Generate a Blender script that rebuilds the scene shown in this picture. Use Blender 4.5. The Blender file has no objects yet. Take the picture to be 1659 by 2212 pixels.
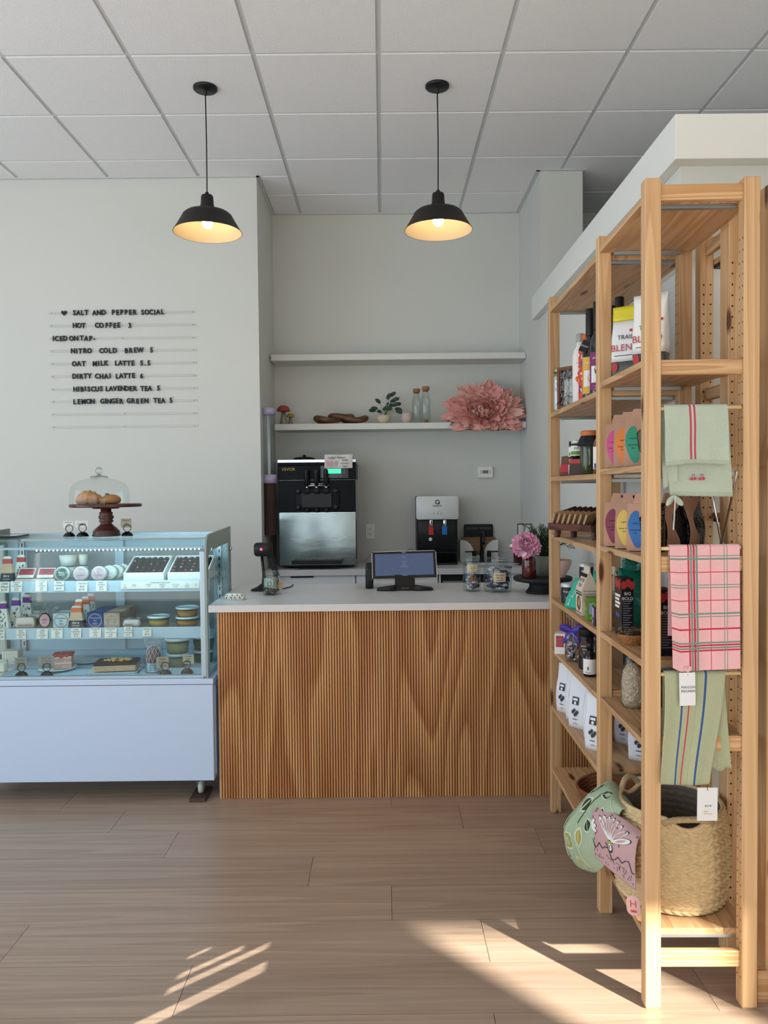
import bpy, math, random
from mathutils import Vector, Matrix

S = bpy.context.scene
COL = S.collection
rnd = random.Random(11)
PI = math.pi
sin, cos = math.sin, math.cos

# ------------------------------------------------------------------ camera
cam_data = bpy.data.cameras.new('camera')
cam_data.sensor_fit = 'HORIZONTAL'
cam_data.sensor_width = 36.0
cam_data.lens = 36.877
cam_data.clip_start = 0.05
cam = bpy.data.objects.new('camera', cam_data)
COL.objects.link(cam)
_p, _r, _y = -0.0299983, -0.0102340, -0.0019864
_f = Vector((-sin(_y) * cos(_p), cos(_y) * cos(_p), sin(_p)))
_r0 = Vector((cos(_y), sin(_y), 0))
_u0 = _r0.cross(_f)
_rr = cos(_r) * _r0 + sin(_r) * _u0
_uu = -sin(_r) * _r0 + cos(_r) * _u0
cam.matrix_world = Matrix(((_rr.x, _uu.x, -_f.x, 0), (_rr.y, _uu.y, -_f.y, 0),
                           (_rr.z, _uu.z, -_f.z, 1.44), (0, 0, 0, 1)))
S.camera = cam

# ------------------------------------------------------------------ view, world, sun, windows
S.view_settings.view_transform = 'Standard'
S.view_settings.look = 'None'
S.view_settings.gamma = 1
S.view_settings.use_curve_mapping = False
S.view_settings.exposure = -0.27
S.cycles.max_bounces = 10
S.cycles.diffuse_bounces = 5
S.cycles.transparent_max_bounces = 24
S.cycles.caustics_reflective = False
S.cycles.caustics_refractive = False

world = bpy.data.worlds.new('sky')
S.world = world
world.use_nodes = True
_bg = world.node_tree.nodes['Background']
_bg.inputs[0].default_value = (0.62, 0.80, 1.0, 1)
_bg.inputs[1].default_value = 0.9

SUN_DIR = Vector((-0.667 * 0.899, 0.745 * 0.899, -0.438)).normalized()
sun_l = bpy.data.lights.new('sun', 'SUN')
sun_l.energy = 26
sun_l.angle = math.radians(0.9)
sun_l.color = (1.0, 0.94, 0.82)
sun = bpy.data.objects.new('sun', sun_l)
COL.objects.link(sun)
sun.rotation_euler = SUN_DIR.to_track_quat('-Z', 'Y').to_euler()
sun.location = (5, -4, 5)


def area(name, loc, target, sx, sy, energy, color):
    l = bpy.data.lights.new(name, 'AREA')
    l.shape = 'RECTANGLE'
    l.size, l.size_y = sx, sy
    l.energy = energy
    l.color = color
    o = bpy.data.objects.new(name, l)
    COL.objects.link(o)
    o.location = loc
    o.rotation_euler = (Vector(target) - Vector(loc)).to_track_quat('-Z', 'Y').to_euler()
    return o


# daylight through the storefront windows behind the viewer and the side window on the left
W_FRONT = 66
area('front_daylight', (-2.25, -1.62, 1.45), (-2.25, 3, 2.3), 3.3, 2.3, W_FRONT, (0.80, 0.90, 1.0))
area('front_daylight_right', (1.9, -1.62, 1.25), (1.9, 3, 2.4), 2.6, 1.9, 50, (1.0, 0.95, 0.86))
area('side_daylight', (-4.62, 1.6, 1.6), (0, 1.6, 2.7), 4.4, 2.4, 112, (0.72, 0.87, 1.0))

# added spot lamp for reflected sun streaks; made-up wall slots shape its beam
spot_l = bpy.data.lights.new('streak_spot', 'SPOT')
spot_l.energy = 80000
spot_l.spot_size = math.radians(3.0)
spot_l.spot_blend = 0.1
spot_l.shadow_soft_size = 0.012
spot_l.color = (1.0, 0.95, 0.84)
spot = bpy.data.objects.new('streak_spot', spot_l)
COL.objects.link(spot)
spot.location = (-13.76, -9.202, 7.068)
spot.rotation_euler = (Vector((-4.7, -1.33, 2.22)) - spot.location).to_track_quat('-Z', 'Y').to_euler()

# ------------------------------------------------------------------ helpers


def lin(h, a=1.0):
    h = h.lstrip('#')
    out = []
    for i in (0, 2, 4):
        c = int(h[i:i + 2], 16) / 255
        out.append(c / 12.92 if c <= 0.04045 else ((c + 0.055) / 1.055) ** 2.4)
    return (*out, a)


MATS = {}


def nd(nt, t, **kw):
    n = nt.nodes.new(t)
    for k, v in kw.items():
        setattr(n, k, v)
    return n


def mat(name, color, rough=0.6, metal=0.0, emit=None, estr=0.0, vary=0.0, vscale=8.0, bump=0.0, bscale=60.0,
        coat=0.0, sheen=0.0, trans=0.0, ior=1.45, spec=0.5, island=0.0, stretch=None):
    """plain painted / plastic / cloth surface with procedural variation"""
    m = bpy.data.materials.new(name)
    m.use_nodes = True
    nt = m.node_tree
    b = nt.nodes['Principled BSDF']
    c = lin(color) if isinstance(color, str) else color
    b.inputs['Base Color'].default_value = c
    b.inputs['Roughness'].default_value = rough
    b.inputs['Metallic'].default_value = metal
    b.inputs['Specular IOR Level'].default_value = spec
    b.inputs['Coat Weight'].default_value = coat
    b.inputs['Sheen Weight'].default_value = sheen
    b.inputs['Transmission Weight'].default_value = trans
    b.inputs['IOR'].default_value = ior
    if emit:
        b.inputs['Emission Color'].default_value = lin(emit) if isinstance(emit, str) else emit
        b.inputs['Emission Strength'].default_value = estr
    if vary or bump:
        tc = nd(nt, 'ShaderNodeTexCoord')
        mp = nd(nt, 'ShaderNodeMapping')
        nt.links.new(tc.outputs['Object'], mp.inputs[0])
        if stretch:
            mp.inputs['Scale'].default_value = stretch
    if vary or island:
        mx = nd(nt, 'ShaderNodeMix', data_type='RGBA')
        mx.inputs[6].default_value = tuple(x * (1 - vary - island) for x in c[:3]) + (1,)
        mx.inputs[7].default_value = tuple(min(1, x * (1 + vary + island)) for x in c[:3]) + (1,)
        if island and not vary:
            g = nd(nt, 'ShaderNodeNewGeometry')
            nt.links.new(g.outputs['Random Per Island'], mx.inputs[0])
        else:
            n = nd(nt, 'ShaderNodeTexNoise')
            n.inputs['Scale'].default_value = vscale
            n.inputs['Detail'].default_value = 4
            nt.links.new(mp.outputs[0], n.inputs[0])
            nt.links.new(n.outputs[0], mx.inputs[0])
        nt.links.new(mx.outputs[2], b.inputs['Base Color'])
    if bump:
        n2 = nd(nt, 'ShaderNodeTexNoise')
        n2.inputs['Scale'].default_value = bscale
        n2.inputs['Detail'].default_value = 3
        nt.links.new(mp.outputs[0], n2.inputs[0])
        bp = nd(nt, 'ShaderNodeBump')
        bp.inputs['Strength'].default_value = bump
        bp.inputs['Distance'].default_value = 0.01
        nt.links.new(n2.outputs[0], bp.inputs['Height'])
        nt.links.new(bp.outputs[0], b.inputs['Normal'])
    MATS[name] = m
    return m


def wood(name, light, dark, axis, across=9.0, along=0.9, rings=7.0, contrast=0.75, knots=0.0, rough=0.5, fine=0.35,
         island=0.0, rand=1.0, fiber=220.0, bump=0.05):
    """contour lines of a stretched noise give long cathedral grain; sparse knots"""
    m = bpy.data.materials.new(name)
    m.use_nodes = True
    nt = m.node_tree
    L = nt.links.new
    b = nt.nodes['Principled BSDF']
    b.inputs['Roughness'].default_value = rough
    tc = nd(nt, 'ShaderNodeTexCoord')
    oi = nd(nt, 'ShaderNodeObjectInfo')
    vm = nd(nt, 'ShaderNodeVectorMath', operation='SCALE')
    vm.inputs[0].default_value = (7.3, 5.1, 9.7)
    L(oi.outputs['Random'], vm.inputs['Scale'])
    va = nd(nt, 'ShaderNodeVectorMath', operation='ADD')
    L(tc.outputs['Object'], va.inputs[0])
    L(vm.outputs[0], va.inputs[1])
    src = va.outputs[0]
    if island:
        g = nd(nt, 'ShaderNodeNewGeometry')
        vi = nd(nt, 'ShaderNodeVectorMath', operation='SCALE')
        vi.inputs[0].default_value = (3.1 * island, 4.7 * island, 2.9 * island)
        L(g.outputs['Random Per Island'], vi.inputs['Scale'])
        v2 = nd(nt, 'ShaderNodeVectorMath', operation='ADD')
        L(src, v2.inputs[0])
        L(vi.outputs[0], v2.inputs[1])
        src = v2.outputs[0]
    sc = [across, across, across]
    sc['XYZ'.index(axis)] = along
    mp = nd(nt, 'ShaderNodeMapping')
    mp.inputs['Scale'].default_value = sc
    L(src, mp.inputs[0])
    n = nd(nt, 'ShaderNodeTexNoise')
    n.inputs['Scale'].default_value = 1.0
    n.inputs['Detail'].default_value = 1.5
    n.inputs['Roughness'].default_value = 0.35
    L(mp.outputs[0], n.inputs[0])
    ml = nd(nt, 'ShaderNodeMath', operation='MULTIPLY')
    ml.inputs[1].default_value = rings
    L(n.outputs[0], ml.inputs[0])
    fr = nd(nt, 'ShaderNodeMath', operation='FRACT')
    L(ml.outputs[0], fr.inputs[0])
    rp = nd(nt, 'ShaderNodeValToRGB')
    e = rp.color_ramp.elements
    e[0].position = 0.0
    e[0].color = (0, 0, 0, 1)
    e[1].position = 0.86
    e[1].color = (contrast, contrast, contrast, 1)
    e2 = rp.color_ramp.elements.new(1.0)
    e2.color = (0.05, 0.05, 0.05, 1)
    L(fr.outputs[0], rp.inputs[0])
    # fine fibres
    sc2 = [fiber, fiber, fiber]
    sc2['XYZ'.index(axis)] = 4.0
    mp2 = nd(nt, 'ShaderNodeMapping')
    mp2.inputs['Scale'].default_value = sc2
    L(src, mp2.inputs[0])
    n2 = nd(nt, 'ShaderNodeTexNoise')
    n2.inputs['Scale'].default_value = 1.0
    n2.inputs['Detail'].default_value = 2
    L(mp2.outputs[0], n2.inputs[0])
    m2 = nd(nt, 'ShaderNodeMath', operation='MULTIPLY_ADD')
    m2.inputs[1].default_value = fine
    L(n2.outputs[0], m2.inputs[0])
    L(rp.outputs[0], m2.inputs[2])
    mx = nd(nt, 'ShaderNodeMix', data_type='RGBA')
    mx.inputs[6].default_value = lin(light)
    mx.inputs[7].default_value = lin(dark)
    L(m2.outputs[0], mx.inputs[0])
    out = mx.outputs[2]
    if knots:
        sk = [9.0, 9.0, 9.0]
        sk['XYZ'.index(axis)] = 2.4
        mk = nd(nt, 'ShaderNodeMapping')
        mk.inputs['Scale'].default_value = sk
        L(src, mk.inputs[0])
        vo = nd(nt, 'ShaderNodeTexVoronoi')
        vo.inputs['Scale'].default_value = 1.15
        L(mk.outputs[0], vo.inputs[0])
        rk = nd(nt, 'ShaderNodeValToRGB')
        rk.color_ramp.elements[0].position = 0.075 * knots
        rk.color_ramp.elements[0].color = (1, 1, 1, 1)
        rk.color_ramp.elements[1].position = 0.15 * knots
        rk.color_ramp.elements[1].color = (0, 0, 0, 1)
        L(vo.outputs['Distance'], rk.inputs[0])
        mk2 = nd(nt, 'ShaderNodeMix', data_type='RGBA')
        mk2.inputs[7].default_value = lin('#5a3116')
        L(rk.outputs[0], mk2.inputs[0])
        L(out, mk2.inputs[6])
        out = mk2.outputs[2]
    # per object / per island value shift
    hv = nd(nt, 'ShaderNodeHueSaturation')
    mr = nd(nt, 'ShaderNodeMapRange')
    mr.inputs['To Min'].default_value = 1 - 0.12 * rand
    mr.inputs['To Max'].default_value = 1 + 0.10 * rand
    if island:
        L(g.outputs['Random Per Island'], mr.inputs[0])
    else:
        L(oi.outputs['Random'], mr.inputs[0])
    L(mr.outputs[0], hv.inputs['Value'])
    L(out, hv.inputs['Color'])
    L(hv.outputs[0], b.inputs['Base Color'])
    if bump:
        bp = nd(nt, 'ShaderNodeBump')
        bp.inputs['Strength'].default_value = bump
        bp.inputs['Distance'].default_value = 0.004
        L(m2.outputs[0], bp.inputs['Height'])
        L(bp.outputs[0], b.inputs['Normal'])
    MATS[name] = m
    return m


def thin(name, tint='#eef7f6', rough=0.02, refl=0.06, film=None):
    """thin clear glass or film: passes light straight, mirrors a little by angle"""
    m = bpy.data.materials.new(name)
    m.use_nodes = True
    nt = m.node_tree
    nt.nodes.remove(nt.nodes['Principled BSDF'])
    o = nt.nodes['Material Output']
    t = nd(nt, 'ShaderNodeBsdfTransparent')
    t.inputs[0].default_value = lin(tint)
    g = nd(nt, 'ShaderNodeBsdfGlossy')
    g.inputs['Roughness'].default_value = rough
    lw = nd(nt, 'ShaderNodeLayerWeight')
    lw.inputs[0].default_value = 0.25
    mr = nd(nt, 'ShaderNodeMapRange')
    mr.inputs['To Min'].default_value = refl
    mr.inputs['To Max'].default_value = 0.75
    nt.links.new(lw.outputs['Facing'], mr.inputs[0])
    pw = nd(nt, 'ShaderNodeMath', operation='POWER')
    pw.inputs[1].default_value = 3.0
    nt.links.new(lw.outputs['Facing'], pw.inputs[0])
    nt.links.new(pw.outputs[0], mr.inputs[0])
    mx = nd(nt, 'ShaderNodeMixShader')
    nt.links.new(mr.outputs[0], mx.inputs[0])
    nt.links.new(t.outputs[0], mx.inputs[1])
    nt.links.new(g.outputs[0], mx.inputs[2])
    if film:
        n = nd(nt, 'ShaderNodeTexNoise')
        n.inputs['Scale'].default_value = film
        tc = nd(nt, 'ShaderNodeTexCoord')
        nt.links.new(tc.outputs['Object'], n.inputs[0])
        bp = nd(nt, 'ShaderNodeBump')
        bp.inputs['Strength'].default_value = 0.9
        bp.inputs['Distance'].default_value = 0.02
        nt.links.new(n.outputs[0], bp.inputs['Height'])
        nt.links.new(bp.outputs[0], g.inputs['Normal'])
    nt.links.new(mx.outputs[0], o.inputs[0])
    MATS[name] = m
    return m


_TXT = {}


def text_geo(s, align='CENTER', shear=0.0, space=1.0, fat=0.0):
    k = (s, align, shear, space, fat)
    if k not in _TXT:
        c = bpy.data.curves.new('t', 'FONT')
        c.body = s
        c.align_x = align
        c.shear = shear
        c.space_character = space
        c.resolution_u = 2
        c.offset = fat
        o = bpy.data.objects.new('t', c)
        COL.objects.link(o)
        dg = bpy.context.evaluated_depsgraph_get()
        me = bpy.data.meshes.new_from_object(o.evaluated_get(dg))
        _TXT[k] = ([tuple(v.co) for v in me.vertices], [tuple(p.vertices) for p in me.polygons])
        bpy.data.objects.remove(o)
        bpy.data.curves.remove(c)
        bpy.data.meshes.remove(me)
    return _TXT[k]


def flat(o, ex=(1, 0, 0), ey=(0, 0, 1)):
    """map (u, v, h) onto a flat panel with origin o and in-plane axes; h lifts off the panel"""
    o, ex, ey = Vector(o), Vector(ex).normalized(), Vector(ey).normalized()
    n = ex.cross(ey)
    return lambda u, v, h=0.0: o + ex * u + ey * v + n * h


def wrap(r, z0=0.0, cx=0.0, cy=0.0, a0=-PI / 2):
    """map (u, v, h) onto an upright cylinder; u = 0 faces -Y"""
    return lambda u, v, h=0.0: Vector((cx + (r + h) * cos(a0 + u / r), cy + (r + h) * sin(a0 + u / r), z0 + v))


class MB:
    def __init__(s):
        s.v, s.f, s.mi, s.sm, s.mats = [], [], [], [], []

    def m(s, name):
        if name not in s.mats:
            s.mats.append(name)
        return s.mats.index(name)

    def add(s, vs, fs, mt, smooth=False, xf=None):
        k = len(s.v)
        if xf is not None:
            vs = [xf @ Vector(p) for p in vs]
        s.v += [tuple(p) for p in vs]
        i = s.m(mt)
        for f in fs:
            s.f.append(tuple(k + a for a in f))
            s.mi.append(i)
            s.sm.append(smooth)
        return s

    def box(s, x0, x1, y0, y1, z0, z1, mt, xf=None):
        vs = [(x, y, z) for z in (z0, z1) for y in (y0, y1) for x in (x0, x1)]
        fs = [(0, 2, 3, 1), (4, 5, 7, 6), (0, 1, 5, 4), (2, 6, 7, 3), (0, 4, 6, 2), (1, 3, 7, 5)]
        return s.add(vs, fs, mt, False, xf)

    def quad(s, pts, mt, xf=None):
        return s.add(pts, [tuple(range(len(pts)))], mt, False, xf)

    def loft(s, secs, mt, smooth=True, cap0=True, cap1=True, closed=True, xf=None):
        n = len(secs[0])
        vs = [p for q in secs for p in q]
        fs = []
        for i in range(len(secs) - 1):
            for j in range(n if closed else n - 1):
                a, b2 = i * n + j, i * n + (j + 1) % n
                fs.append((a, b2, b2 + n, a + n))
        k = len(vs)
        if closed and cap0:
            fs.append(tuple(reversed(range(n))))
        if closed and cap1:
            fs.append(tuple(range(k - n, k)))
        return s.add(vs, fs, mt, smooth, xf)

    def lathe(s, prof, mt, seg=32, c=(0, 0, 0), smooth=True, a0=0.0, a1=None, xf=None):
        full = a1 is None
        n = seg if full else seg + 1
        secs = []
        for r, z in prof:
            secs.append([(c[0] + r * cos(a0 + (2 * PI if full else a1 - a0) * j / seg),
                          c[1] + r * sin(a0 + (2 * PI if full else a1 - a0) * j / seg), c[2] + z) for j in range(n)])
        return s.loft(secs, mt, smooth, prof[0][0] > 1e-6 and full and False, False, full, xf)

    def solid(s, prof, mt, seg=32, c=(0, 0, 0), smooth=True, xf=None):
        """closed turned solid: profile from bottom to top, ends are capped on the axis"""
        p = list(prof)
        if p[0][0] > 1e-6:
            p = [(1e-5, p[0][1])] + p
        if p[-1][0] > 1e-6:
            p = p + [(1e-5, p[-1][1])]
        return s.lathe(p, mt, seg, c, smooth, xf=xf)

    def tube(s, pts, r, mt, seg=8, closed=False, xf=None):
        pts = [Vector(p) for p in pts]
        n = len(pts)
        rs = r if isinstance(r, (list, tuple)) else [r] * n
        secs = []
        up = Vector((0, 0, 1))
        prev = None
        for i, p in enumerate(pts):
            if closed:
                d = pts[(i + 1) % n] - pts[i - 1]
            else:
                d = pts[min(i + 1, n - 1)] - pts[max(i - 1, 0)]
            d.normalize()
            if prev is None:
                a = up if abs(d.z) < 0.9 else Vector((1, 0, 0))
                x = d.cross(a).normalized()
            else:
                x = (prev - d * prev.dot(d))
                x = x.normalized() if x.length > 1e-6 else d.cross(up).normalized()
            prev = x
            y = d.cross(x)
            secs.append([p + (x * cos(2 * PI * j / seg) + y * sin(2 * PI * j / seg)) * rs[i] for j in range(seg)])
        if closed:
            secs.append(secs[0])
        return s.loft(secs, mt, True, not closed, not closed, True, xf)

    def prism(s, poly, h0, h1, axis, mt, xf=None, smooth=False):
        """polygon in the two other axes extruded along axis"""
        def P(a, b2, h):
            return {'X': (h, a, b2), 'Y': (a, h, b2), 'Z': (a, b2, h)}[axis]
        return s.loft([[P(a, b2, h0) for a, b2 in poly], [P(a, b2, h1) for a, b2 in poly]], mt, smooth, True, True, True, xf)

    def grid(s, nu, nv, fn, mt, smooth=True, xf=None):
        vs = [fn(i / nu, j / nv) for j in range(nv + 1) for i in range(nu + 1)]
        fs = [(j * (nu + 1) + i, j * (nu + 1) + i + 1, (j + 1) * (nu + 1) + i + 1, (j + 1) * (nu + 1) + i)
              for j in range(nv) for i in range(nu)]
        return s.add(vs, fs, mt, smooth, xf)

    def ball(s, c, r, mt, seg=16, sq=(1, 1, 1), xf=None):
        n = max(6, seg // 2)
        prof = [(max(1e-5, sin(PI * i / n)), -cos(PI * i / n)) for i in range(n + 1)]
        secs = [[(c[0] + r * sq[0] * a * cos(2 * PI * j / seg), c[1] + r * sq[1] * a * sin(2 * PI * j / seg),
                  c[2] + r * sq[2] * z) for j in range(seg)] for a, z in prof]
        return s.loft(secs, mt, True, False, False, True, xf)

    def text(s, t, size, mt, mp, u=0.0, v=0.0, h=0.0006, align='CENTER', shear=0.0, space=1.0, xs=1.0):
        vs, fs = text_geo(t, align, shear, space)
        return s.add([mp(u + x * size * xs, v + y * size, h) for x, y, z in vs], fs, mt)

    def lines(s, ls, size, mt, mp, u=0.0, v=0.0, lead=1.15, h=0.0006, align='CENTER', shear=0.0, xs=1.0):
        for i, t in enumerate(ls):
            if t:
                s.text(t, size, mt, mp, u, v - i * size * lead, h, align, shear, 1.0, xs)
        return s

    def disc(s, mp, rx, ry, mt, u=0.0, v=0.0, h=0.0004, seg=28):
        return s.add([mp(u + rx * cos(2 * PI * j / seg), v + ry * sin(2 * PI * j / seg), h) for j in range(seg)],
                     [tuple(range(seg))], mt)

    def ringd(s, mp, r, w, mt, u=0.0, v=0.0, h=0.0005, seg=28, e=1.0):
        vs = [mp(u + rr * cos(2 * PI * j / seg), v + e * rr * sin(2 * PI * j / seg), h) for rr in (r - w, r) for j in range(seg)]
        fs = [(j, (j + 1) % seg, seg + (j + 1) % seg, seg + j) for j in range(seg)]
        return s.add(vs, [f[::-1] for f in fs], mt)

    def rect(s, mp, u0, u1, v0, v1, mt, h=0.0004, n=1):
        for i in range(n):
            a, b2 = u0 + (u1 - u0) * i / n, u0 + (u1 - u0) * (i + 1) / n
            s.add([mp(a, v0, h), mp(b2, v0, h), mp(b2, v1, h), mp(a, v1, h)], [(0, 1, 2, 3)], mt)
        return s

    def build(s, name, parent=None, world=False, bevel=0.0, seg=2, solid=0.0, sub=0, kind=None, label=None, autosmooth=False):
        me = bpy.data.meshes.new(name)
        off = Vector((0, 0, 0))
        if world and parent is not None:
            q = parent
            while q is not None:
                off = off + q.location
                q = q.parent
        me.from_pydata([tuple(Vector(p) - off) for p in s.v], [], s.f)
        me.polygons.foreach_set('material_index', s.mi)
        me.polygons.foreach_set('use_smooth', s.sm)
        for n in s.mats:
            me.materials.append(MATS[n])
        me.validate()
        me.update()
        o = bpy.data.objects.new(name, me)
        COL.objects.link(o)
        if parent is not None:
            o.parent = parent
        if solid:
            d = o.modifiers.new('solid', 'SOLIDIFY')
            d.thickness = solid
            d.offset = 0
        if sub:
            d = o.modifiers.new('sub', 'SUBSURF')
            d.levels = d.render_levels = sub
        if bevel:
            d = o.modifiers.new('bevel', 'BEVEL')
            d.width = bevel
            d.segments = seg
            d.limit_method = 'ANGLE'
            d.angle_limit = math.radians(40)
        if kind:
            o['kind'] = kind
        if label:
            o['label'] = label
        return o


def tag(o, label, cat, group=None, kind=None):
    o['label'] = label
    o['category'] = cat
    if group:
        o['group'] = group
    if kind:
        o['kind'] = kind
    return o


def thing(name, label, cat, loc=(0, 0, 0), rz=0.0, group=None):
    o = bpy.data.objects.new(name, None)
    o.empty_display_size = 0.05
    COL.objects.link(o)
    o.location = loc
    o.rotation_euler = (0, 0, rz)
    return tag(o, label, cat, group)


def dup(root, loc, rz=0.0, label=None, group=None, scale=None):
    r = root.copy()
    COL.objects.link(r)
    r.location = loc
    r.rotation_euler = (0, 0, rz)
    if scale:
        r.scale = scale
    if label:
        r['label'] = label
    if group:
        r['group'] = group
    for ch in list(root.children):
        c = ch.copy()
        COL.objects.link(c)
        c.parent = r
        for g in list(ch.children):
            d = g.copy()
            COL.objects.link(d)
            d.parent = c
    return r


def struct(o):
    o['kind'] = 'structure'
    return o


def rr(w, d, z, r=0.01, n=4, cx=0.0, cy=0.0):
    """rounded rectangle section at height z"""
    r = min(r, w / 2 - 1e-5, d / 2 - 1e-5)
    pts = []
    for qx, qy, a in ((1, 1, 0), (-1, 1, PI / 2), (-1, -1, PI), (1, -1, 1.5 * PI)):
        for i in range(n + 1):
            t = a + PI / 2 * i / n
            pts.append((cx + qx * (w / 2 - r) + r * cos(t), cy + qy * (d / 2 - r) + r * sin(t), z))
    return pts
# ------------------------------------------------------------------ materials
mat('wall_paint', '#d6d7d2', 0.85, bump=0.03, bscale=180)
mat('cap_paint', '#e6e7e2', 0.75, bump=0.03, bscale=160)
mat('ceiling_tile', '#f0f0f2', 0.95, bump=0.35, bscale=260, vary=0.03, vscale=150)
mat('ceiling_grid', '#cdd1d0', 0.6)
mat('tile_edge', '#e4e6e6', 0.9)
mat('black', '#0c0d0f', 0.45)
mat('black_matte', '#101113', 0.7)
mat('black_gloss', '#07090c', 0.12)
mat('dark_teal', '#06151c', 0.28)
mat('white', '#e9eaea', 0.5)
mat('white_gloss', '#eceeee', 0.25)
mat('paper', '#e8e6df', 0.8, vary=0.02)
mat('ink', '#16171a', 0.8)
mat('grey_ink', '#77777c', 0.8)
mat('steel', '#c9ccce', 0.18, metal=1.0, bump=0.05, bscale=6, stretch=(1, 1, 6))
mat('zinc', '#aab4ba', 0.35, metal=1.0)
mat('chrome', '#dfe2e4', 0.12, metal=1.0)
mat('dark_metal', '#24282b', 0.4, metal=0.6)
mat('lamp_shell', '#17130f', 0.5)
mat('lamp_enamel', '#dcc7a2', 0.6)
mat('bulb', '#fff2da', 0.4, emit=(1.0, 0.78, 0.50, 1), estr=27)
wood('pine_z', '#d9b58a', '#b88c5e', 'Z', 16, 0.45, 9, 0.6, knots=0.9, rough=0.5)
wood('pine_x', '#d9b58a', '#b38454', 'X', 22, 0.8, 9, 0.75, knots=0.7, rough=0.5)
wood('pine_y', '#d2ae85', '#ab8057', 'Y', 14, 0.8, 8, 0.7, knots=1.0, rough=0.5)
wood('oak_slat', '#dba872', '#a86c3c', 'Z', 3.6, 0.42, 11, 0.66, rough=0.5, fine=0.5, fiber=300)
wood('floor_plank', '#b39e8c', '#917c6b', 'X', 13.0, 0.40, 6, 0.45, rough=0.33, fine=0.7, island=9, rand=0.55, fiber=120, bump=0.03)
mat('seam', '#3d3128', 0.8)
mat('slat_groove', '#4a2a14', 0.8)
mat('slat_stain', '#b17a49', 0.6)

# ------------------------------------------------------------------ setting
ZC = 3.566
YL, YN = 5.40, 6.14          # plane of the menu wall, plane of the niche back
NX0, NX1 = -0.83, 1.08       # niche sides

fl = MB()
rows = [3.747 - 0.2335 * i for i in range(-11, 26)]
joints = {3.747: -0.02, 3.5135: 0.026, 3.28: 0.33, 3.0465: 0.627, 2.813: -0.285, 2.5795: 0.018, 2.346: 0.313, 2.1125: -0.59}
known = {0: 0.026, 1: 0.33, 2: 0.627, 3: -0.285, 4: 0.018, 5: 0.313, 6: -0.59}
for k, y1 in enumerate(rows):
    kk = k - 11
    off = known.get(kk, (kk * 0.47) % 1.5)
    x = -5.0 + ((off + 5.0) % 1.5) - 1.5
    y0 = y1 - 0.2335
    while x < 6.2:
        a, b2 = max(x, -4.7), min(x + 1.5, 6.2)
        if b2 > a:
            fl.box(a + 0.0008, b2 - 0.0008, y0 + 0.0008, y1 - 0.0008, -0.012, 0.0, 'floor_plank')
        x += 1.5
fl.box(-4.7, 6.2, rows[-1] - 0.23, rows[0], -0.03, -0.006, 'seam')
struct(fl.build('floor'))

ce = MB()
TX = 0.61
ce.box(-4.8, 6.2, -1.8, 6.3, ZC, ZC + 0.05, 'ceiling_grid')
for i in range(-8, 11):
    for j in range(-10, 5):
        x0, y0 = 0.003 + TX * i, 3.896 + TX * j
        x1, y1 = x0 + TX - 0.0125, y0 + TX - 0.0125
        x0 += 0.0125
        y0 += 0.0125
        if x1 < -4.6 or x0 > 6.1 or y0 > YN - 0.03:
            continue
        x0, x1 = max(x0, -4.6), min(x1, 6.1)
        y1 = min(y1, YN - 0.02)
        segs = [(x0, x1, y0, y1)]
        # tiles stop at the menu wall and at the column
        if y1 > YL - 0.02:
            if x1 <= NX0 + 0.02:
                segs = [(x0, x1, y0, YL - 0.02)] if y0 < YL - 0.05 else []
            elif x0 < NX0 + 0.02:
                segs = [(x0, x1, y0, YL - 0.02)] if y0 < YL - 0.05 else []
                segs.append((NX0 + 0.025, x1, YL, y1) if y0 < YL else (NX0 + 0.025, x1, y0, y1))
            elif x0 < 1.39 and x1 > NX1:
                segs = [(x0, x1, y0, 5.32)] if y0 < 5.29 else []
                if x0 < NX1 - 0.05:
                    segs.append((x0, NX1 - 0.025, max(y0, 5.32), y1))
                if x1 > 1.40:
                    segs.append((1.385, x1, max(y0, 5.32), y1))
        for a, b2, c2, d2 in segs:
            if b2 - a < 0.02 or d2 - c2 < 0.02:
                continue
            ce.box(a, b2, c2, d2, ZC - 0.007, ZC - 0.0002, 'ceiling_tile')
struct(ce.build('ceiling'))


def wall(name, x0, x1, y0, y1, z0, z1, mt='wall_paint'):
    return struct(MB().box(x0, x1, y0, y1, z0, z1, mt).build(name))


wall('wall_back_left', -4.7, NX0, YL, YN + 0.12, 0, ZC)
wall('wall_niche_back', NX0 + 0.0005, NX1 - 0.0005, YN, YN + 0.12, 0, ZC)
wall('wall_column_right', NX1, 1.366, 5.34, YN + 0.12, 0, ZC)
wall('wall_back_right', 1.3665, 6.2, YN, YN + 0.12, 0, ZC)
wall('wall_right', 1.062, 6.0, 2.80, 5.338, 0, 2.562, 'wall_paint')
wall('wall_far_right', 6.2, 6.3, -1.8, YN + 0.12, 0, ZC)
cap = MB().box(1.020, 6.05, 2.738, 5.3385, 2.5625, 2.715, 'cap_paint')
struct(cap.build('trim_1', bevel=0.002))
tr = MB()
tr.box(-4.7, NX0 + 0.02, YL - 0.022, YL - 0.0005, ZC - 0.012, ZC - 0.001, 'ceiling_grid')
tr.box(NX0 + 0.0005, NX0 + 0.022, YL - 0.022, YN - 0.0005, ZC - 0.012, ZC - 0.001, 'ceiling_grid')
tr.box(NX0 + 0.022, NX1 - 0.022, YN - 0.022, YN - 0.0005, ZC - 0.012, ZC - 0.001, 'ceiling_grid')
tr.box(NX1 - 0.022, NX1 - 0.0005, 5.32, YN - 0.0005, ZC - 0.012, ZC - 0.001, 'ceiling_grid')
tr.box(NX1 - 0.022, 1.388, 5.318, 5.3395, ZC - 0.012, ZC - 0.001, 'ceiling_grid')
tr.box(1.3667, 1.388, 5.34, YN - 0.0005, ZC - 0.012, ZC - 0.001, 'ceiling_grid')
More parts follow.
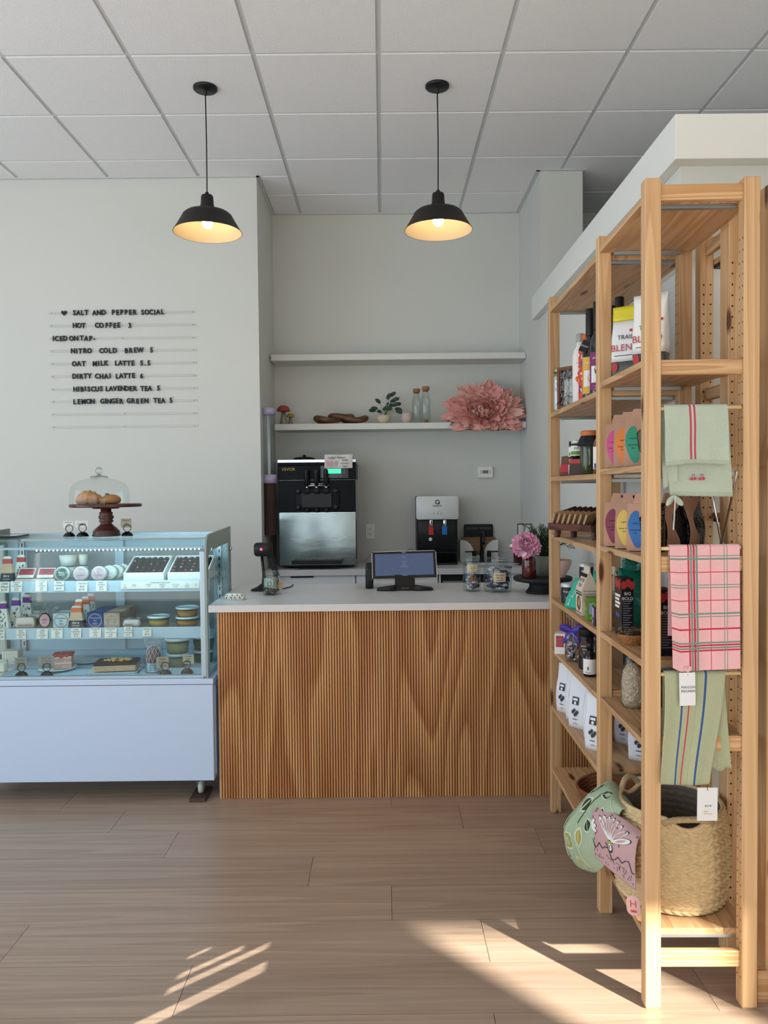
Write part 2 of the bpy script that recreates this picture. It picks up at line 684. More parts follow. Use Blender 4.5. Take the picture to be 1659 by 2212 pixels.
tr.box(1.388, 6.1, YN - 0.022, YN - 0.0005, ZC - 0.012, ZC - 0.001, 'ceiling_grid')
struct(tr.build('trim_2'))

# storefront behind the viewer: wall with window openings, one tall narrow pane lets the low sun in
SY = -1.7
fw = MB()
for x0, x1 in ((-4.7, -3.95), (-0.55, 0.55), (3.25, 3.88), (4.47, 6.2)):
    fw.box(x0, x1, SY - 0.12, SY, 0, ZC, 'wall_paint')
fw.box(-3.95, -0.55, SY - 0.12, SY, 2.62, ZC, 'wall_paint')
fw.box(0.55, 3.25, SY - 0.12, SY, 2.28, ZC, 'wall_paint')
fw.box(3.88, 4.47, SY - 0.12, SY, 2.83, ZC, 'wall_paint')
for x0, x1 in ((-3.95, -0.55), (0.55, 3.25)):
    fw.box(x0, x1, SY - 0.12, SY, 0, 0.25, 'wall_paint')
struct(fw.build('wall_front'))
lw = MB()
lw.box(-4.82, -4.7, 3.85, YN, 0, ZC, 'wall_paint')
lw.box(-4.708, -4.7, -1.82, -0.65, 0, 2.1, 'wall_paint').box(-4.708, -4.7, -1.82, -0.65, 2.32, ZC, 'wall_paint')
_y = -1.82
for yc, hw, za, zb in ((-1.40, 0.021, 2.145, 2.29), (-1.322, 0.014, 2.19, 2.288), (-1.283, 0.012, 2.195, 2.26), (-1.222, 0.009, 2.198, 2.222)):  # made-up slots that cut the added spot's beam into floor streaks
    lw.box(-4.708, -4.7, _y, yc - hw, 2.1, 2.32, 'wall_paint')
    lw.box(-4.708, -4.7, yc - hw, yc + hw, 2.1, za, 'wall_paint').box(-4.708, -4.7, yc - hw, yc + hw, zb, 2.32, 'wall_paint')
    _y = yc + hw
lw.box(-4.708, -4.7, _y, -0.65, 2.1, 2.32, 'wall_paint')
lw.box(-4.82, -4.7, -0.65, 3.85, 2.85, ZC, 'wall_paint')
lw.box(-4.82, -4.7, -0.65, 3.85, 0, 0.35, 'wall_paint')
struct(lw.build('wall_left'))
# street outside: pavement and a green hedge, met only in reflections
mat('pavement', '#9b9a94', 0.9, vary=0.08, vscale=3)
mat('hedge_green', '#7f9f3c', 0.9, vary=0.35, vscale=14)
ou = MB().box(-14, 14, -16, SY - 0.13, -0.12, -0.06, 'pavement')
struct(ou.build('ground'))
hd = MB()
for i in range(56):
    x = -12 + i * 0.43 + rnd.uniform(-0.1, 0.1)
    hd.ball((x, -9.5 + rnd.uniform(-0.3, 0.3), 0.7), 0.62 + rnd.uniform(-0.1, 0.15), 'hedge_green', 8, (1, 1, 1.25))
tag(hd.build('hedge'), 'long clipped green hedge across the street outside the windows', 'hedge')

# ------------------------------------------------------------------ pendant lamps


def pendant(x, y, label):
    t = thing('pendant_lamp', label, 'lamp', (x, y, ZC), 0, 'black barn pendant lamps')
    c = MB().solid([(0.062, 0.0), (0.063, -0.003), (0.063, -0.016), (0.058, -0.021), (0.012, -0.023), (0.010, -0.03), (0.009, -0.045), (0.003, -0.05)][::-1], 'black', 40)
    for i in range(len(c.v)):
        pass
    c.build('canopy', t)
    zt = 3.005 - ZC
    MB().tube([(0, 0, -0.045), (0.002, 0, zt / 2), (0, 0, zt)], 0.0032, 'black_matte', 8).build('cord', t)
    s = MB()
    s.solid([(0.038, -0.098), (0.037, -0.062), (0.0345, -0.058), (0.032, -0.018), (0.029, -0.008), (0.012, -0.002), (0.010, 0.006), (0.004, 0.012)], 'lamp_shell', 32, (0, 0, zt))
    s.build('socket', t)
    z0 = zt - 0.090
    out = [(0.036, 0.0), (0.085, -0.004), (0.113, -0.011), (0.128, -0.023), (0.137, -0.040), (0.176, -0.107), (0.180, -0.110), (0.180, -0.113)]
    MB().lathe(out, 'lamp_shell', 48, (0, 0, z0)).build('shade', t)
    inn = [(0.178, -0.1125), (0.1745, -0.1075), (0.1345, -0.043), (0.1255, -0.027), (0.111, -0.015), (0.084, -0.008), (0.001, -0.0045)]
    e = MB().lathe(inn, 'lamp_enamel', 48, (0, 0, z0))
    e.build('shade_lining', t, label='white enamel inside of the shade')
    b2 = MB().solid([(0.006, -0.072), (0.016, -0.068), (0.025, -0.058), (0.029, -0.045), (0.0275, -0.03), (0.020, -0.016), (0.014, -0.004), (0.013, 0.004)], 'bulb', 24, (0, 0, z0 - 0.018))
    b2.build('bulb', t, label='glowing white bulb')
    return t


pendant(-0.910, 4.21, 'lit black barn pendant lamp over the end of the glass display case')
pendant(0.312, 4.21, 'lit black barn pendant lamp over the tablet and candy jars')

# ------------------------------------------------------------------ letter rails on the menu wall
mat('rail_clear', '#c9ccc5', 0.25)
mat('letter_black', '#12161c', 0.55)


def letter_rail(z, x0, x1, chars, label):
    t = thing('letter_rail', label, 'letter rail', ((x0 + x1) / 2, YL - 0.001, z), 0, 'clear letter rails on the menu wall')
    w = (x1 - x0) / 2
    r = MB()
    for s in (-1, 1):
        r.box(-w, w, -0.0035, -0.0005, s * 0.006 - 0.0012, s * 0.006 + 0.0012, 'rail_clear')
    r.box(-w, w, -0.0025, -0.0003, -0.0048, 0.0048, 'rail_clear')
    r.build('rail', t)
    for s in (-1, 0, 1):
        MB().solid([(0.0035, 0), (0.0035, 0.003), (0.002, 0.004)], 'zinc', 10, xf=Matrix.Translation((s * (w - 0.02), -0.003, 0)) @ Matrix.Rotation(PI / 2, 4, 'X')).build('screw', t)
    for ch, u, dz in chars:
        m = MB()
        if ch == '<3':
            pts = []
            for i in range(28):
                a = 2 * PI * i / 28
                pts.append((0.0012 * 16 * sin(a) ** 3, 0.0012 * (13 * cos(a) - 5 * cos(2 * a) - 2 * cos(3 * a) - cos(4 * a))))
            m.prism([(u + px, dz + py) for px, py in pts], -0.0125, -0.008, 'Y', 'letter_black')
        else:
            vs, fs = text_geo(ch, fat=0.034)
            sz = 0.047
            n = len(vs)
            fr = [(u + x * sz * 0.87, -0.0125, dz - 0.0165 + y * sz) for x, y, _ in vs]
            bk = [(x, -0.0075, z2) for x, _, z2 in fr]
            edge = {}
            for f in fs:
                for i in range(len(f)):
                    edge[(f[i], f[(i + 1) % len(f)])] = 1
            side = [(a, b2, b2 + n, a + n) for a, b2 in edge if (b2, a) not in edge]
            m.add(fr + bk, [tuple(f) for f in fs] + [tuple(reversed([i + n for i in f])) for f in fs] + side, 'letter_black')
        m.build('letter', t)


def spread(words):
    """words: (text, first letter x, last letter x) in wall coordinates relative to rail centre"""
    out = []
    for w, a, b2 in words:
        n = len(w)
        adv = [0.62 if c in 'I1.-' else (1.25 if c in 'MW' else 1.0) for c in w]
        tot = sum((adv[i] + adv[i + 1]) / 2 for i in range(n - 1)) or 1
        x = a
        for i, c in enumerate(w):
            out.append((c, x, rnd.uniform(-0.0022, 0.0022)))
            if i < n - 1:
                x += (b2 - a) * (adv[i] + adv[i + 1]) / 2 / tot
    return out
HZ = [2.654, 2.568, 2.482, 2.397, 2.311, 2.225, 2.139, 2.054, 1.968, 1.882]
WORDS = [
    ([('SALT', -0.323, -0.241), ('AND', -0.187, -0.124), ('PEPPER', -0.059, 0.086), ('SOCIAL', 0.14, 0.276)], 'topmost clear letter rail spelling SALT AND PEPPER SOCIAL after a heart'),
    ([('HOT', -0.322, -0.263), ('CO', -0.172, -0.142), ('FFEE', -0.105, -0.024), ('3', 0.052, 0.052)], 'clear letter rail spelling HOT COFFEE 3 in black letters'),
    ([('ICED', -0.469, -0.389), ('ON', -0.347, -0.314), ('TAP-', -0.277, -0.191)], 'clear letter rail spelling ICED ON TAP in black letters'),
    ([('NITRO', -0.338, -0.226), ('COLD', -0.146, -0.054), ('BREW', 0.025, 0.12), ('5', 0.196, 0.196)], 'clear letter rail spelling NITRO COLD BREW 5'),
    ([('OAT', -0.331, -0.267), ('MILK', -0.191, -0.115), ('LATTE', -0.045, 0.067), ('5.5', 0.127, 0.176)], 'clear letter rail spelling OAT MILK LATTE 5.5'),
    ([('DIRTY', -0.332, -0.229), ('CHAI', -0.179, -0.09), ('LATTE', -0.042, 0.07), ('6', 0.125, 0.125)], 'clear letter rail spelling DIRTY CHAI LATTE 6'),
    ([('HIBISCUS', -0.328, -0.151), ('LAVENDER', -0.112, 0.078), ('TEA', 0.128, 0.18), ('5', 0.239, 0.239)], 'clear letter rail spelling HIBISCUS LAVENDER TEA 5'),
    ([('LEMON', -0.334, -0.212), ('GINGER', -0.146, -0.017), ('GREEN', 0.034, 0.155), ('TEA', 0.215, 0.269), ('5', 0.322, 0.322)], 'clear letter rail spelling LEMON GINGER GREEN TEA 5'),
    ([], 'empty clear letter rail, upper of the two bare ones below the menu lines'),
    ([], 'empty clear letter rail, lowest of all on the menu wall'),
]
for (w, lb), z in zip(WORDS, HZ):
    ch = spread(w)
    if 'heart' in lb:
        ch.append(('<3', -0.393, 0.0))
    letter_rail(z, -2.257, -1.257, ch, lb)

# ------------------------------------------------------------------ refrigerated display case
mat('case_sky_tint', '#bfd0e9', 0.22)  # blue cast of the skylight is put into the white cabinet's colour
mat('case_inside', '#b4cddd', 0.4)
mat('case_alu', '#a9b8c2', 0.35, metal=0.5)
mat('case_print', '#8d9c98', 0.35)
thin('case_glass', '#e9f5f4', refl=0.05)
thin('clear_plastic', '#eef4f5', 0.12, 0.07)
thin('film', '#f2f5f6', 0.12, 0.10, film=60)
mat('led', '#ffffff', 0.5, emit=(0.72, 0.93, 1.0, 1), estr=26)
mat('door_glass', '#8f989a', 0.12)
mat('caster_white', '#b9c6bd', 0.5)
DX0, DX1, DY0, DY1 = -2.0, -0.79, 3.60, 4.20
dc = thing('display_case', 'long white refrigerated glass display case full of cakes and cheeses', 'display case', (-1.395, 3.9, 0.0))
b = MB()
b.box(DX0, DX1, DY0, DY1, 0.098, 0.545, 'case_sky_tint')
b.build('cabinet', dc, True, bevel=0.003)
b = MB().box(DX0, DX1 + 0.003, DY0 - 0.004, DY1, 0.548, 0.572, 'case_sky_tint')
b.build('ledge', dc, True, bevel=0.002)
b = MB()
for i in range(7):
    b.box(DX1 + 0.0005, DX1 + 0.004, 3.635 + i * 0.075, 3.69 + i * 0.075, 0.12, 0.53, 'case_sky_tint')
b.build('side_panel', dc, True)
GT = 1.212
b = MB()
path = [(3.625, 0.574)]
path += [(3.625, 0.9), (3.625, 1.155)]
for i in range(1, 9):
    a = PI / 2 * i / 8
    path.append((3.625 + 0.055 * (1 - cos(a)), 1.155 + 0.055 * sin(a)))
path += [(3.9, GT - 0.001), (4.17, GT)]
b.loft([[(DX0 + 0.012, y, z) for y, z in path], [(DX1 - 0.046, y, z) for y, z in path]], 'case_glass', True, closed=False)
b.build('curved_glass', dc, True, label='curved front and top glass')
for x, nm in ((DX1 - 0.030, 0), (DX0 + 0.006, 1)):
    out = [(3.612, 0.573), (3.612, 1.165)]
    for i in range(1, 9):
        a = PI / 2 * i / 8
        out.append((3.612 + 0.075 * (1 - cos(a)), 1.165 + 0.07 * sin(a)))
    out += [(4.195, 1.247), (4.195, 0.573)]
    inn = [(3.652, 0.60), (3.652, 1.105)]
    for i in range(1, 9):
        a = PI / 2 * i / 8
        inn.append((3.652 + 0.05 * (1 - cos(a)), 1.105 + 0.05 * sin(a)))
    inn += [(4.125, 1.165), (4.125, 0.60)]
    f = MB()
    n = len(out)
    vs = []
    for h in (x, x + 0.008):
        vs += [(h, y, z) for y, z in out] + [(h, y, z) for y, z in inn]
    fs = []
    for i in range(n):
        j = (i + 1) % n
        fs += [(i, n + i, n + j, j), (2 * n + i, 2 * n + j, 3 * n + j, 3 * n + i), (i, j, 2 * n + j, 2 * n + i), (n + i, 3 * n + i, 3 * n + j, n + j)]
    f.add(vs, fs, 'case_print')
    sf = f.build('side_frame', dc, True)
    g = MB()
    g.add([(x + 0.004, y, z) for y, z in inn], [tuple(range(n))], 'case_glass')
    g.build('side_glass', sf, True)
    if nm == 0:
        MB().solid([(0.012, 0), (0.012, 0.008), (0.006, 0.012)], 'chrome', 16, xf=Matrix.Translation((x + 0.008, 4.165, 1.13)) @ Matrix.Rotation(PI / 2, 4, 'Y')).build('lock', sf, True)
b = MB().box(DX1 - 0.056, DX1 - 0.0305, 3.618, 3.642, 0.573, 1.16, 'case_alu')
b.build('front_post', dc, True, bevel=0.004)
b = MB().box(DX0 + 0.02, DX1 - 0.045, 3.615, 3.64, 0.573, 0.586, 'case_alu')
b.build('front_sill', dc, True)
MB().box(DX0 + 0.012, DX1 - 0.035, 4.171, 4.194, 1.19, 1.22, 'case_alu').build('rear_rail', dc, True)
MB().box(DX0 + 0.02, DX1 - 0.045, 3.645, 4.16, 0.573, 0.5755, 'case_inside').build('deck', dc, True)
for k, (z, hz) in enumerate(((1.0, 1.008), (0.772, 0.780))):
    s = MB().box(DX0 + 0.03, DX1 - 0.055, 3.80, 4.10, z - 0.008, z, 'clear_plastic')
    sh = s.build('shelf', dc, True)
    l = MB().box(DX0 + 0.03, DX1 - 0.052, 3.792, 3.7985, z - 0.046, hz, 'case_inside')
    l.build('price_rail', sh, True)
    for x in (DX0 + 0.05, DX1 - 0.08):
        MB().prism([(4.10, z - 0.009), (4.155, z - 0.009), (4.155, z - 0.07)], x, x + 0.006, 'X', 'case_alu').build('bracket', sh, True)
MB().box(DX0 + 0.10, DX1 - 0.06, 3.70, 3.722, 1.168, 1.178, 'case_alu').build('light_bar', dc, True)
b = MB()
for i in range(40):
    x = -1.632 + i * (0.765 / 39)
    b.ball((x, 3.705, 1.1635), 0.0034, 'led', 8)
b.build('led_strip', dc, True, label='row of white light dots')
_l = area('case_light', (-1.28, 3.715, 1.16), (-1.28, 3.95, 0.75), 0.95, 0.03, 2.2, (0.50, 0.84, 1.0))
_l.parent = dc
_l.location = Vector(_l.location) - Vector(dc.location)
# rear sliding doors
for x0, x1, y, nm in ((-1.93, -1.375, 4.165, 0), (-1.42, -0.858, 4.182, 1)):
    d = MB()
    d.box(x0, x0 + 0.045, y, y + 0.014, 0.60, 1.18, 'case_inside')
    d.box(x1 - 0.045, x1, y, y + 0.014, 0.60, 1.18, 'case_inside')
    d.box(x0 + 0.0452, x1 - 0.0452, y, y + 0.014, 0.60, 0.70, 'case_inside')
    d.box(x0 + 0.0452, x1 - 0.0452, y, y + 0.014, 1.13, 1.18, 'case_inside')
    q = d.build('sliding_door', dc, True)
    MB().box(x0 + 0.04, x1 - 0.04, y + 0.005, y + 0.009, 0.69, 1.14, 'door_glass').build('door_glass', q, True)
b = MB()
b.box(-1.985, -1.93, 4.16, 4.195, 0.576, 1.19, 'case_inside')
b.box(-0.855, -0.824, 4.16, 4.195, 0.576, 1.19, 'case_inside')
b.box(-1.98, -0.82, 4.13, 4.195, 0.576, 0.60, 'case_inside')
b.build('rear_frame', dc, True)
b = MB()
for x in (-1.915, -0.875):
    b.box(x, x + 0.02, 4.150, 4.159, 0.60, 1.18, 'zinc')
    for i in range(14):
        b.box(x + 0.007, x + 0.013, 4.1492, 4.1499, 0.63 + i * 0.04, 0.65 + i * 0.04, 'ink')
b.build('shelf_standard', dc, True)
for x, y in ((-0.865, 3.66), (-0.865, 4.13), (-1.92, 3.66), (-1.92, 4.13)):
    c = MB()
    c.prism([(y - 0.02, 0.097), (y + 0.03, 0.097), (y + 0.008, 0.045), (y - 0.008, 0.045)], x - 0.018, x - 0.012, 'X', 'zinc')
    c.prism([(y - 0.02, 0.097), (y + 0.03, 0.097), (y + 0.008, 0.045), (y - 0.008, 0.045)], x + 0.012, x + 0.018, 'X', 'zinc')
    cs = c.build('caster', dc, True)
    MB().solid([(0.012, -0.011), (0.029, -0.009), (0.031, 0), (0.029, 0.009), (0.012, 0.011)], 'caster_white', 24, xf=Matrix.Translation((x, y, 0.049)) @ Matrix.Rotation(PI / 2, 4, 'Y')).build('wheel', cs, True)
mat('dark_board', '#4a362b', 0.6)
tag(MB().box(-0.905, -0.83, 3.59, 3.75, 0.0, 0.0175, 'dark_board').build('wood_block', bevel=0.002), 'dark wooden block under the caster of the glass display case', 'block')

# ---- price cards on the rails
GTAG = 'handwritten price cards in the display case'


def price_card(x, z, y, w, h, ls, label, tint='paper', ink='ink', name='price_card', group=GTAG, lean=0.12, size=None):
    t = thing(name, label, 'price card', (x, y, z), 0, group)
    sz = size or h / (len(ls) * 1.22 + 0.25)
    up = Vector((0, lean, 1)).normalized()
    mp = flat((0, 0, 0), (1, 0, 0), up)
    m = MB()
    c = [mp(-w / 2, 0), mp(w / 2, 0), mp(w / 2, h), mp(-w / 2, h)]
    bk = [p + Vector((0, 0.0008, 0)) for p in c]
    m.add(c + bk, [(0, 1, 2, 3), (7, 6, 5, 4), (0, 4, 5, 1), (1, 5, 6, 2), (2, 6, 7, 3), (3, 7, 4, 0)], tint)
    m.build('card', t)
    k = MB()
    for i, s in enumerate(ls):
        wd = 0.62 * sz * max(1, len(s))
        xs = min(1.0, (w * 0.9) / wd)
        k.text(s, sz, ink, mp, rnd.uniform(-0.002, 0.002), h - sz * 1.05 - i * sz * 1.18, 0.0008, shear=0.12, xs=xs)
    k.build('handwriting', t)
    return t


Y1 = 3.7905
for x, z, w, h, ls, lb in (
        (-1.828, 0.958, 0.048, 0.050, ['DARE', 'PEPPERJACK', '$5.99'], 'white price card reading DARE PEPPERJACK below the red-banded cracker cartons'),
        (-1.769, 0.960, 0.055, 0.051, ['PLACEDA', 'REBEL', 'HOT PEPPER', 'JACK', '$9.99'], 'white price card reading HOT PEPPER JACK below the left tray of spread'),
        (-1.650, 0.961, 0.055, 0.051, ['PLACEDA', 'REBEL', 'CHIPOTLE', 'JACK', '$9.99'], 'white price card below the right-hand red-labelled tray of spread'),
        (-1.564, 0.964, 0.048, 0.046, ['REBEL', 'CAMEMBERT', '$9.99'], 'white price card below the green-labelled round cheese'),
        (-1.454, 0.957, 0.053, 0.048, ['VEGAN', 'BRIE', '$9.99'], 'white price card below the first pink-labelled round cheese'),
        (-1.360, 0.959, 0.053, 0.048, ['REBEL', 'TRUFFLE', 'BRIE', '$9.99'], 'white price card below the stack of pink-labelled round cheeses'),
        (-1.854, 0.729, 0.044, 0.052, ['DARE', 'SEA SALT', '$5.99'], 'white price card below the purple-banded cracker bags, cut by the picture edge'),
        (-1.752, 0.732, 0.046, 0.044, ['REBEL', 'VEGAN', 'CHEDDAR', '$9.99'], 'white price card below the pale film-wrapped cheese blocks'),
        (-1.650, 0.731, 0.053, 0.046, ['REBEL', 'FRENCH', 'VEGAN', 'CAMEMBERT', '$9.99'], 'white price card below the twist-wrapped round cheese'),
        (-1.579, 0.733, 0.055, 0.047, ['MACADAMIA', 'NUT', 'HERBED', 'BRIE', '$14.99'], 'white price card below the white cheese box'),
        (-1.486, 0.734, 0.048, 0.046, ['DARE', 'ROASTED', 'GARLIC', '$5.99'], 'white price card reading DARE ROASTED GARLIC below the orange-banded bags'),
        (-1.394, 0.735, 0.057, 0.046, ['MACADAMIA', 'NUT', 'CLASSIC', 'BRIE', '$14.99'], 'white price card below the blue cheese boxes'),
        (-1.320, 0.733, 0.057, 0.047, ['MACADAMIA', 'NUT', 'BLACK TRUFFLE', 'BRIE', '$14.99'], 'white price card reading BLACK TRUFFLE below the tan cheese boxes'),
        (-1.235, 0.738, 0.040, 0.046, ['REBEL', 'TRUFFLE', 'CHEDDAR', '$9.99'], 'white price card below the small wrapped cheese'),
        (-1.144, 0.738, 0.042, 0.041, ['VEGAN', 'DIP', '$8.99'], 'white price card below the single tub of orange dip')):
    price_card(x, z, Y1 - 0.007, w, h, ls, lb)
t = thing('menu_strip', 'long white handwritten card below the two chocolate boxes', 'card', (-1.077, Y1 - 0.003, 0.968), 0)
mp = flat((0, 0, 0))
MB().box(-0.189, 0.189, 0, 0.0008, 0, 0.038, 'paper').build('card', t)
k = MB().text('- trinity yogurt chocolates -', 0.0095, 'ink', mp, 0.0, 0.027, 0.001, shear=0.3)
for u, ls in ((-0.17, ['salt', 'nut', 'caramel']), (-0.125, ['hazelnut', 'praline']), (-0.055, ['dark berry', 'truffle']), (0.01, ['raspberry', '& almond', 'crunch']), (0.075, ['lemon poppy', 'caramel &', 'crunch']), (0.13, ['salted', 'lavender', 'caramel']), (0.172, ['mint', 'dark'])):
    k.lines(ls, 0.0065, 'ink', mp, u, 0.019, 1.1, 0.001, shear=0.2)
k.build('handwriting', t)

# ---- top shelf of the case
mat('carton_navy', '#1d2c38', 0.5)
mat('carton_tan', '#c3a88a', 0.6)
mat('band_red', '#b14a46', 0.5)
mat('band_purple', '#6b2f8c', 0.5)
mat('band_orange', '#d8683a', 0.5)
mat('leaf_print', '#e4e5df', 0.6)
mat('leaf_ink', '#39424a', 0.7)


def cracker_carton(x, y, z, w, h, band, label, group, navy=True, lean=0.0, name='cracker_carton', rz=0.0):
    """tapering carton: navy lower panel, leaf print body, coloured band and pinched film top"""
    t = thing(name, label, 'cracker carton', (x, y, z), rz, group)
    d = w * 0.55
    L = lambda f: lean * f
    m = MB()
    secs = [rr(w, d, 0, 0.003, 2), rr(w * 0.86, d * 0.86, h * 0.36, 0.003, 2, 0, L(0.36))]
    m.loft(secs, 'carton_navy' if navy else 'leaf_print', False)
    m.loft([rr(w * 0.859, d * 0.859, h * 0.362, 0.003, 2, 0, L(0.36)), rr(w * 0.66, d * 0.6, h * 0.72, 0.003, 2, 0, L(0.72))], 'carton_tan' if navy else 'leaf_print', False)
    q = m.build('box', t)
    mp = flat((0, -d / 2 - 0.001, 0), (1, 0, 0), (0, d * 0.07 / (h * 0.36), 1))
    k = MB()
    if navy:
        k.text('dare', w * 0.26, 'leaf_print', mp, 0, h * 0.22, 0.0012)
        k.text('CRACKERS', w * 0.10, 'leaf_print', mp, 0, h * 0.12, 0.0012)
        k.text('VEGAN', w * 0.09, 'leaf_print', mp, 0.0, h * 0.03, 0.0012)
    else:
        for i in range(16):
            u, v = rnd.uniform(-0.36, 0.36) * w, rnd.uniform(0.04, 0.64) * h
            u *= 1 - 0.4 * v / h
            k.disc(flat((0, -d / 2 + (d * 0.2) * v / (h * 0.72) + L(v / h) - 0.0012, 0)), w * 0.04, w * 0.10, 'leaf_ink', u, v, 0.0, 6)
    k.build('lettering' if navy else 'leaf_pattern', t)
    m = MB()
    m.loft([rr(w * 0.68, d * 0.62, h * 0.72, 0.003, 2, 0, L(0.72)), rr(w * 0.64, d * 0.5, h * 0.90, 0.003, 2, 0, L(0.9))], band, False)
    m.build('band', t, label='coloured band')
    m = MB()
    m.loft([rr(w * 0.6, d * 0.42, h * 0.90, 0.003, 2, 0, L(0.9)), rr(w * 0.55, d * 0.2, h * 0.97, 0.002, 2, 0, L(0.97)), rr(w * 0.3, d * 0.05, h, 0.001, 2, 0, L(1))], 'paper', True)
    m.build('pinched_top', t)
    return t


GC = 'tapering cracker cartons in the display case'
cracker_carton(-1.832, 3.835, 1.0, 0.066, 0.128, 'band_red', 'navy cracker carton with red band at the front of the top case shelf', GC)
cracker_carton(-1.795, 3.90, 1.0, 0.062, 0.130, 'band_red', 'leaf-printed red-banded cracker carton behind the front red one', GC, navy=False)

mat('spread_beige', '#d9c3b2', 0.6)
mat('label_red', '#a5414a', 0.5)
for x, lb in ((-1.749, 'wedge-lidded tray of spread with red label beside the red-banded cartons'), (-1.652, 'wedge-lidded tray of spread with red label beside the green-labelled cheese')):
    t = thing('cheese_tray', lb, 'cheese tray', (x, 3.86, 1.0), 0, 'red-labelled trays of spread')
    m = MB().loft([rr(0.104, 0.06, 0.002, 0.008), rr(0.10, 0.058, 0.016, 0.008), ], 'spread_beige', False)
    m.build('tray', t)
    m = MB().prism([(-0.029, 0.0165), (0.029, 0.0165), (0.026, 0.070), (0.020, 0.072)], -0.046, 0.046, 'X', 'clear_plastic')
    m.build('lid', t)
    mp = flat((0, -0.030, 0.0165), (1, 0, 0), (0, 0.049, 0.0555))
    m = MB().rect(mp, -0.040, 0.040, 0.006, 0.064, 'paper', 0.001)
    m.rect(mp, -0.037, 0.037, 0.022, 0.060, 'label_red', 0.0016)
    m.lines(['PLACEDA', 'REBEL'], 0.011, 'carton_navy', mp, 0, 0.046, 1.2, 0.0022)
    m.text('VEGAN CHEESE', 0.007, 'ink', mp, 0, 0.011, 0.0018)
    m.build('sticker', t)

mat('label_green', '#0f4a3c', 0.5)
mat('label_pink', '#d2a3a8', 0.5)
mat('cheese_white', '#e9e7dc', 0.6)
GR = 'round cheeses on the top case shelf'
rc = [(-1.568, 3.845, 'label_green', 'round wrapped cheese with dark green label'), (-1.477, 3.845, 'label_pink', 'round wrapped cheese with pink label beside the green one'),
      (-1.389, 3.845, 'label_pink', 'round wrapped cheese with pink label, nearest the chocolate boxes')]
for i in range(3):
    rc.append((-1.352 + 0.022 * i, 3.885 + 0.035 * i, None, 'plain-faced round cheese in film, ' + ('first', 'second', 'last')[i] + ' in the row behind the pink-labelled ones'))
for x, y, lab, lb in rc:
    t = thing('round_cheese', lb, 'cheese', (x, y, 1.0), 0, GR)
    X = Matrix.Translation((0, 0, 0.0375)) @ Matrix.Rotation(PI / 2 - 0.12, 4, 'X')
    MB().solid([(0.033, -0.014), (0.036, -0.010), (0.036, 0.010), (0.033, 0.014)], 'cheese_white', 32, xf=X).build('wheel', t)
    if lab:
        m = MB()
        mp = lambda u, v, h=0.0, X=X: X @ Vector((u, v, 0.0146 + h))
        m.disc(mp, 0.031, 0.031, lab, seg=32)
        m.lines(['REBEL', 'CHEESE'], 0.010, 'label_green' if lab == 'label_pink' else 'paper', mp, 0, 0.002, 1.2, 0.001)
        m.ringd(mp, 0.0285, 0.001, 'paper', h=0.0008)
        m.build('sticker', t)
    f = MB()
    f.loft([[X @ Vector((0.041 * (1 + 0.05 * sin(5 * a)) * cos(a), 0.0365 * sin(a), z)) for a in [2 * PI * j / 28 for j in range(28)]] for z in (-0.018, 0, 0.0165)], 'film')
    f.build('film_wrap', t)
for x, y, w, lb in ((-1.615, 4.03, 0.096, 'clear lidded cup standing behind the green-labelled cheese'), (-1.545, 4.05, 0.05, 'small clear lidded cup next to the larger one at the case back')):
    t = thing('plastic_cup', lb, 'plastic cup', (x, y, 1.0), 0, 'clear cups at the back of the top case shelf')
    for k in range(2):
        MB().solid([(w * 0.36, 0.001 + k * 0.062), (w * 0.46, 0.055 + k * 0.062)], 'cheese_white', 24).build('cup', t)
        MB().solid([(w * 0.5, 0.0555 + k * 0.062), (w * 0.5, 0.0615 + k * 0.062)], 'clear_plastic', 24).build('lid', t)

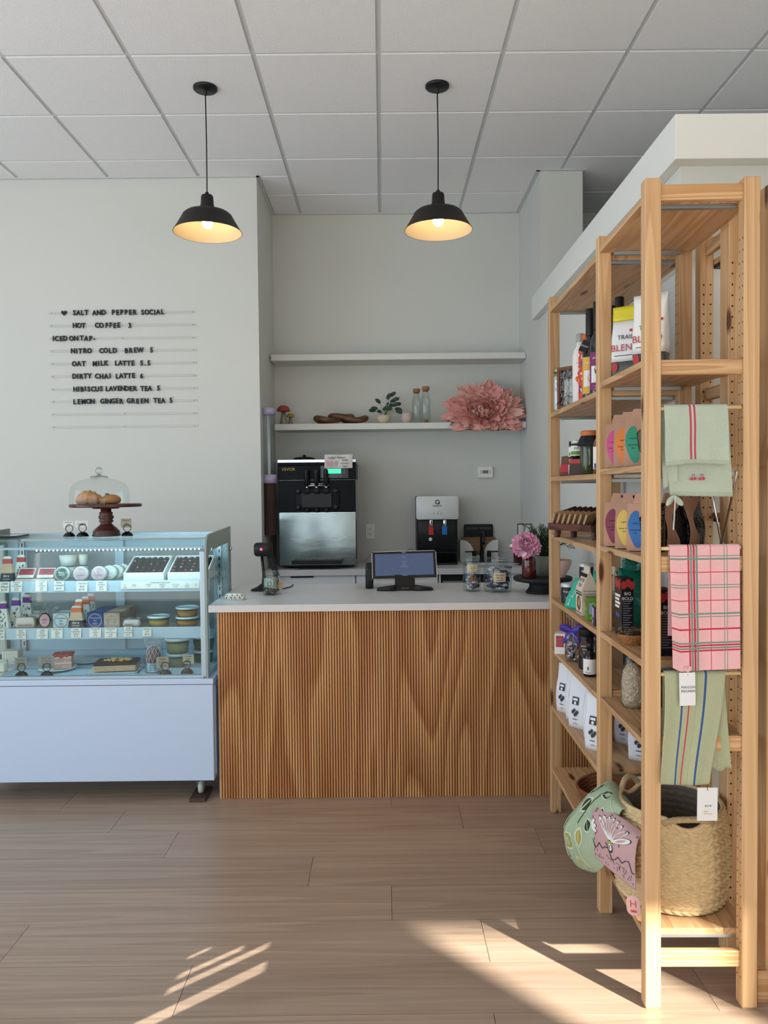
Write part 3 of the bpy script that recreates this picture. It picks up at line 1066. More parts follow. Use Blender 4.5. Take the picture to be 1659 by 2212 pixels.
mat('choc_dark', '#120d0d', 0.55, spec=0.3)
mat('choc_milk', '#7a4b2e', 0.4)
mat('choc_orange', '#b5723e', 0.5)
mat('choc_white', '#cdbfae', 0.5)
mat('tray_black', '#0b0f17', 0.5, spec=0.3)
for k, (x, lb) in enumerate(((-1.173, 'left tilted white box of dark chocolates in the case'), (-0.957, 'right tilted white box of chocolates with orange tops in the case'))):
    t = thing('chocolate_box', lb, 'chocolate box', (x, 3.845, 1.0), 0, 'tilted chocolate boxes')
    m = MB()
    w = 0.098
    pf = [(-0.002, 0.0), (0.175, 0.0), (0.175, 0.108), (0.168, 0.108), (0.006, 0.040), (-0.002, 0.040)]
    m.prism(pf, -w, -w + 0.006, 'X', 'white')
    m.prism(pf, w - 0.006, w, 'X', 'white')
    m.box(-w + 0.006, w - 0.006, -0.002, 0.004, 0, 0.040, 'white')
    m.box(-w + 0.006, w - 0.006, 0.170, 0.175, 0, 0.108, 'white')
    m.box(-w + 0.006, w - 0.006, 0.004, 0.17, 0.0, 0.004, 'white')
    m.build('box', t)
    up = Vector((0, 0.162, 0.068)).normalized()
    mp = flat((0, 0.006, 0.028), (1, 0, 0), up)
    vs = [mp(-w + 0.007, 0, 0), mp(w - 0.007, 0, 0), mp(w - 0.007, 0.172, 0), mp(-w + 0.007, 0.172, 0)]
    MB().add(vs, [(0, 1, 2, 3)], 'tray_black').build('liner', t, solid=0.002)
    n = Vector((1, 0, 0)).cross(up)
    for r in range(5):
        for c in range(6):
            p = mp(-0.075 + c * 0.030, 0.022 + r * 0.033, 0.0042) + Vector((x, 3.845, 1.0))
            mt = 'choc_dark'
            X = Matrix((Vector((1, 0, 0)), up, n)).transposed().to_4x4()
            cm = MB().loft([[X @ Vector(q) for q in rr(0.019, 0.021, z, 0.004, 2)] for z in (0, 0.007)] + [[X @ Vector(q) for q in rr(0.015, 0.017, 0.009, 0.004, 2)]], mt, False)
            tp = ['choc_milk', 'choc_dark', 'choc_dark', 'choc_dark', 'choc_white'][(r * 3 + c) % 5] if k == 0 else ['choc_orange', 'choc_dark', 'choc_orange', 'choc_white', 'choc_dark'][(r * 2 + c) % 5]
            cm.ball(X @ Vector((0, 0, 0.009)), 0.0058 if k else 0.0045, tp, 8, (1, 1, 0.5))
            o = cm.build('chocolate')
            o.location = p
            tag(o, 'one of the dark topped chocolates in rows in the %s box' % ('right orange-dotted', 'left')[1 - k], 'chocolate', 'chocolates in the %s box' % ('left', 'right')[k])

# ---- middle shelf of the case
ZS = 0.772
for x, y, h, lb in ((-1.861, 3.84, 0.138, 'front purple-banded leaf-printed cracker carton, next to the picture edge'),
                    (-1.826, 3.90, 0.146, 'second purple-banded leaf-printed cracker carton in the row'), (-1.803, 3.97, 0.152, 'rearmost purple-banded leaf-printed cracker carton')):
    cracker_carton(x, y, ZS, 0.062, h, 'band_purple', lb, GC, navy=False, lean=0.0)
cracker_carton(-1.915, 3.83, ZS, 0.082, 0.09, 'band_purple', 'navy purple-banded cracker carton cut by the picture edge', GC)
mat('cheese_pink', '#d8c2bd', 0.6)
mat('cheese_herb', '#6f7a4d', 0.7)
for x, y, z, lb in ((-1.755, 3.85, ZS, 'pale film-wrapped cheese block at the front, green-edged, by the purple cartons'), (-1.735, 3.93, ZS, 'pale film-wrapped cheese block behind the front one')):
    t = thing('cheese_block', lb, 'cheese block', (x, y, z), 0.15, 'film-wrapped cheese blocks')
    MB().loft([rr(0.088, 0.05, 0.002, 0.008), rr(0.092, 0.052, 0.028, 0.010), rr(0.08, 0.045, 0.054, 0.012)], 'cheese_pink').build('block', t)
    MB().box(0.047, 0.051, -0.02, 0.02, 0.006, 0.046, 'cheese_herb').build('herb_end', t)
    m = MB().text('VEGAN CHEDDAR', 0.010, 'ink', flat((0, -0.0265, 0.012)), 0, 0.004, 0.0008, xs=0.8)
    m.build('lettering', t)
t = thing('plastic_tub', 'shallow clear-lidded tub behind the pale cheese blocks', 'plastic tub', (-1.775, 4.02, ZS), 0)
MB().solid([(0.034, 0.0), (0.040, 0.066)], 'cheese_white', 28).build('tub', t)
MB().solid([(0.043, 0.0665), (0.044, 0.074), (0.036, 0.079)], 'clear_plastic', 28).build('lid', t)

t = thing('twist_wrapped_cheese', 'round cheese standing in a clear twist of film beside the white cheese box', 'cheese', (-1.662, 3.845, ZS), 0.35)
X = Matrix.Translation((0, 0, 0.038)) @ Matrix.Diagonal((0.78, 1, 1.08, 1)) @ Matrix.Rotation(PI / 2 - 0.1, 4, 'X')
MB().solid([(0.030, -0.012), (0.034, -0.008), (0.034, 0.008), (0.030, 0.012)], 'black_matte', 32, xf=X).build('wheel', t)
m = MB()
mp = lambda u, v, h=0.0: X @ Vector((u, v, 0.0125 + h))
m.disc(mp, 0.029, 0.029, 'label_pink', seg=32).lines(['REBEL', 'brie'], 0.011, 'band_purple', mp, 0, 0.0, 1.2, 0.001)
m.build('sticker', t)
m = MB()
for cx, tx, hh in ((-0.004, 0.006, 0.128), (0.022, 0.062, 0.118)):
    secs = []
    for i in range(8):
        f = i / 7
        ww = 0.036 * (1 - f) ** 0.8 + 0.001
        secs.append([(cx + (tx - cx) * f + ww * cos(a) * (1 + 0.15 * sin(3 * a + i)), 0.02 + 0.55 * ww * sin(a), 0.03 + (hh - 0.03) * f) for a in [2 * PI * j / 14 for j in range(14)]])
    m.loft(secs, 'film')
m.build('film_twist', t)

mat('box_pale', '#c9d6dd', 0.5)
mat('box_blue', '#24468a', 0.5)
mat('box_tan', '#b39a86', 0.55)


def cheese_box(x, y, mt, ink, label, group, front=True):
    t = thing('cheese_box', label, 'cheese box', (x, y, ZS), 0, group)
    MB().box(-0.0395, 0.0395, 0, 0.036, 0.0, 0.072, mt).build('box', t, bevel=0.0015)
    if front:
        mp = flat((0, -0.0003, 0.036))
        k = MB().ringd(mp, 0.034, 0.0012, ink, h=0.0006).ringd(mp, 0.030, 0.0008, ink, h=0.0006)
        k.lines(['Macadamia', 'Nut', '- Brie -'], 0.0105, ink, mp, 0, 0.009, 1.25, 0.0007)
        k.text('VEGAN', 0.005, ink, mp, 0, -0.023, 0.0007)
        k.build('emblem', t)
    mp = flat((0, 0.003, 0.0722), (1, 0, 0), (0, 1, 0))
    MB().text('Macadamia Nut Brie', 0.0085, ink, mp, 0, 0.012, 0.0006, xs=0.8).build('lettering', t)
    return t


cheese_box(-1.580, 3.84, 'box_pale', 'carton_navy', 'front white cheese box with a round navy emblem', 'white cheese boxes')
for i in range(2):
    cheese_box(-1.580, 3.8785 + i * 0.0385, 'box_pale', 'carton_navy', ('middle', 'rear')[i] + ' white cheese box standing behind the front one', 'white cheese boxes', False)
cheese_box(-1.4135, 3.84, 'box_blue', 'leaf_print', 'front blue cheese box with a round white emblem', 'blue cheese boxes')
for i in range(5):
    cheese_box(-1.4135, 3.8785 + i * 0.0385, 'box_blue', 'leaf_print', ('second', 'third', 'fourth', 'fifth', 'rearmost')[i] + ' blue cheese box in the row behind the front blue one', 'blue cheese boxes', False)
cheese_box(-1.3325, 3.84, 'box_tan', 'leaf_print', 'front tan cheese box with a round white emblem', 'tan cheese boxes')
for i in range(6):
    cheese_box(-1.3325, 3.8785 + i * 0.0385, 'box_tan', 'leaf_print', ('second', 'third', 'fourth', 'fifth', 'sixth', 'rearmost')[i] + ' tan cheese box in the row behind the front tan one', 'tan cheese boxes', False)
cracker_carton(-1.4975, 3.832, ZS, 0.080, 0.112, 'band_orange', 'navy orange-banded cracker carton between white and blue cheese boxes', GC)
for i, (x, y, h) in enumerate(((-1.512, 3.895, 0.134), (-1.499, 3.945, 0.142), (-1.489, 3.995, 0.15))):
    cracker_carton(x, y, ZS, 0.058, h, 'band_orange', 'leaf-printed orange-banded cracker carton, %s behind the navy one' % ('first', 'second', 'third')[i], GC, navy=False)
t = thing('cheese_block', 'small pale cheese wrapped in film beside the tan cheese boxes', 'cheese block', (-1.232, 3.84, ZS), -0.08)
MB().loft([rr(0.080, 0.04, 0.001, 0.008), rr(0.084, 0.042, 0.022, 0.010), rr(0.07, 0.034, 0.038, 0.012)], 'cheese_pink').build('block', t)
MB().loft([rr(0.090, 0.048, 0.0005, 0.008), rr(0.094, 0.05, 0.03, 0.01), rr(0.098, 0.02, 0.050, 0.004), rr(0.1, 0.01, 0.052, 0.004)], 'film').build('film_wrap', t)
MB().text('TRUFFLE', 0.010, 'ink', flat((0, -0.0262, 0.01)), -0.006, 0.004, 0.0008).build('lettering', t)

mat('dip_orange', '#c98b4f', 0.55, vary=0.12, vscale=60)
mat('dip_yellow', '#d2ab63', 0.55, vary=0.1, vscale=60)
mat('lid_clear', '#c8dbe2', 0.25)


def tub(x, y, z, r, h, food, label, group, name='food_tub', r0=None):
    t = thing(name, label, 'food tub', (x, y, z), 0, group)
    r0 = r0 or r * 0.9
    MB().solid([(r0 - 0.002, 0.002), (r - 0.003, h * 0.62)], food, 32).build('filling', t)
    MB().lathe([(1e-4, 0.0006), (r0, 0.0006), (r, h * 0.8)], 'clear_plastic', 32).build('tub', t)
    MB().solid([(r + 0.001, h * 0.8), (r + 0.004, h * 0.82), (r + 0.004, h * 0.96), (r + 0.001, h), (r - 0.006, h), (r - 0.009, h * 0.94)], 'lid_clear', 32).build('lid', t)
    return t


tub(-1.1125, 3.88, ZS, 0.052, 0.052, 'dip_yellow', 'single clear-lidded tub of yellow dip on the middle case shelf', 'tubs of dip')
tub(-0.9715, 3.88, ZS, 0.053, 0.047, 'dip_orange', 'lower tub of the two stacked orange dip tubs', 'tubs of dip')
tub(-0.9705, 3.88, ZS + 0.0475, 0.053, 0.047, 'dip_orange', 'upper tub of the two stacked orange dip tubs', 'tubs of dip')

# ---- deck of the case
ZD = 0.576
mat('cake_cream', '#e6ddcf', 0.8, vary=0.05, vscale=40)
mat('cake_crumb', '#c9a98c', 0.9, vary=0.18, vscale=90, bump=0.4, bscale=200)
mat('strawberry', '#a11d2b', 0.3, vary=0.25, vscale=50)
mat('pink_sponge', '#cfa19a', 0.9, vary=0.3, vscale=55, bump=0.4, bscale=150)
mat('ganache', '#2b1811', 0.3, bump=0.3, bscale=70)
mat('nut', '#c79d62', 0.6, vary=0.2, vscale=60)
mat('china', '#e3ebec', 0.2)


def plate(x, y, r, label):
    t = tag(MB().solid([(r * 0.55, 0.0), (r * 0.6, 0.003), (r * 0.75, 0.005), (r, 0.011), (r, 0.013), (r * 0.74, 0.0075), (r * 0.6, 0.0055)], 'china', 40).build('plate'), label, 'plate', 'white plates in the display case')
    t.location = (x, y, ZD)
    return t


def slab_cake(x, y, z, w, d, layers, label, name='cake', rz=0.0, wob=0.0):
    t = thing(name, label, 'cake', (x, y, z), rz)
    h = 0.0
    for i, (mt, dh, part) in enumerate(layers):
        secs = []
        for q in range(3):
            secs.append([(px * (1 + wob * sin(17 * px + 5 * i + q)), py * (1 + wob * cos(13 * py + q)), h + 0.0002 + dh * q / 2) for px, py, _ in rr(w, d, 0, 0.005, 2)])
        MB().loft(secs, mt, False).build(part, t)
        h += dh + 0.0003
    return t, h


plate(-1.585, 3.80, 0.088, 'white plate under the red-topped strawberry cake')
plate(-1.505, 3.97, 0.085, 'empty white plate behind the strawberry cake')
t, h = slab_cake(-1.566, 3.825, ZD + 0.0075, 0.085, 0.085, [('pink_sponge', 0.024, 'sponge'), ('cake_cream', 0.006, 'cream'), ('pink_sponge', 0.022, 'sponge'), ('cake_cream', 0.006, 'cream')], 'tall slice of layered strawberry cake with glossy red topping', rz=0.25, wob=0.02)
m = MB()
m.grid(10, 10, lambda u, v: ((u - 0.5) * 0.092, (v - 0.5) * 0.090, h + 0.010 + 0.003 * sin(9 * u) * cos(8 * v) - (0.012 if (u < 0.08 or u > 0.92 or v < 0.08) and int(u * 10 + v * 7) % 3 else 0.004)), 'strawberry')
m.build('jam_topping', t, solid=0.006)
o = MB().box(-1.925, -1.80, 3.68, 3.84, ZD, ZD + 0.006, 'china').build('cake_tray')
tag(o, 'white tray under the pale cheesecake pieces at the left of the deck', 'tray', 'white trays in the display case')
for i, (x, y) in enumerate(((-1.895, 3.725), (-1.832, 3.735), (-1.86, 3.80))):
    slab_cake(x, y, ZD + 0.0062, 0.054, 0.05, [('cake_crumb', 0.007, 'crust'), ('cake_cream', 0.036, 'filling')], ('pale cheesecake piece at the front left of the tray', 'pale cheesecake piece beside the front card holder', 'pale cheesecake piece at the back of the left tray')[i], rz=0.1)
o = MB().box(-1.95, -1.84, 3.93, 4.06, ZD, ZD + 0.006, 'china').build('cake_tray')
tag(o, 'white tray at the back left of the deck with a white loaf cake', 'tray', 'white trays in the display case')
slab_cake(-1.895, 3.995, ZD + 0.0062, 0.085, 0.06, [('cake_cream', 0.045, 'sponge'), ('cake_cream', 0.008, 'icing')], 'white iced loaf cake at the back left corner of the deck')
tr_ = MB()
tr_.loft([rr(0.225, 0.14, 0.0, 0.01), rr(0.235, 0.15, 0.009, 0.012), rr(0.24, 0.155, 0.010, 0.012), rr(0.228, 0.143, 0.004, 0.01)], 'china', False)
o = tag(tr_.build('cake_tray'), 'white tray under the chocolate nut cake', 'tray', 'white trays in the display case')
o.location = (-1.292, 3.765, ZD)
o.rotation_euler = (0, 0, 0.10)
t, h = slab_cake(-1.285, 3.77, ZD + 0.0105, 0.195, 0.125, [('cake_crumb', 0.026, 'sponge'), ('ganache', 0.011, 'ganache')], 'square chocolate cake topped with nuts, on a white tray', rz=0.12)
m = MB()
for i in range(70):
    a, r = rnd.uniform(0, 2 * PI), 0.05 * math.sqrt(rnd.random())
    m.ball((0.005 + r * cos(a) * 1.25, 0.005 + r * sin(a) * 0.8, h + 0.004), rnd.uniform(0.004, 0.0075), 'nut', 6, (1, 0.8, 0.7))
m.build('chopped_nuts', t)
# salami in film
mat('salami', '#6d2630', 0.4, vary=0.3, vscale=45)
mat('label_ice', '#bcd3e6', 0.5)
t = thing('salami', 'dark red netted salami standing in a clear film bag', 'salami', (-1.098, 3.735, ZD), 0.1)
m = MB().solid([(0.012, 0.012), (0.026, 0.022), (0.033, 0.05), (0.034, 0.08), (0.027, 0.108), (0.012, 0.120)], 'salami', 28)
m.build('sausage', t)
m = MB()
for k in range(-5, 6):
    for s in (1, -1):
        m.tube([(0.0348 * (1 - ((z - 0.066) / 0.062) ** 4) ** 0.5 * cos(a), 0.0348 * (1 - ((z - 0.066) / 0.062) ** 4) ** 0.5 * sin(a), z) for z, a in [(0.012 + 0.108 * i / 12, -PI / 2 + k * 0.55 + s * i * 0.11) for i in range(13)]], 0.0007, 'cake_cream', 5)
m.build('netting', t)
m = MB().lathe([(0.0365, 0.006), (0.0365, 0.048)], 'label_ice', 12, a0=-PI / 2 - 0.85, a1=-PI / 2 + 0.85)
mp = wrap(0.0365)
m.lines(['VEGAN', 'FENNEL', 'SALAMI'], 0.009, 'carton_navy', mp, 0, 0.036, 1.25, 0.0012)
m.build('sticker', t)
m = MB().loft([rr(0.082, 0.07, 0.0008, 0.02), rr(0.088, 0.076, 0.08, 0.03), rr(0.078, 0.05, 0.125, 0.02), rr(0.09, 0.03, 0.155, 0.01), rr(0.096, 0.012, 0.165, 0.005)], 'film')
m.build('film_bag', t)
mat('pasta', '#b3a674', 0.7, vary=0.3, vscale=120, bump=0.6, bscale=120)
mat('greens', '#5f7444', 0.7, vary=0.4, vscale=60, bump=0.6, bscale=70)
GD = 'tubs of salad on the case deck'
tub(-1.016, 3.86, ZD, 0.052, 0.066, 'pasta', 'lower tub of pasta salad in the corner of the deck', GD, r0=0.044)
tub(-1.017, 3.86, ZD + 0.0665, 0.058, 0.078, 'pasta', 'upper tub of pasta salad stacked in the corner of the deck', GD, r0=0.05)
tub(-0.911, 3.955, ZD, 0.050, 0.062, 'greens', 'lower tub of green salad at the right end of the deck', GD, r0=0.042)
tub(-0.910, 3.955, ZD + 0.0625, 0.056, 0.074, 'greens', 'upper tub of green salad with white lid at the right end', GD, r0=0.046)
MB().tube([(-1.15, 3.665, ZD + 0.024), (-1.15, 3.662, ZD + 0.003), (-1.06, 3.660, ZD + 0.003), (-1.055, 3.662, ZD + 0.022)], 0.0022, 'black', 8).build('wire_easel')
tag(bpy.data.objects['wire_easel'], 'small black wire easel in front of the salami', 'easel')


# ---- card holders
def card_holder(x, y, z, cw, ch, cz, cx, ls, label, tint='kraft_card', rz=0.0, s=1.0, spikes=True):
    t = thing('card_holder', label, 'card holder', (x, y, z), rz, 'domed black card holders')
    MB().solid([(0.029 * s, 0.0), (0.029 * s, 0.002), (0.027 * s, 0.008 * s), (0.020 * s, 0.017 * s), (0.010 * s, 0.0215 * s), (0.001, 0.023 * s)], 'black_gloss', 28).build('dome', t)
    MB().tube([(0.0185 * s * cos(a), 0, 0.040 * s + 0.0185 * s * sin(a)) for a in [2 * PI * i / 28 for i in range(28)]], 0.0018, 'black', 8, True).build('ring', t)
    m = MB()
    m.box(cx - cw / 2, cx + cw / 2, 0.0024, 0.0032, cz, cz + ch, tint)
    sz = ch / (len(ls) * 1.25 + 0.3)
    mp = flat((cx, 0.0024, cz))
    for i, q in enumerate(ls):
        xs = min(1.0, cw * 0.88 / (0.6 * sz * len(q)))
        m.text(q, sz, 'ink', mp, 0, ch - sz * 1.1 - i * sz * 1.22, 0.0008, shear=0.15, xs=xs)
    m.build('card', t)


mat('kraft_card', '#b3a793', 0.8)
mat('grey_card', '#8e8f8c', 0.8)
card_holder(-1.704, 3.675, ZD, 0.056, 0.050, 0.036, -0.003, ['Cashew', 'Cheesecake', '(GF)'], 'domed card holder with card reading Cashew Cheesecake', 'grey_card')
card_holder(-1.585, 3.675, ZD, 0.077, 0.058, 0.034, -0.002, ['Vanilla Cake', 'w/ Strawberry', 'rhubarb icing', '& icing'], 'domed card holder with large card reading Vanilla Cake w/ Strawberry', 'grey_card')
card_holder(-1.028, 3.675, ZD, 0.056, 0.052, 0.032, -0.012, ['Vegan', 'Fennel', 'Salami'], 'domed card holder with tilted kraft card in front of the pasta salad', 'kraft_card', 0.15)
card_holder(-0.932, 3.70, ZD, 0.056, 0.044, 0.044, 0.006, ['Pasta Salad', '(GF)', '$8.99'], 'domed card holder in the right corner of the deck', 'kraft_card', -0.2)
ZT = GT + 0.0006
card_holder(-1.588, 3.985, ZT, 0.050, 0.036, 0.042, -0.006, ['Cinnamon', 'pull', 'bread'], 'domed card holder on the case top with card reading Cinnamon', 'paper')
card_holder(-1.520, 3.985, ZT, 0.066, 0.034, 0.046, -0.006, ['Croissants'], 'domed card holder on the case top with card reading Croissants', 'paper', 0, 1.05)
card_holder(-1.294, 3.985, ZT, 0.054, 0.046, 0.042, -0.006, ['Almond', 'Joy', 'Cookies'], 'domed card holder on the case top with kraft card reading Almond', 'kraft_card')

# ---- cake stand with dome on the case top
wood('mango_wood', '#6a3b33', '#3c1f1e', 'X', 14, 3, 6, 0.8, rough=0.35)
thin('dome_glass', '#f9fcfb', 0.01, 0.035)
cs = thing('cake_stand', 'dark turned wooden cake stand with a glass dome on the display case', 'cake stand', (-1.405, 4.0, ZT), 0)
MB().solid([(0.069, 0.0), (0.069, 0.008), (0.066, 0.012), (0.066, 0.024), (0.060, 0.032), (0.048, 0.044), (0.036, 0.054), (0.029, 0.062), (0.027, 0.068), (0.035, 0.072), (0.036, 0.078), (0.030, 0.083),
            (0.037, 0.090), (0.038, 0.100), (0.030, 0.108), (0.033, 0.112), (0.033, 0.119), (0.026, 0.124), (0.026, 0.138)], 'mango_wood', 40).build('pedestal', cs)
MB().solid([(0.026, 0.138), (0.064, 0.139), (0.067, 0.147), (0.173, 0.1475), (0.176, 0.151), (0.176, 0.160), (0.173, 0.1635), (0.001, 0.1635)], 'mango_wood', 56).build('top', cs)
d = MB().lathe([(0.146, 0.1642), (0.1462, 0.172), (0.1445, 0.215), (0.138, 0.247), (0.122, 0.268), (0.095, 0.281), (0.055, 0.291), (0.040, 0.294), (0.001, 0.295)], 'dome_glass', 56, (-0.030, 0, 0))
do = d.build('dome', cs, label='clear glass dome')
mat('glass_solid', '#e8f0f0', 0.02, trans=1.0, ior=1.45)
MB().solid([(0.041, 0.2955), (0.043, 0.300), (0.040, 0.304), (0.018, 0.306), (0.012, 0.310), (0.013, 0.314)], 'glass_solid', 32, (-0.030, 0, 0)).ball((-0.030, 0, 0.331), 0.0195, 'glass_solid', 24).build('knob', do)
mat('croissant_crust', '#b5824c', 0.5, vary=0.35, vscale=35, bump=0.3, bscale=60)
mat('bun_crust', '#ad7743', 0.42, vary=0.25, vscale=20)
m = MB()
secs = []
for i in range(31):
    f = i / 30
    a = -0.9 + 1.8 * f
    r = (0.008 + 0.031 * sin(PI * f) ** 0.8) * (1 + 0.11 * abs(sin(PI * 6.5 * f)))
    c = Vector((0.085 * sin(a), 0.055 * (1 - cos(a)) * 1.6, 0.0))
    d = Vector((cos(a), 1.1 * sin(a), 0)).normalized()
    n = Vector((-d.y, d.x, 0))
    secs.append([c + n * r * cos(q) + Vector((0, 0, max(0.0005, 0.78 * r + 0.85 * r * sin(q)))) for q in [2 * PI * j / 18 for j in range(18)]])
m.loft(secs, 'croissant_crust')
o = tag(m.build('croissant'), 'ridged golden croissant under the glass dome', 'croissant')
o.location = (-1.466, 3.935, ZT + 0.164)
t = thing('bun', 'round golden filled bun under the glass dome beside the croissant', 'bun', (-1.362, 3.955, ZT + 0.164))
MB().solid([(0.030, 0.0), (0.044, 0.006), (0.049, 0.018), (0.045, 0.032), (0.030, 0.043), (0.012, 0.047)], 'bun_crust', 32, xf=Matrix.Diagonal((1.0, 0.85, 1, 1))).build('bread', t)
m = MB()
for i in range(5):
    a = 2 * PI * i / 5
    m.ball((-0.018 + 0.006 * cos(a), -0.005 + 0.006 * sin(a), 0.049), 0.005, 'greens', 8, (1, 0.6, 0.8))
m.build('herb_sprig', t)
t = thing('tablet', 'flat dark tablet lying on the display case at the picture edge', 'tablet', (-1.90, 3.98, ZT + 0.001), 0.1)
MB().box(-0.06, 0.075, -0.08, 0.10, 0, 0.008, 'dark_metal').build('body', t, bevel=0.002)
MB().box(-0.052, 0.067, -0.072, 0.092, 0.0083, 0.009, 'door_glass').build('screen', t)
# ------------------------------------------------------------------ service counter
mat('quartz', '#cfced0', 0.3, vary=0.10, vscale=260)
mat('cabinet_white', '#dfe3e8', 0.4)
CZ = 0.910
ct = thing('service_counter', 'pale stone topped counter faced with vertical oak slats', 'counter', (0.13, 3.99, 0))
MB().box(-0.806, 1.059, 3.604, 4.375, CZ - 0.033, CZ, 'quartz').build('countertop', ct, True, bevel=0.002)
b = MB()
b.box(-0.772, 1.058, 3.637, 3.642, 0.001, CZ - 0.0335, 'slat_groove')
n = 145
pw = (1.058 + 0.772) / n
for i in range(n):
    x0 = -0.772 + i * pw + 0.0016
    x1 = x0 + pw - 0.0032
    q = [(x0, 3.637), (x0, 3.630), (x0 + 0.0016, 3.6275), (x1 - 0.0016, 3.6275), (x1, 3.630), (x1, 3.637)]
    b.prism(q, 0.001, CZ - 0.0335, 'Z', 'oak_slat')
b.build('slat_panel', ct, True)
b = MB()
b.box(-0.775, -0.757, 3.644, 4.30, 0.001, CZ - 0.034, 'cabinet_white')
b.box(-0.757, 1.055, 4.282, 4.30, 0.06, CZ - 0.034, 'cabinet_white')
b.build('carcass', ct, True)

# things on the counter
FZ = 1.9265      # top of the lower floating shelf
mat('pouch_cloth', '#d9d6cd', 0.8, vary=0.04)
t = thing('pouch', 'small white pouch with black leaf print at the left end of the counter', 'pouch', (-0.715, 3.79, CZ))
m = MB().loft([rr(0.082, 0.045, 0.0, 0.010), rr(0.094, 0.052, 0.010, 0.014), rr(0.096, 0.054, 0.020, 0.014), rr(0.080, 0.042, 0.030, 0.012), rr(0.05, 0.02, 0.032, 0.008)], 'pouch_cloth')
m.build('cloth', t)
m = MB()
for i in range(11):
    u = -0.038 + 0.0076 * i
    mp = flat((u, -0.0268, 0.006 + 0.012 * ((i * 5) % 3) / 2), (1, 0, 0), (rnd.uniform(-1, 1), 0, 1))
    m.add([mp(0, 0), mp(0.003, 0.006), mp(0, 0.012), mp(-0.003, 0.006)], [(0, 1, 2, 3)], 'ink')
    mp = flat((u, -0.008, 0.0326), (1, 0, 0), (rnd.uniform(-1, 1), 1, 0.0))
    m.add([mp(0, -0.006), mp(0.003, 0), mp(0, 0.006), mp(-0.003, 0)], [(0, 1, 2, 3)], 'ink')
m.build('leaf_print', t)
t = thing('barcode_scanner', 'black barcode scanner on a gooseneck stand with a red glow', 'scanner', (-0.632, 4.13, CZ))
MB().loft([rr(0.15, 0.10, 0.0, 0.045, 8, 0.01), rr(0.146, 0.096, 0.006, 0.045, 8, 0.01), rr(0.10, 0.06, 0.018, 0.03, 8, 0.015), rr(0.03, 0.03, 0.032, 0.014, 8, 0.0), rr(0.02, 0.02, 0.036, 0.01, 8, 0.0)], 'black_matte').build('base', t)
MB().tube([(0, 0, 0.030), (0.004, 0, 0.08), (0.0, 0, 0.13), (-0.006, 0.003, 0.185)], 0.0075, 'black', 12).build('gooseneck', t)
m = MB()
m.loft([[(p[0] + 0.012, p[2] - 0.075, 0.208 + p[1]) for p in rr(w, h, z, 0.018, 6)] for w, h, z in ((0.086, 0.060, 0.0), (0.096, 0.072, 0.012), (0.090, 0.068, 0.05), (0.062, 0.05, 0.10), (0.03, 0.03, 0.12))], 'black')
hd_ = m.build('head', t)
hd_.location.z = 0.012
m = MB().loft([[(0.035 + 0.035 * f + p[0], 0.012 + p[1] * 1.0, 0.19 - 0.115 * f) for p in rr(0.036 - 0.006 * f, 0.034, 0, 0.012, 4)] for f in (0, 0.25, 0.6, 0.9, 1.0)], 'black_matte')
m.build('handle', t)
mat('red_led', '#ff2030', 0.4, emit=(1, 0.02, 0.06, 1), estr=14)
MB().ball((0.004, -0.0775, 0.222), 0.006, 'red_led', 10).build('aiming_light', t, label='glowing red dot')
MB().tube([(0.072, 0.012, 0.075), (0.082, 0.02, 0.03), (0.10, 0.03, 0.004), (0.13, 0.10, 0.004), (0.135, 0.20, 0.004)], 0.003, 'black', 8).build('cord', t)

thin('jar_glass', '#eef4f2', 0.02, 0.07)


def jar(t, r, h, neck, hn):
    p = [(1e-4, 0.004), (r * 0.8, 0.003), (r * 0.94, 0.001), (r, 0.012), (r, h - hn - 0.030), (r * 0.97, h - hn - 0.016), (neck, h - hn), (neck, h - hn + 0.004), (neck + 0.0028, h - hn + 0.008), (neck, h - hn + 0.012), (neck + 0.001, h - 0.006), (neck + 0.0028, h - 0.003), (neck, h), (neck - 0.003, h - 0.003)]
    return MB().lathe(p, 'jar_glass', 40).build('jar', t)


mat('banknote', '#9da596', 0.8, vary=0.15, vscale=90)
mat('coin', '#9a8a7a', 0.35, metal=0.8, vary=0.3, vscale=60)
t = thing('tip_jar', 'open glass tip jar with banknotes and coins beside the scanner', 'tip jar', (-0.565, 3.955, CZ))
jar(t, 0.041, 0.122, 0.036, 0.024)
m = MB()
for i in range(46):
    a, r = rnd.uniform(0, 2 * PI), 0.029 * math.sqrt(rnd.random())
    X = Matrix.Translation((r * cos(a), r * sin(a), 0.007 + 0.026 * rnd.random())) @ Matrix.Rotation(rnd.uniform(-0.9, 0.9), 4, 'X') @ Matrix.Rotation(rnd.uniform(-0.9, 0.9), 4, 'Y')
    m.solid([(0.0095, -0.0007), (0.0095, 0.0007)], 'coin', 12, xf=X, smooth=False)
o = m.build('coins', t)
o['kind'] = 'stuff'
for i, (a0, a1, z, r) in enumerate(((-2.7, -0.6, 0.036, 0.0375), (-1.2, 0.8, 0.040, 0.0355), (0.6, 2.9, 0.034, 0.036))):
    m = MB().grid(14, 6, lambda u, v: ((r + 0.0012 * sin(9 * u)) * cos(a0 + (a1 - a0) * u), (r + 0.0012 * sin(9 * u)) * sin(a0 + (a1 - a0) * u), z + 0.048 * v + 0.004 * sin(5 * u + i)), 'banknote')
    mp = wrap(r, z, 0, 0, (a0 + a1) / 2)
    m.ringd(mp, 0.011, 0.002, 'leaf_ink', 0, 0.024, 0.0015)
    m.build('banknote', t, solid=0.0004)
mat('kraft_tag', '#a98a64', 0.8)
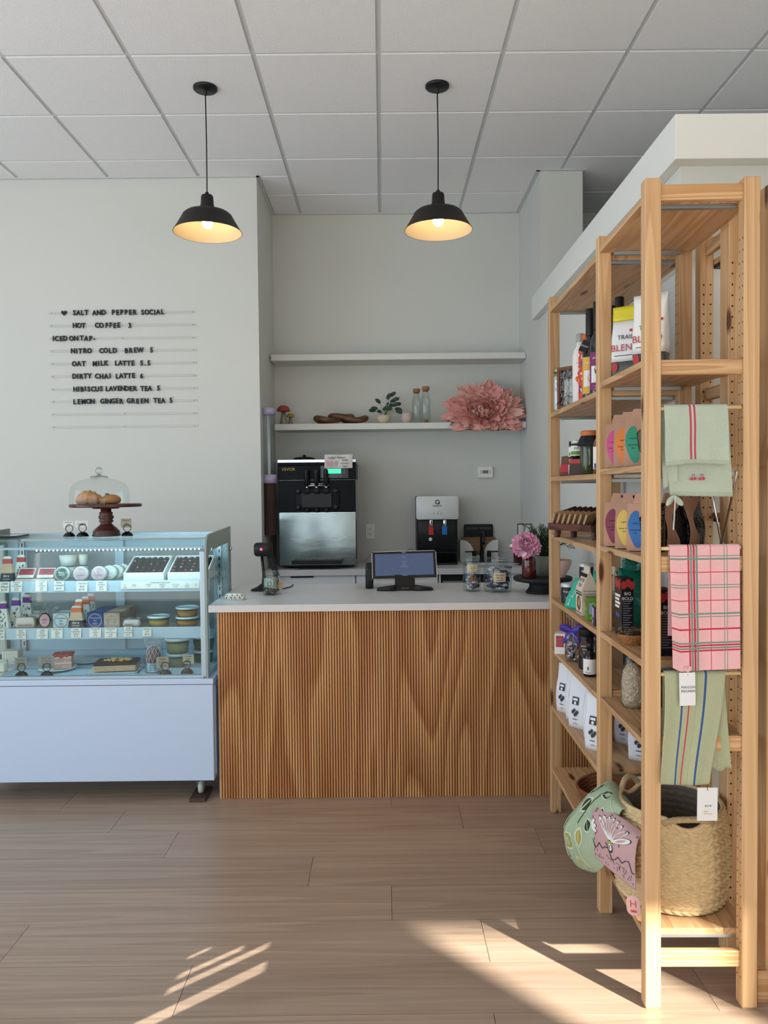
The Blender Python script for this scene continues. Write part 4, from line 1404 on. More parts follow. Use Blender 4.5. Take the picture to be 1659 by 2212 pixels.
MB().box(0.038, 0.060, -0.012, -0.011, 0.030, 0.066, 'kraft_tag').tube([(0.037, -0.006, 0.098), (0.046, -0.014, 0.08), (0.049, -0.0115, 0.064)], 0.0008, 'cake_cream', 6).build('tag', t)

# point of sale tablet
mat('screen_blue', '#1c2740', 0.18, emit=(0.20, 0.29, 0.52, 1), estr=0.30)
mat('screen_text', '#93a0bb', 0.5, emit=(0.4, 0.48, 0.66, 1), estr=0.25)
mat('blue_tape', '#5a8fd0', 0.6)
t = thing('point_of_sale_tablet', 'tilted tablet register with dark blue screen on a black stand', 'tablet register', (0.113, 4.08, CZ))
X = Matrix.Translation((0.0, 0.0, 0.058)) @ Matrix.Rotation(-0.018, 4, 'Y') @ Matrix.Rotation(-0.42, 4, 'X')
W, Hh = 0.170, 0.155
m = MB().loft([[X @ Vector((p[0], d, p[1] + Hh / 2)) for p in rr(2 * W + e, Hh + e, 0, 0.012, 5)] for d, e in ((0.014, -0.006), (0.010, 0.0), (0.002, 0.0), (0.0, -0.002))], 'chrome', False)
m.build('housing', t)
mp = lambda u, v, h=0.0: X @ Vector((u, -h, v))
m = MB().rect(mp, -W + 0.003, W - 0.003, 0.003, Hh - 0.003, 'black_gloss', 0.0006)
m.build('bezel', t)
m = MB().rect(mp, -W + 0.017, W - 0.017, 0.020, Hh - 0.016, 'screen_blue', 0.0012)
for v, s in ((0.118, 'Welcome'), (0.094, 'Checkout'), (0.083, 'Total'), (0.074, 'Add item'), (0.065, 'Review and pay')):
    m.text(s, 0.0062, 'screen_text', mp, 0.0, v, 0.0016)
m.text('Square', 0.008, 'white', mp, 0.0, Hh - 0.011, 0.001)
m.build('screen', t, label='dark blue lit screen')
MB().rect(mp, -0.013, 0.013, 0.006, 0.022, 'blue_tape', 0.0016).build('tape', t)
m = MB()
m.prism([(-0.030, 0.0), (-0.022, 0.03), (0.012, 0.085), (0.030, 0.085), (0.05, 0.0)], -0.052, 0.052, 'X', 'black_gloss')
m.text('SQUARE', 0.011, 'grey_ink', flat((0, -0.0295, 0.010), (1, 0, 0), (0, 0.008, 0.03)), 0, 0, 0.001)
m.build('stand', t)
for s in (-1, 1):
    MB().loft([[(s * x, p[0] - 0.010, 0.001 + p[1] + h / 2) for p in rr(d, h, 0, 0.006, 4)] for x, d, h in ((0.045, 0.075, 0.026), (0.09, 0.07, 0.020), (0.138, 0.05, 0.014), (0.146, 0.03, 0.008))], 'black', True).build('foot', t)
t = thing('card_reader', 'small black card reader standing behind the left edge of the tablet', 'card reader', (-0.073, 4.20, CZ))
MB().loft([[(p[0], p[1], z) for p in rr(w, d, 0, 0.008, 4)] for w, d, z in ((0.04, 0.10, 0.0), (0.042, 0.105, 0.01), (0.042, 0.10, 0.12), (0.036, 0.085, 0.136))], 'black_gloss').build('body', t)
MB().box(-0.017, 0.017, -0.053, -0.0515, 0.05, 0.10, 'dark_metal').build('slot', t)

# candy jars
for i, (nm, c1, c2, c3) in enumerate((('a', '#cfd9e2', '#b06a3e', '#3a4f7a'), ('b', '#5d4a7a', '#d6d2df', '#3a3148'))):
    for j, c in enumerate((c1, c2, c3)):
        mat('wrapper_%s%d' % (nm, j), c, 0.3, vary=0.35, vscale=70)
mat('note_tan', '#cdbb97', 0.8)


def candy_jar(x, y, r, h, neck, lb, fill, pre, note, nv, nw, nh, nlines, count):
    t = thing('candy_jar', lb, 'candy jar', (x, y, CZ), 0, 'open glass candy jars')
    jar(t, r, h, neck, 0.026)
    m = MB().lathe([(r + 0.0008, nv), (r + 0.0008, nv + nh)], 'note_tan', 10, a0=-PI / 2 - nw / 2 / r, a1=-PI / 2 + nw / 2 / r)
    mp = wrap(r + 0.0008)
    m.lines(nlines, nh * 0.24, 'ink', mp, 0, nv + nh * 0.68, 1.15, 0.0008, shear=0.15)
    m.build('note', t, label='tan handwritten note')
    for k in range(count):
        a, q = rnd.uniform(0, 2 * PI), (r - 0.016) * math.sqrt(rnd.uniform(0.15, 1.0))
        z = 0.016 + (fill - 0.02) * (k / count) * (0.85 + 0.3 * rnd.random())
        X = Matrix.Translation((q * cos(a), q * sin(a), z)) @ Matrix.Rotation(rnd.uniform(0, 6.28), 4, 'Z') @ Matrix.Rotation(rnd.uniform(-1, 1), 4, 'X')
        c = MB()
        mt = 'wrapper_%s%d' % (pre, k % 3)
        s = 0.0088
        c.loft([[(xx, w * s * cos(p) * (1 + 0.2 * sin(3 * p)), w * s * 0.8 * sin(p)) for p in [2 * PI * j / 8 for j in range(8)]] for xx, w in ((-0.018, 0.9), (-0.011, 0.25), (-0.007, 0.9), (0, 1.05), (0.007, 0.9), (0.011, 0.25), (0.018, 0.9))], mt, True, xf=X)
        o = c.build('wrapped_candy')
        o.location = (x, y, CZ)
        tag(o, 'one of the twist-wrapped candies in the %s jar on the counter' % ('tall narrow', 'wide')[pre == 'b'], 'candy', 'candies in the %s jar' % ('narrow', 'wide')[pre == 'b'])


candy_jar(0.454, 4.02, 0.0455, 0.176, 0.041, 'tall narrow open glass jar of pale wrapped candies', 0.085, 'a', 1, 0.105, 0.055, 0.034, ['Sea salt', 'caramel', '75c'], 44)
candy_jar(0.584, 4.00, 0.071, 0.172, 0.052, 'wide open glass jar of purple wrapped candies', 0.115, 'b', 1, 0.055, 0.062, 0.046, ['Chocolate', 'sea salt', 'caramel', '75c'], 110)

# black stand with vase, planter and bowl
BX, BY = 0.800, 3.93
t = thing('pedestal_stand', 'low black round pedestal stand under the vase, planter and bowl', 'stand', (BX, BY, CZ))
MB().solid([(0.085, 0.0), (0.084, 0.006), (0.072, 0.020), (0.066, 0.036), (0.070, 0.050), (0.085, 0.0565)], 'black_matte', 48).build('foot', t)
MB().solid([(0.12, 0.0567), (0.141, 0.062), (0.146, 0.069), (0.146, 0.077), (0.143, 0.0805)], 'black_matte', 64).build('top', t)
SZ = CZ + 0.081
mat('amber_glass', '#4a1210', 0.06, coat=0.6)
t = thing('bottle_vase', 'dark amber glass bottle vase holding the pink peony', 'vase', (0.722, 3.88, SZ), 0, 'dark amber bottles')
MB().lathe([(1e-4, 0.001), (0.032, 0.001), (0.035, 0.006), (0.035, 0.084), (0.033, 0.096), (0.022, 0.106), (0.014, 0.112), (0.0135, 0.130), (0.0155, 0.132), (0.0155, 0.138), (0.012, 0.138), (0.011, 0.12)], 'amber_glass', 40).build('bottle', t)
dupv = dup(t, (1.005, 5.83, 0.876), 0, 'dark amber glass bottle on the back counter left of the rosemary')
mat('peony_pink', '#e9a3c4', 0.6, vary=0.16, vscale=18, sheen=0.3)
mat('peony_light', '#f2cfdd', 0.6, vary=0.08, vscale=30)
mat('stem_green', '#4c6a3a', 0.6)


def petal(m, X, L, Wd, curl, cup, mt, ruff=0.1, nu=5, nv=6, sd=0.0):
    def fn(u, v):
        w = Wd * (sin(PI * (0.10 + 0.73 * v)) ** 0.8) * (1 if v < 0.98 else 0.7)
        x = (u - 0.5) * 2
        ed = ruff * Wd * sin(5 * x + 7 * v + sd) * v
        return X @ Vector((x * w / 2, cup * (1 - x * x) * Wd * -1 + ed - curl * L * v * v, L * v + 0.06 * L * sin(4 * x + sd) * v))
    m.grid(nu, nv, fn, mt)


def peony(name, label, loc, R, mats_, n, sq=(1, 1, 1), rz=0.0, face=(0, -1, 0.35), cat='flower', stem=None):
    t = thing(name, label, cat, loc, rz)
    m = MB()
    ga = PI * (3 - 5 ** 0.5)
    fz = Vector(face).normalized()
    fx = fz.orthogonal().normalized()
    fy = fz.cross(fx)
    B = Matrix((fx, fy, fz)).transposed().to_4x4()
    for i in range(n):
        f = (i + 0.5) / n
        th = 0.12 + 1.75 * f ** 0.75
        ph = ga * i
        d = Vector((sin(th) * cos(ph), sin(th) * sin(ph), cos(th)))
        z = d
        x = Vector((-sin(ph), cos(ph), 0))
        y = z.cross(x)
        L = R * (0.50 + 0.36 * f + rnd.uniform(-0.08, 0.12))
        base = d * R * (0.16 + 0.10 * f)
        X = Matrix.Diagonal((*sq, 1)) @ B @ Matrix.Translation(base) @ Matrix((x, y, z)).transposed().to_4x4() @ Matrix.Rotation(rnd.uniform(-0.35, 0.35), 4, 'Z')
        petal(m, X, L, R * ((0.34 + 0.22 * f) if name == 'peony' else (0.36 - 0.10 * f)), rnd.uniform(-0.30, 0.25), 0.22, mats_[0] if rnd.random() < 0.8 else mats_[1], 0.10, sd=i)
    if name == 'paper_flower':
        # petals lie on the shelf board or hang in front of its edge
        for q in range(len(m.v)):
            px, py, pz = m.v[q]
            if pz + loc[2] < FZ + 0.003:
                if py + loc[1] > 5.895:
                    m.v[q] = (px, py, FZ + 0.003 + 0.0013 * ((q // 42) % 15) + 0.05 * max(0.0, pz + loc[2] - FZ + 0.10) - loc[2])
                else:
                    m.v[q] = (px, min(py, 5.858 - 0.0014 * ((q // 42) % 24) - loc[1]), max(pz, FZ - loc[2] - 0.052 - 0.018 * abs(sin(23 * px))))
    m.build('petals', t)
    m = MB().ball((0, 0, 0), R * 0.30, mats_[0], 14, sq)
    m.build('heart', t)
    if stem:
        MB().tube(stem, 0.003, 'stem_green', 8).build('stem', t)
    return t


peony('peony', 'pink peony bloom in the amber bottle vase', (0.706, 3.86, 1.158), 0.068, ('peony_pink', 'peony_light'), 90, (1, 1, 0.92), 0, (-0.1, -1, 0.5), stem=[(0, 0, 0), (0.010, 0.012, -0.03), (0.016, 0.02, -0.08)])
mat('planter_grey', '#7d7e74', 0.8, vary=0.06)
mat('soil', '#2b211b', 0.9)
mat('rosemary', '#5d6f57', 0.7, vary=0.25, vscale=25)
mat('rosemary_dark', '#33422f', 0.7)
t = thing('potted_rosemary', 'rosemary bush in a grey pot on the black stand', 'potted plant', (0.822, 3.985, SZ))
MB().lathe([(1e-4, 0.0), (0.046, 0.0), (0.053, 0.10), (0.049, 0.10), (0.046, 0.088), (1e-4, 0.088)], 'planter_grey', 32).build('pot', t)
MB().solid([(0.0455, 0.0885), (0.0455, 0.0905)], 'soil', 24).build('soil', t)
m = MB()
for i in range(64):
    a = rnd.uniform(0, 2 * PI)
    sp = rnd.uniform(0.15, 1.35)
    L = rnd.uniform(0.09, 0.17)
    if i < 6:
        a, sp, L = (PI - 0.3, PI + 0.1, PI + 0.45, PI - 0.1, 0.2, -0.3)[i], (1.9, 2.0, 1.7, 1.5, 1.6, 1.7)[i], (0.20, 0.13, 0.11, 0.17, 0.12, 0.14)[i]
    tip = Vector((0.062 * sp * cos(a) * 1.35, 0.045 * sp * sin(a), L * (1.0 if sp < 1.2 else 0.35)))
    pts = [Vector((0.012 * cos(a), 0.012 * sin(a), 0.09)) + tip * f + Vector((0, 0, 0.03 * sin(PI * f) * sp)) for f in (0, 0.33, 0.66, 1)]
    m.tube(pts, [0.0018, 0.0015, 0.0012, 0.0008], 'rosemary_dark', 5)
    nn = int(L * 260)
    for k in range(nn):
        f = 0.12 + 0.88 * k / nn
        s = f * 3
        j = min(2, int(s))
        p = pts[j].lerp(pts[j + 1], s - j)
        d = (pts[j + 1] - pts[j]).normalized()
        q = d.orthogonal().normalized()
        q.rotate(Matrix.Rotation(k * 2.4 + i, 3, d))
        e = (q * 0.8 + d * 0.6).normalized() * rnd.uniform(0.015, 0.026)
        w = d.cross(q) * 0.0018
        m.add([p - w, p + w, p + e * 0.7 + w, p + e, p + e * 0.7 - w], [(0, 1, 2, 3, 4)], 'rosemary' if k % 3 else 'rosemary_dark')
m.build('foliage', t)
mat('bowl_pink', '#c9a9a2', 0.5, vary=0.04)
mat('bowl_tan', '#b98a66', 0.6)
t = thing('bowl', 'pinkish ceramic footed bowl on the right of the black stand', 'bowl', (0.876, 3.865, SZ))
MB().lathe([(1e-4, 0.0), (0.020, 0.0), (0.022, 0.006), (0.026, 0.018), (0.042, 0.045), (0.052, 0.072), (0.054, 0.088), (0.0515, 0.0885)], 'bowl_pink', 40).build('bowl', t)
MB().lathe([(0.0513, 0.0883), (0.049, 0.072), (0.038, 0.045), (0.02, 0.022), (1e-4, 0.018)], 'bowl_tan', 40).build('glaze', t, label='tan glazed inside')
mat('cookbook', '#c8c4bb', 0.6)
t = thing('notepad', 'white notepad lying on the counter behind the shelf upright', 'notepad', (0.985, 3.99, CZ), 0.1)
MB().box(-0.05, 0.05, -0.07, 0.07, 0, 0.006, 'paper').box(-0.05, 0.05, 0.055, 0.07, 0.0062, 0.0085, 'black').build('pad', t)

# ------------------------------------------------------------------ back counter in the niche
BZ = 0.875
bc = thing('back_counter', 'long white back counter with drawer fronts along the niche', 'counter', (0.125, 5.83, 0))
NA, NB = NX0 + 0.002, NX1 - 0.002
s0, s1, sy0, sy1 = 0.60, 1.00, 5.63, 5.90
b = MB()
b.box(NA, s0, 5.502, YN - 0.014, BZ - 0.043, BZ, 'quartz')
b.box(s1, NB, 5.502, YN - 0.014, BZ - 0.043, BZ, 'quartz')
b.box(s0, s1, 5.502, sy0, BZ - 0.043, BZ, 'quartz')
b.box(s0, s1, sy1, YN - 0.014, BZ - 0.043, BZ, 'quartz')
b.build('countertop', bc, True)
MB().box(NA, NB, YN - 0.0135, YN - 0.001, BZ - 0.04, BZ + 0.062, 'quartz').build('backsplash', bc, True)
MB().box(NA, NB, 5.56, YN - 0.02, 0.08, BZ - 0.0435, 'cabinet_white').build('carcass', bc, True)
for x0, x1, hdl in ((NA, -0.195, True), (-0.191, 0.385, True), (0.83, NB, False)):
    d = MB().box(x0 + 0.002, x1 - 0.002, 5.522, 5.54, 0.62, BZ - 0.047, 'cabinet_white').build('drawer', bc, True)
    if hdl:
        c = (x0 + x1) / 2 - 0.06
        MB().box(c - 0.08, c + 0.08, 5.512, 5.522, BZ - 0.056, BZ - 0.0465, 'black').build('handle', d, True)
    MB().box(x0 + 0.002, x1 - 0.002, 5.522, 5.54, 0.10, 0.616, 'cabinet_white').build('drawer', bc, True)
b = MB()
b.box(0.40, 0.82, 5.5405, 5.556, 0.10, BZ - 0.048, 'black_matte')  # flat black panel stands in for the shaded depth of the opening
b.box(0.395, 0.405, 5.52, 5.55, 0.10, BZ - 0.047, 'cabinet_white')
b.box(0.42, 0.56, 5.53, 5.54, 0.765, 0.782, 'steel')
b.build('open_shelf', bc, True)
b = MB()
b.box(s0 - 0.012, s1 + 0.012, sy0 - 0.012, sy0 + 0.004, BZ + 0.0005, BZ + 0.004, 'steel')
b.box(s0 - 0.012, s1 + 0.012, sy1 - 0.004, sy1 + 0.012, BZ + 0.0005, BZ + 0.004, 'steel')
b.box(s0 - 0.012, s0 + 0.004, sy0, sy1, BZ + 0.0005, BZ + 0.004, 'steel')
b.box(s1 - 0.004, s1 + 0.012, sy0, sy1, BZ + 0.0005, BZ + 0.004, 'steel')
b.box(s0 + 0.002, s1 - 0.002, sy0 + 0.002, sy1 - 0.002, BZ - 0.16, BZ - 0.155, 'steel')
b.box(s0 + 0.0005, s0 + 0.003, sy0 + 0.002, sy1, BZ - 0.155, BZ, 'steel')
b.box(s1 - 0.003, s1 - 0.0005, sy0 + 0.002, sy1, BZ - 0.155, BZ, 'steel')
b.build('sink', bc, True, label='steel sink basin')

# soft serve machine
mat('steel_panel', '#8f9596', 0.16, metal=1.0, bump=0.12, bscale=3.5, stretch=(1, 1, 2.5))
mat('machine_black', '#03080c', 0.3, spec=0.12)
t = thing('ice_cream_machine', 'black and steel soft serve machine with three levers', 'ice cream machine', (-0.463, 5.60, BZ))
w = 0.278
MB().box(-w + 0.006, w - 0.006, 0.01, 0.50, 0.022, 0.735, 'steel').build('body', t, bevel=0.004)
MB().box(-w, w, -0.006, 0.50, 0.735, 0.752, 'machine_black').box(-w, w, -0.008, 0.002, 0.63, 0.735, 'machine_black').box(-w + 0.003, w - 0.003, 0.003, 0.495, 0.632, 0.7345, 'machine_black').build('head', t, bevel=0.003)
MB().box(-w - 0.002, w + 0.002, -0.01, 0.502, 0.7525, 0.776, 'steel').build('top_tray', t, bevel=0.003)
MB().box(-w + 0.004, w - 0.004, -0.004, 0.0095, 0.399, 0.629, 'machine_black').build('front_plate', t, bevel=0.002)
MB().box(-w + 0.007, w - 0.007, -0.005, 0.0095, 0.024, 0.397, 'steel_panel').build('steel_panel', t, label='brushed steel lower front panel')
m = MB()
for i in range(26):
    m.box(w - 0.0058, w - 0.0045, 0.04, 0.16, 0.06 + i * 0.011, 0.066 + i * 0.011, 'ink')
m.build('vent', t)
for x in (-0.11, 0.14):
    m = MB().solid([(0.082, 0.7765), (0.082, 0.787), (0.074, 0.795), (0.05, 0.801), (0.012, 0.804), (0.010, 0.818), (0.001, 0.819)], 'black_matte', 36, (x, 0.22, 0))
    m.build('hopper_lid', t)
MB().text('VEVOR', 0.031, 'brand_gold' if mat('brand_gold', '#d2b54a', 0.5) else '', flat((-0.224, -0.0082, 0.697), (1, 0, 0)), 0.022, 0, 0.001).build('lettering', t)
m = MB().box(0.028, 0.222, -0.0105, -0.0085, 0.643, 0.730, 'black_gloss')
mp = flat((0, -0.0106, 0))
for a, b2, c, d in ((0.028, 0.222, 0.643, 0.6445), (0.028, 0.222, 0.7285, 0.73), (0.028, 0.0295, 0.643, 0.73), (0.2205, 0.222, 0.643, 0.73)):
    m.rect(mp, a, b2, c, d, 'grey_ink', 0.0006)
for i in range(4):
    m.disc(mp, 0.006, 0.006, 'grey_ink', 0.085 + i * 0.028, 0.657, 0.0006, 14)
for i in range(2):
    m.disc(mp, 0.006, 0.006, 'grey_ink', 0.196, 0.676 + i * 0.018, 0.0006, 14)
cpn = m.build('control_panel', t)
mat('lcd_green', '#0f6a4a', 0.4, emit=(0.05, 0.8, 0.45, 1), estr=1.6)
m = MB().rect(mp, 0.072, 0.172, 0.674, 0.708, 'lcd_green', 0.0007)
for i in range(9):
    m.rect(mp, 0.095 + i * 0.007, 0.0985 + i * 0.007, 0.692, 0.703, 'white', 0.0012)
m.build('display', cpn, label='glowing green display')
# dispensing head
m = MB()
m.loft([[(p[0], d, 0.495 + p[1]) for p in rr(a, b2, 0, 0.035, 6)] for a, b2, d in ((0.315, 0.158, -0.004), (0.315, 0.158, -0.026), (0.30, 0.145, -0.034))], 'black_matte')
m.loft([[(p[0], d, 0.487 + p[1]) for p in rr(a, b2, 0, 0.006, 2)] for a, b2, d in ((0.215, 0.105, -0.034), (0.21, 0.10, -0.050))], 'black', False)
for i in (-1, 0, 1):
    m.loft([[(i * 0.068 + p[0], p[1] - 0.032, z) for p in rr(0.045, 0.05, 0, 0.012, 4)] for z in (0.53, 0.575)], 'black_matte')
    m.solid([(0.014, 0.40), (0.016, 0.43)], 'black', 16, (i * 0.068, -0.042, 0))
m.build('dispensing_head', t)
m = MB()
for sx in (-1, 1):
    for sz in (-1, 1):
        m.solid([(0.019, 0), (0.019, 0.014), (0.012, 0.018)], 'black', 6, xf=Matrix.Translation((sx * 0.132, -0.034, 0.495 + sz * 0.057)) @ Matrix.Rotation(PI / 2, 4, 'X'), smooth=False)
m.build('thumb_nut', t)
m = MB()
m.tube([(-0.085, -0.045, 0.590), (0.085, -0.045, 0.590)], 0.0055, 'chrome', 10)
m.tube([(-0.085, -0.045, 0.602), (0.085, -0.045, 0.602)], 0.0045, 'chrome', 10)
m.build('lever_rod', t)
for i in (-1, 0, 1):
    m = MB().solid([(0.010, 0.566), (0.011, 0.585)], 'chrome', 16, (i * 0.068, -0.045, 0))
    m.loft([[(i * 0.068 + r * cos(a), -0.045 - 0.03 * (z - 0.58) / 0.13 + r * sin(a), z) for a in [2 * PI * j / 16 for j in range(16)]] for r, z in ((0.009, 0.586), (0.016, 0.594), (0.0165, 0.62), (0.0175, 0.67), (0.0165, 0.697), (0.009, 0.705))], 'black')
    m.build('lever', t)
m = MB().box(-0.175, 0.172, -0.115, -0.006, 0.040, 0.066, 'black')
for i in range(17):
    m.box(-0.165 + i * 0.02, -0.156 + i * 0.02, -0.110, -0.012, 0.0663, 0.069, 'dark_metal')
m.build('drip_tray', t)
m = MB()
for x in (-0.19, 0.20):
    for y in (0.06, 0.44):
        m.solid([(0.016, 0.0005), (0.018, 0.022)], 'black', 16, (x, y, 0))
m.build('rubber_feet', t)
m = MB().box(-w + 0.02, w - 0.02, 0.02, 0.48, 0.012, 0.0215, 'black')
m.build('base_plate', t)
mat('flyer_pink', '#c9969a', 0.25)
mat('flyer', '#cfc9c4', 0.2)
t = thing('flavour_sign', 'crumpled glossy paper sign taped to the machine top reading today\'s flavors', 'sign', (0.155 - 0.463, 5.583, BZ + 0.712), -0.05)
m = MB().grid(16, 8, lambda u, v: ((u - 0.5) * 0.198, -0.004 * sin(11 * u + 5 * v) * sin(7 * v + 2 * u) - 0.003, 0.096 * v), 'flyer')
mp = flat((0, -0.0085, 0))
m.text("today's flavors", 0.021, 'ink', mp, -0.012, 0.068, 0.0008, shear=0.1)
m.lines(['vanilla', 'strawb', 'swirl'], 0.018, 'ink', mp, 0.045, 0.05, 1.15, 0.0008, shear=0.1)
for u, v in ((-0.055, 0.03), (-0.02, 0.03), (-0.08, 0.035)):
    m.disc(mp, 0.010, 0.022, 'flyer_pink', u, v, 0.0006)
m.build('paper', t)

# water dispenser
mat('cooler_white', '#dcdedd', 0.35)
mat('tap_red', '#c02026', 0.4)
mat('tap_blue', '#1f6fc0', 0.4)
t = thing('water_dispenser', 'white and black water dispenser with red and blue taps', 'water dispenser', (0.404, 5.79, BZ))
m = MB().loft([rr(0.30, 0.30, z, 0.02, 4, 0, 0.155) for z in (0.0, 0.50)], 'black')
m.build('body', t)
m = MB().loft([[(p[0], d, 0.418 + p[1]) for p in rr(a, b2, 0, 0.018, 5)] for a, b2, d in ((0.310, 0.170, 0.04), (0.312, 0.172, -0.012), (0.304, 0.164, -0.020))], 'cooler_white')
m.build('top_panel', t, label='glossy white upper panel')
mp = flat((0, -0.0203, 0))
m = MB().ringd(mp, 0.0165, 0.0065, 'ink', 0.0, 0.461, 0.0006)
m.rect(mp, 0.009, 0.016, 0.445, 0.463, 'ink', 0.0009)
m.text('avalon', 0.026, 'ink', mp, 0, 0.427, 0.0008)
for i in (-1, 0, 1):
    m.disc(mp, 0.003, 0.003, 'ink', i * 0.027, 0.380, 0.0006, 10)
    m.text(('hot', 'cold', 'light')[i + 1], 0.008, 'grey_ink', mp, i * 0.027, 0.368, 0.0008)
m.text('FAULT', 0.007, 'grey_ink', mp, 0.012, 0.393, 0.0008)
m.build('lettering', t)
for x, mt, nm in ((-0.048, 'tap_red', 'hot'), (0.052, 'tap_blue', 'cold')):
    m = MB().box(x - 0.018, x + 0.018, -0.012, 0.004, 0.22, 0.285, mt)
    m.solid([(0.013, 0.285), (0.0155, 0.29), (0.0155, 0.325), (0.013, 0.330)], 'chrome', 20, (x, -0.020, 0))
    if nm == 'hot':
        m.box(x - 0.006, x + 0.006, -0.040, -0.030, 0.305, 0.322, 'tap_red')
    m.build('tap', t, label='%s water tap' % ('red' if nm == 'hot' else 'blue'))
m = MB().disc(flat((-0.052, 0.0045, 0.187)), 0.013, 0.013, 'white', h=0.0006)
m.ringd(flat((-0.052, 0.0045, 0.187)), 0.006, 0.0015, 'ink', h=0.001)
m.build('sticker', t)
m = MB().box(-0.14, 0.14, -0.05, 0.004, 0.0, 0.016, 'black').box(-0.145, 0.145, 0.003, 0.0055, 0.085, 0.092, 'black_matte')
m.build('drip_tray', t)

# paper towel holder, sign, faucet
mat('towel_kraft', '#8b6d52', 0.9)
t = thing('towel_holder', 'white acrylic holder with curved cut-out full of brown paper towels', 'towel holder', (0.735, 6.045, BZ))
c = []
w = 0.145
out = [(-w, 0.001), (w, 0.001), (w, 0.165)]
for i in range(13):
    a = PI * i / 12
    out.append((0.075 + 0.055 * cos(a) - 0.01 + (-0.03 * i / 12), 0.135 - 0.075 * sin(a) + (0.0)))
out = [(-w, 0.001), (w, 0.001), (w, 0.165)] + [(w - 0.012 - (w - 0.05) * sin(PI / 2 * i / 6), 0.165 - 0.115 * (1 - cos(PI / 2 * i / 6))) for i in range(7)] + [(-(w - 0.012 - (w - 0.05) * sin(PI / 2 * i / 6)), 0.165 - 0.115 * (1 - cos(PI / 2 * i / 6))) for i in range(6, -1, -1)] + [(-w, 0.165)]
MB().prism(out, -0.055, -0.050, 'Y', 'white').box(-w, -w + 0.005, -0.0495, 0.06, 0.001, 0.165, 'white').box(w - 0.005, w, -0.0495, 0.06, 0.001, 0.165, 'white').box(-w, w, -0.0495, 0.06, 0.001, 0.005, 'white').build('holder', t)
m = MB()
for i in range(9):
    m.box(-0.128 + 0.003 * (i % 3), 0.128 - 0.003 * (i % 2), -0.045 + i * 0.0105, -0.0365 + i * 0.0105, 0.006, 0.170 + 0.012 * ((i * 7) % 5) / 4, 'towel_kraft')
m.build('paper_towels', t)
t = thing('hand_wash_sign', 'black sign reading HAND WASH standing behind the paper towels', 'sign', (0.745, 6.112, BZ + 0.0005))
MB().loft([[(p[0], d, 0.14 + p[1]) for p in rr(0.228, 0.278, 0, 0.012, 4)] for d in (-0.002, 0.002)], 'black', False).build('panel', t)
MB().text('HAND WASH', 0.030, 'grey_ink', flat((0, -0.0022, 0.238)), 0, 0, 0.0008, xs=1.05).build('lettering', t)
t = thing('faucet', 'matte black two-handled faucet in front of the towel holder', 'faucet', (0.748, 5.945, BZ))
m = MB().solid([(0.024, 0.0), (0.024, 0.004), (0.018, 0.007), (0.0165, 0.09)], 'black', 24)
pts = [(0, 0, 0.085), (0, 0, 0.165)] + [(0, -0.06 + 0.06 * cos(PI * i / 8), 0.165 + 0.058 * sin(PI * i / 8)) for i in range(1, 9)] + [(0, -0.12, 0.14)]
m.tube(pts, 0.0115, 'black', 14)
m.build('spout', t)
for s in (-1, 1):
    m = MB().solid([(0.022, 0.0), (0.022, 0.004), (0.0165, 0.007), (0.0165, 0.085)], 'black', 24, (s * 0.056, 0, 0))
    m.box(min(s * 0.056, s * 0.125), max(s * 0.056, s * 0.125), -0.007, 0.007, 0.074, 0.084, 'black')
    m.build('handle', t)
for i, (x, y, rz, lb) in enumerate(((1.003, 5.70, 0.15, 'left small black menu holder behind the peony'), (1.049, 5.655, -0.25, 'right small black menu holder behind the peony'))):
    t = thing('menu_holder', lb, 'menu holder', (x, y, BZ), rz, 'black menu holders in the niche corner')
    m = MB().box(-0.025, 0.025, -0.003, 0.003, 0.16, 0.30, 'black').box(-0.022, 0.022, -0.016, 0.016, 0.0, 0.005, 'black').box(-0.004, 0.004, -0.003, 0.003, 0.005, 0.16, 'black')
    m.build('stand', t)
    mp = flat((0, -0.0032, 0))
    k = MB().rect(mp, -0.021, 0.021, 0.166, 0.292, 'paper', 0.0006)
    k.lines(['- - -', '- -', '- - -', '- -'], 0.012, 'ink', mp, 0, 0.265, 1.5, 0.0012)
    k.build('card', t)
# wall plates
mat('plate_white', '#f0f0ea', 0.4)
t = thing('power_outlet', 'white double power outlet on the niche wall beside the ice cream machine', 'outlet', (-0.097, YN, 1.105))
MB().box(-0.036, 0.036, -0.006, -0.0005, -0.058, 0.058, 'plate_white').build('plate', t, bevel=0.002)
for s in (-1, 1):
    m = MB().loft([[(p[0], d, s * 0.02 + p[1]) for p in rr(0.034, 0.030, 0, 0.010, 4)] for d in (-0.006, -0.0075)], 'plate_white', False)
    for u in (-0.007, 0.007):
        m.box(u - 0.0012, u + 0.0012, -0.0082, -0.0076, s * 0.02 - 0.002, s * 0.02 + 0.007, 'ink')
    m.solid([(0.003, 0), (0.003, 0.0006)], 'ink', 10, xf=Matrix.Translation((0, -0.0076, s * 0.02 - 0.008)) @ Matrix.Rotation(PI / 2, 4, 'X'))
    m.build('socket', t)
t = thing('thermostat', 'small white wall thermostat with a grey display below the shelves', 'thermostat', (0.803, YN, 1.558))
MB().loft([[(p[0], d, p[1]) for p in rr(0.118 - e, 0.088 - e, 0, 0.008, 4)] for d, e in ((-0.0005, 0), (-0.022, 0), (-0.026, 0.006))], 'plate_white', False).build('case', t)
m = MB().rect(flat((0, -0.0262, 0)), -0.022, 0.022, -0.010, 0.014, 'carton_navy', 0.0006)
m.rect(flat((0, -0.0262, 0)), -0.020, 0.020, -0.008, 0.012, 'planter_grey', 0.001)
m.build('display', t)
m = MB()
for s in (-1, 1):
    for v in (-0.006, 0.008):
        m.box(s * 0.034 - 0.004, s * 0.034 + 0.004, -0.0285, -0.0262, v - 0.003, v + 0.003, 'grey_ink')
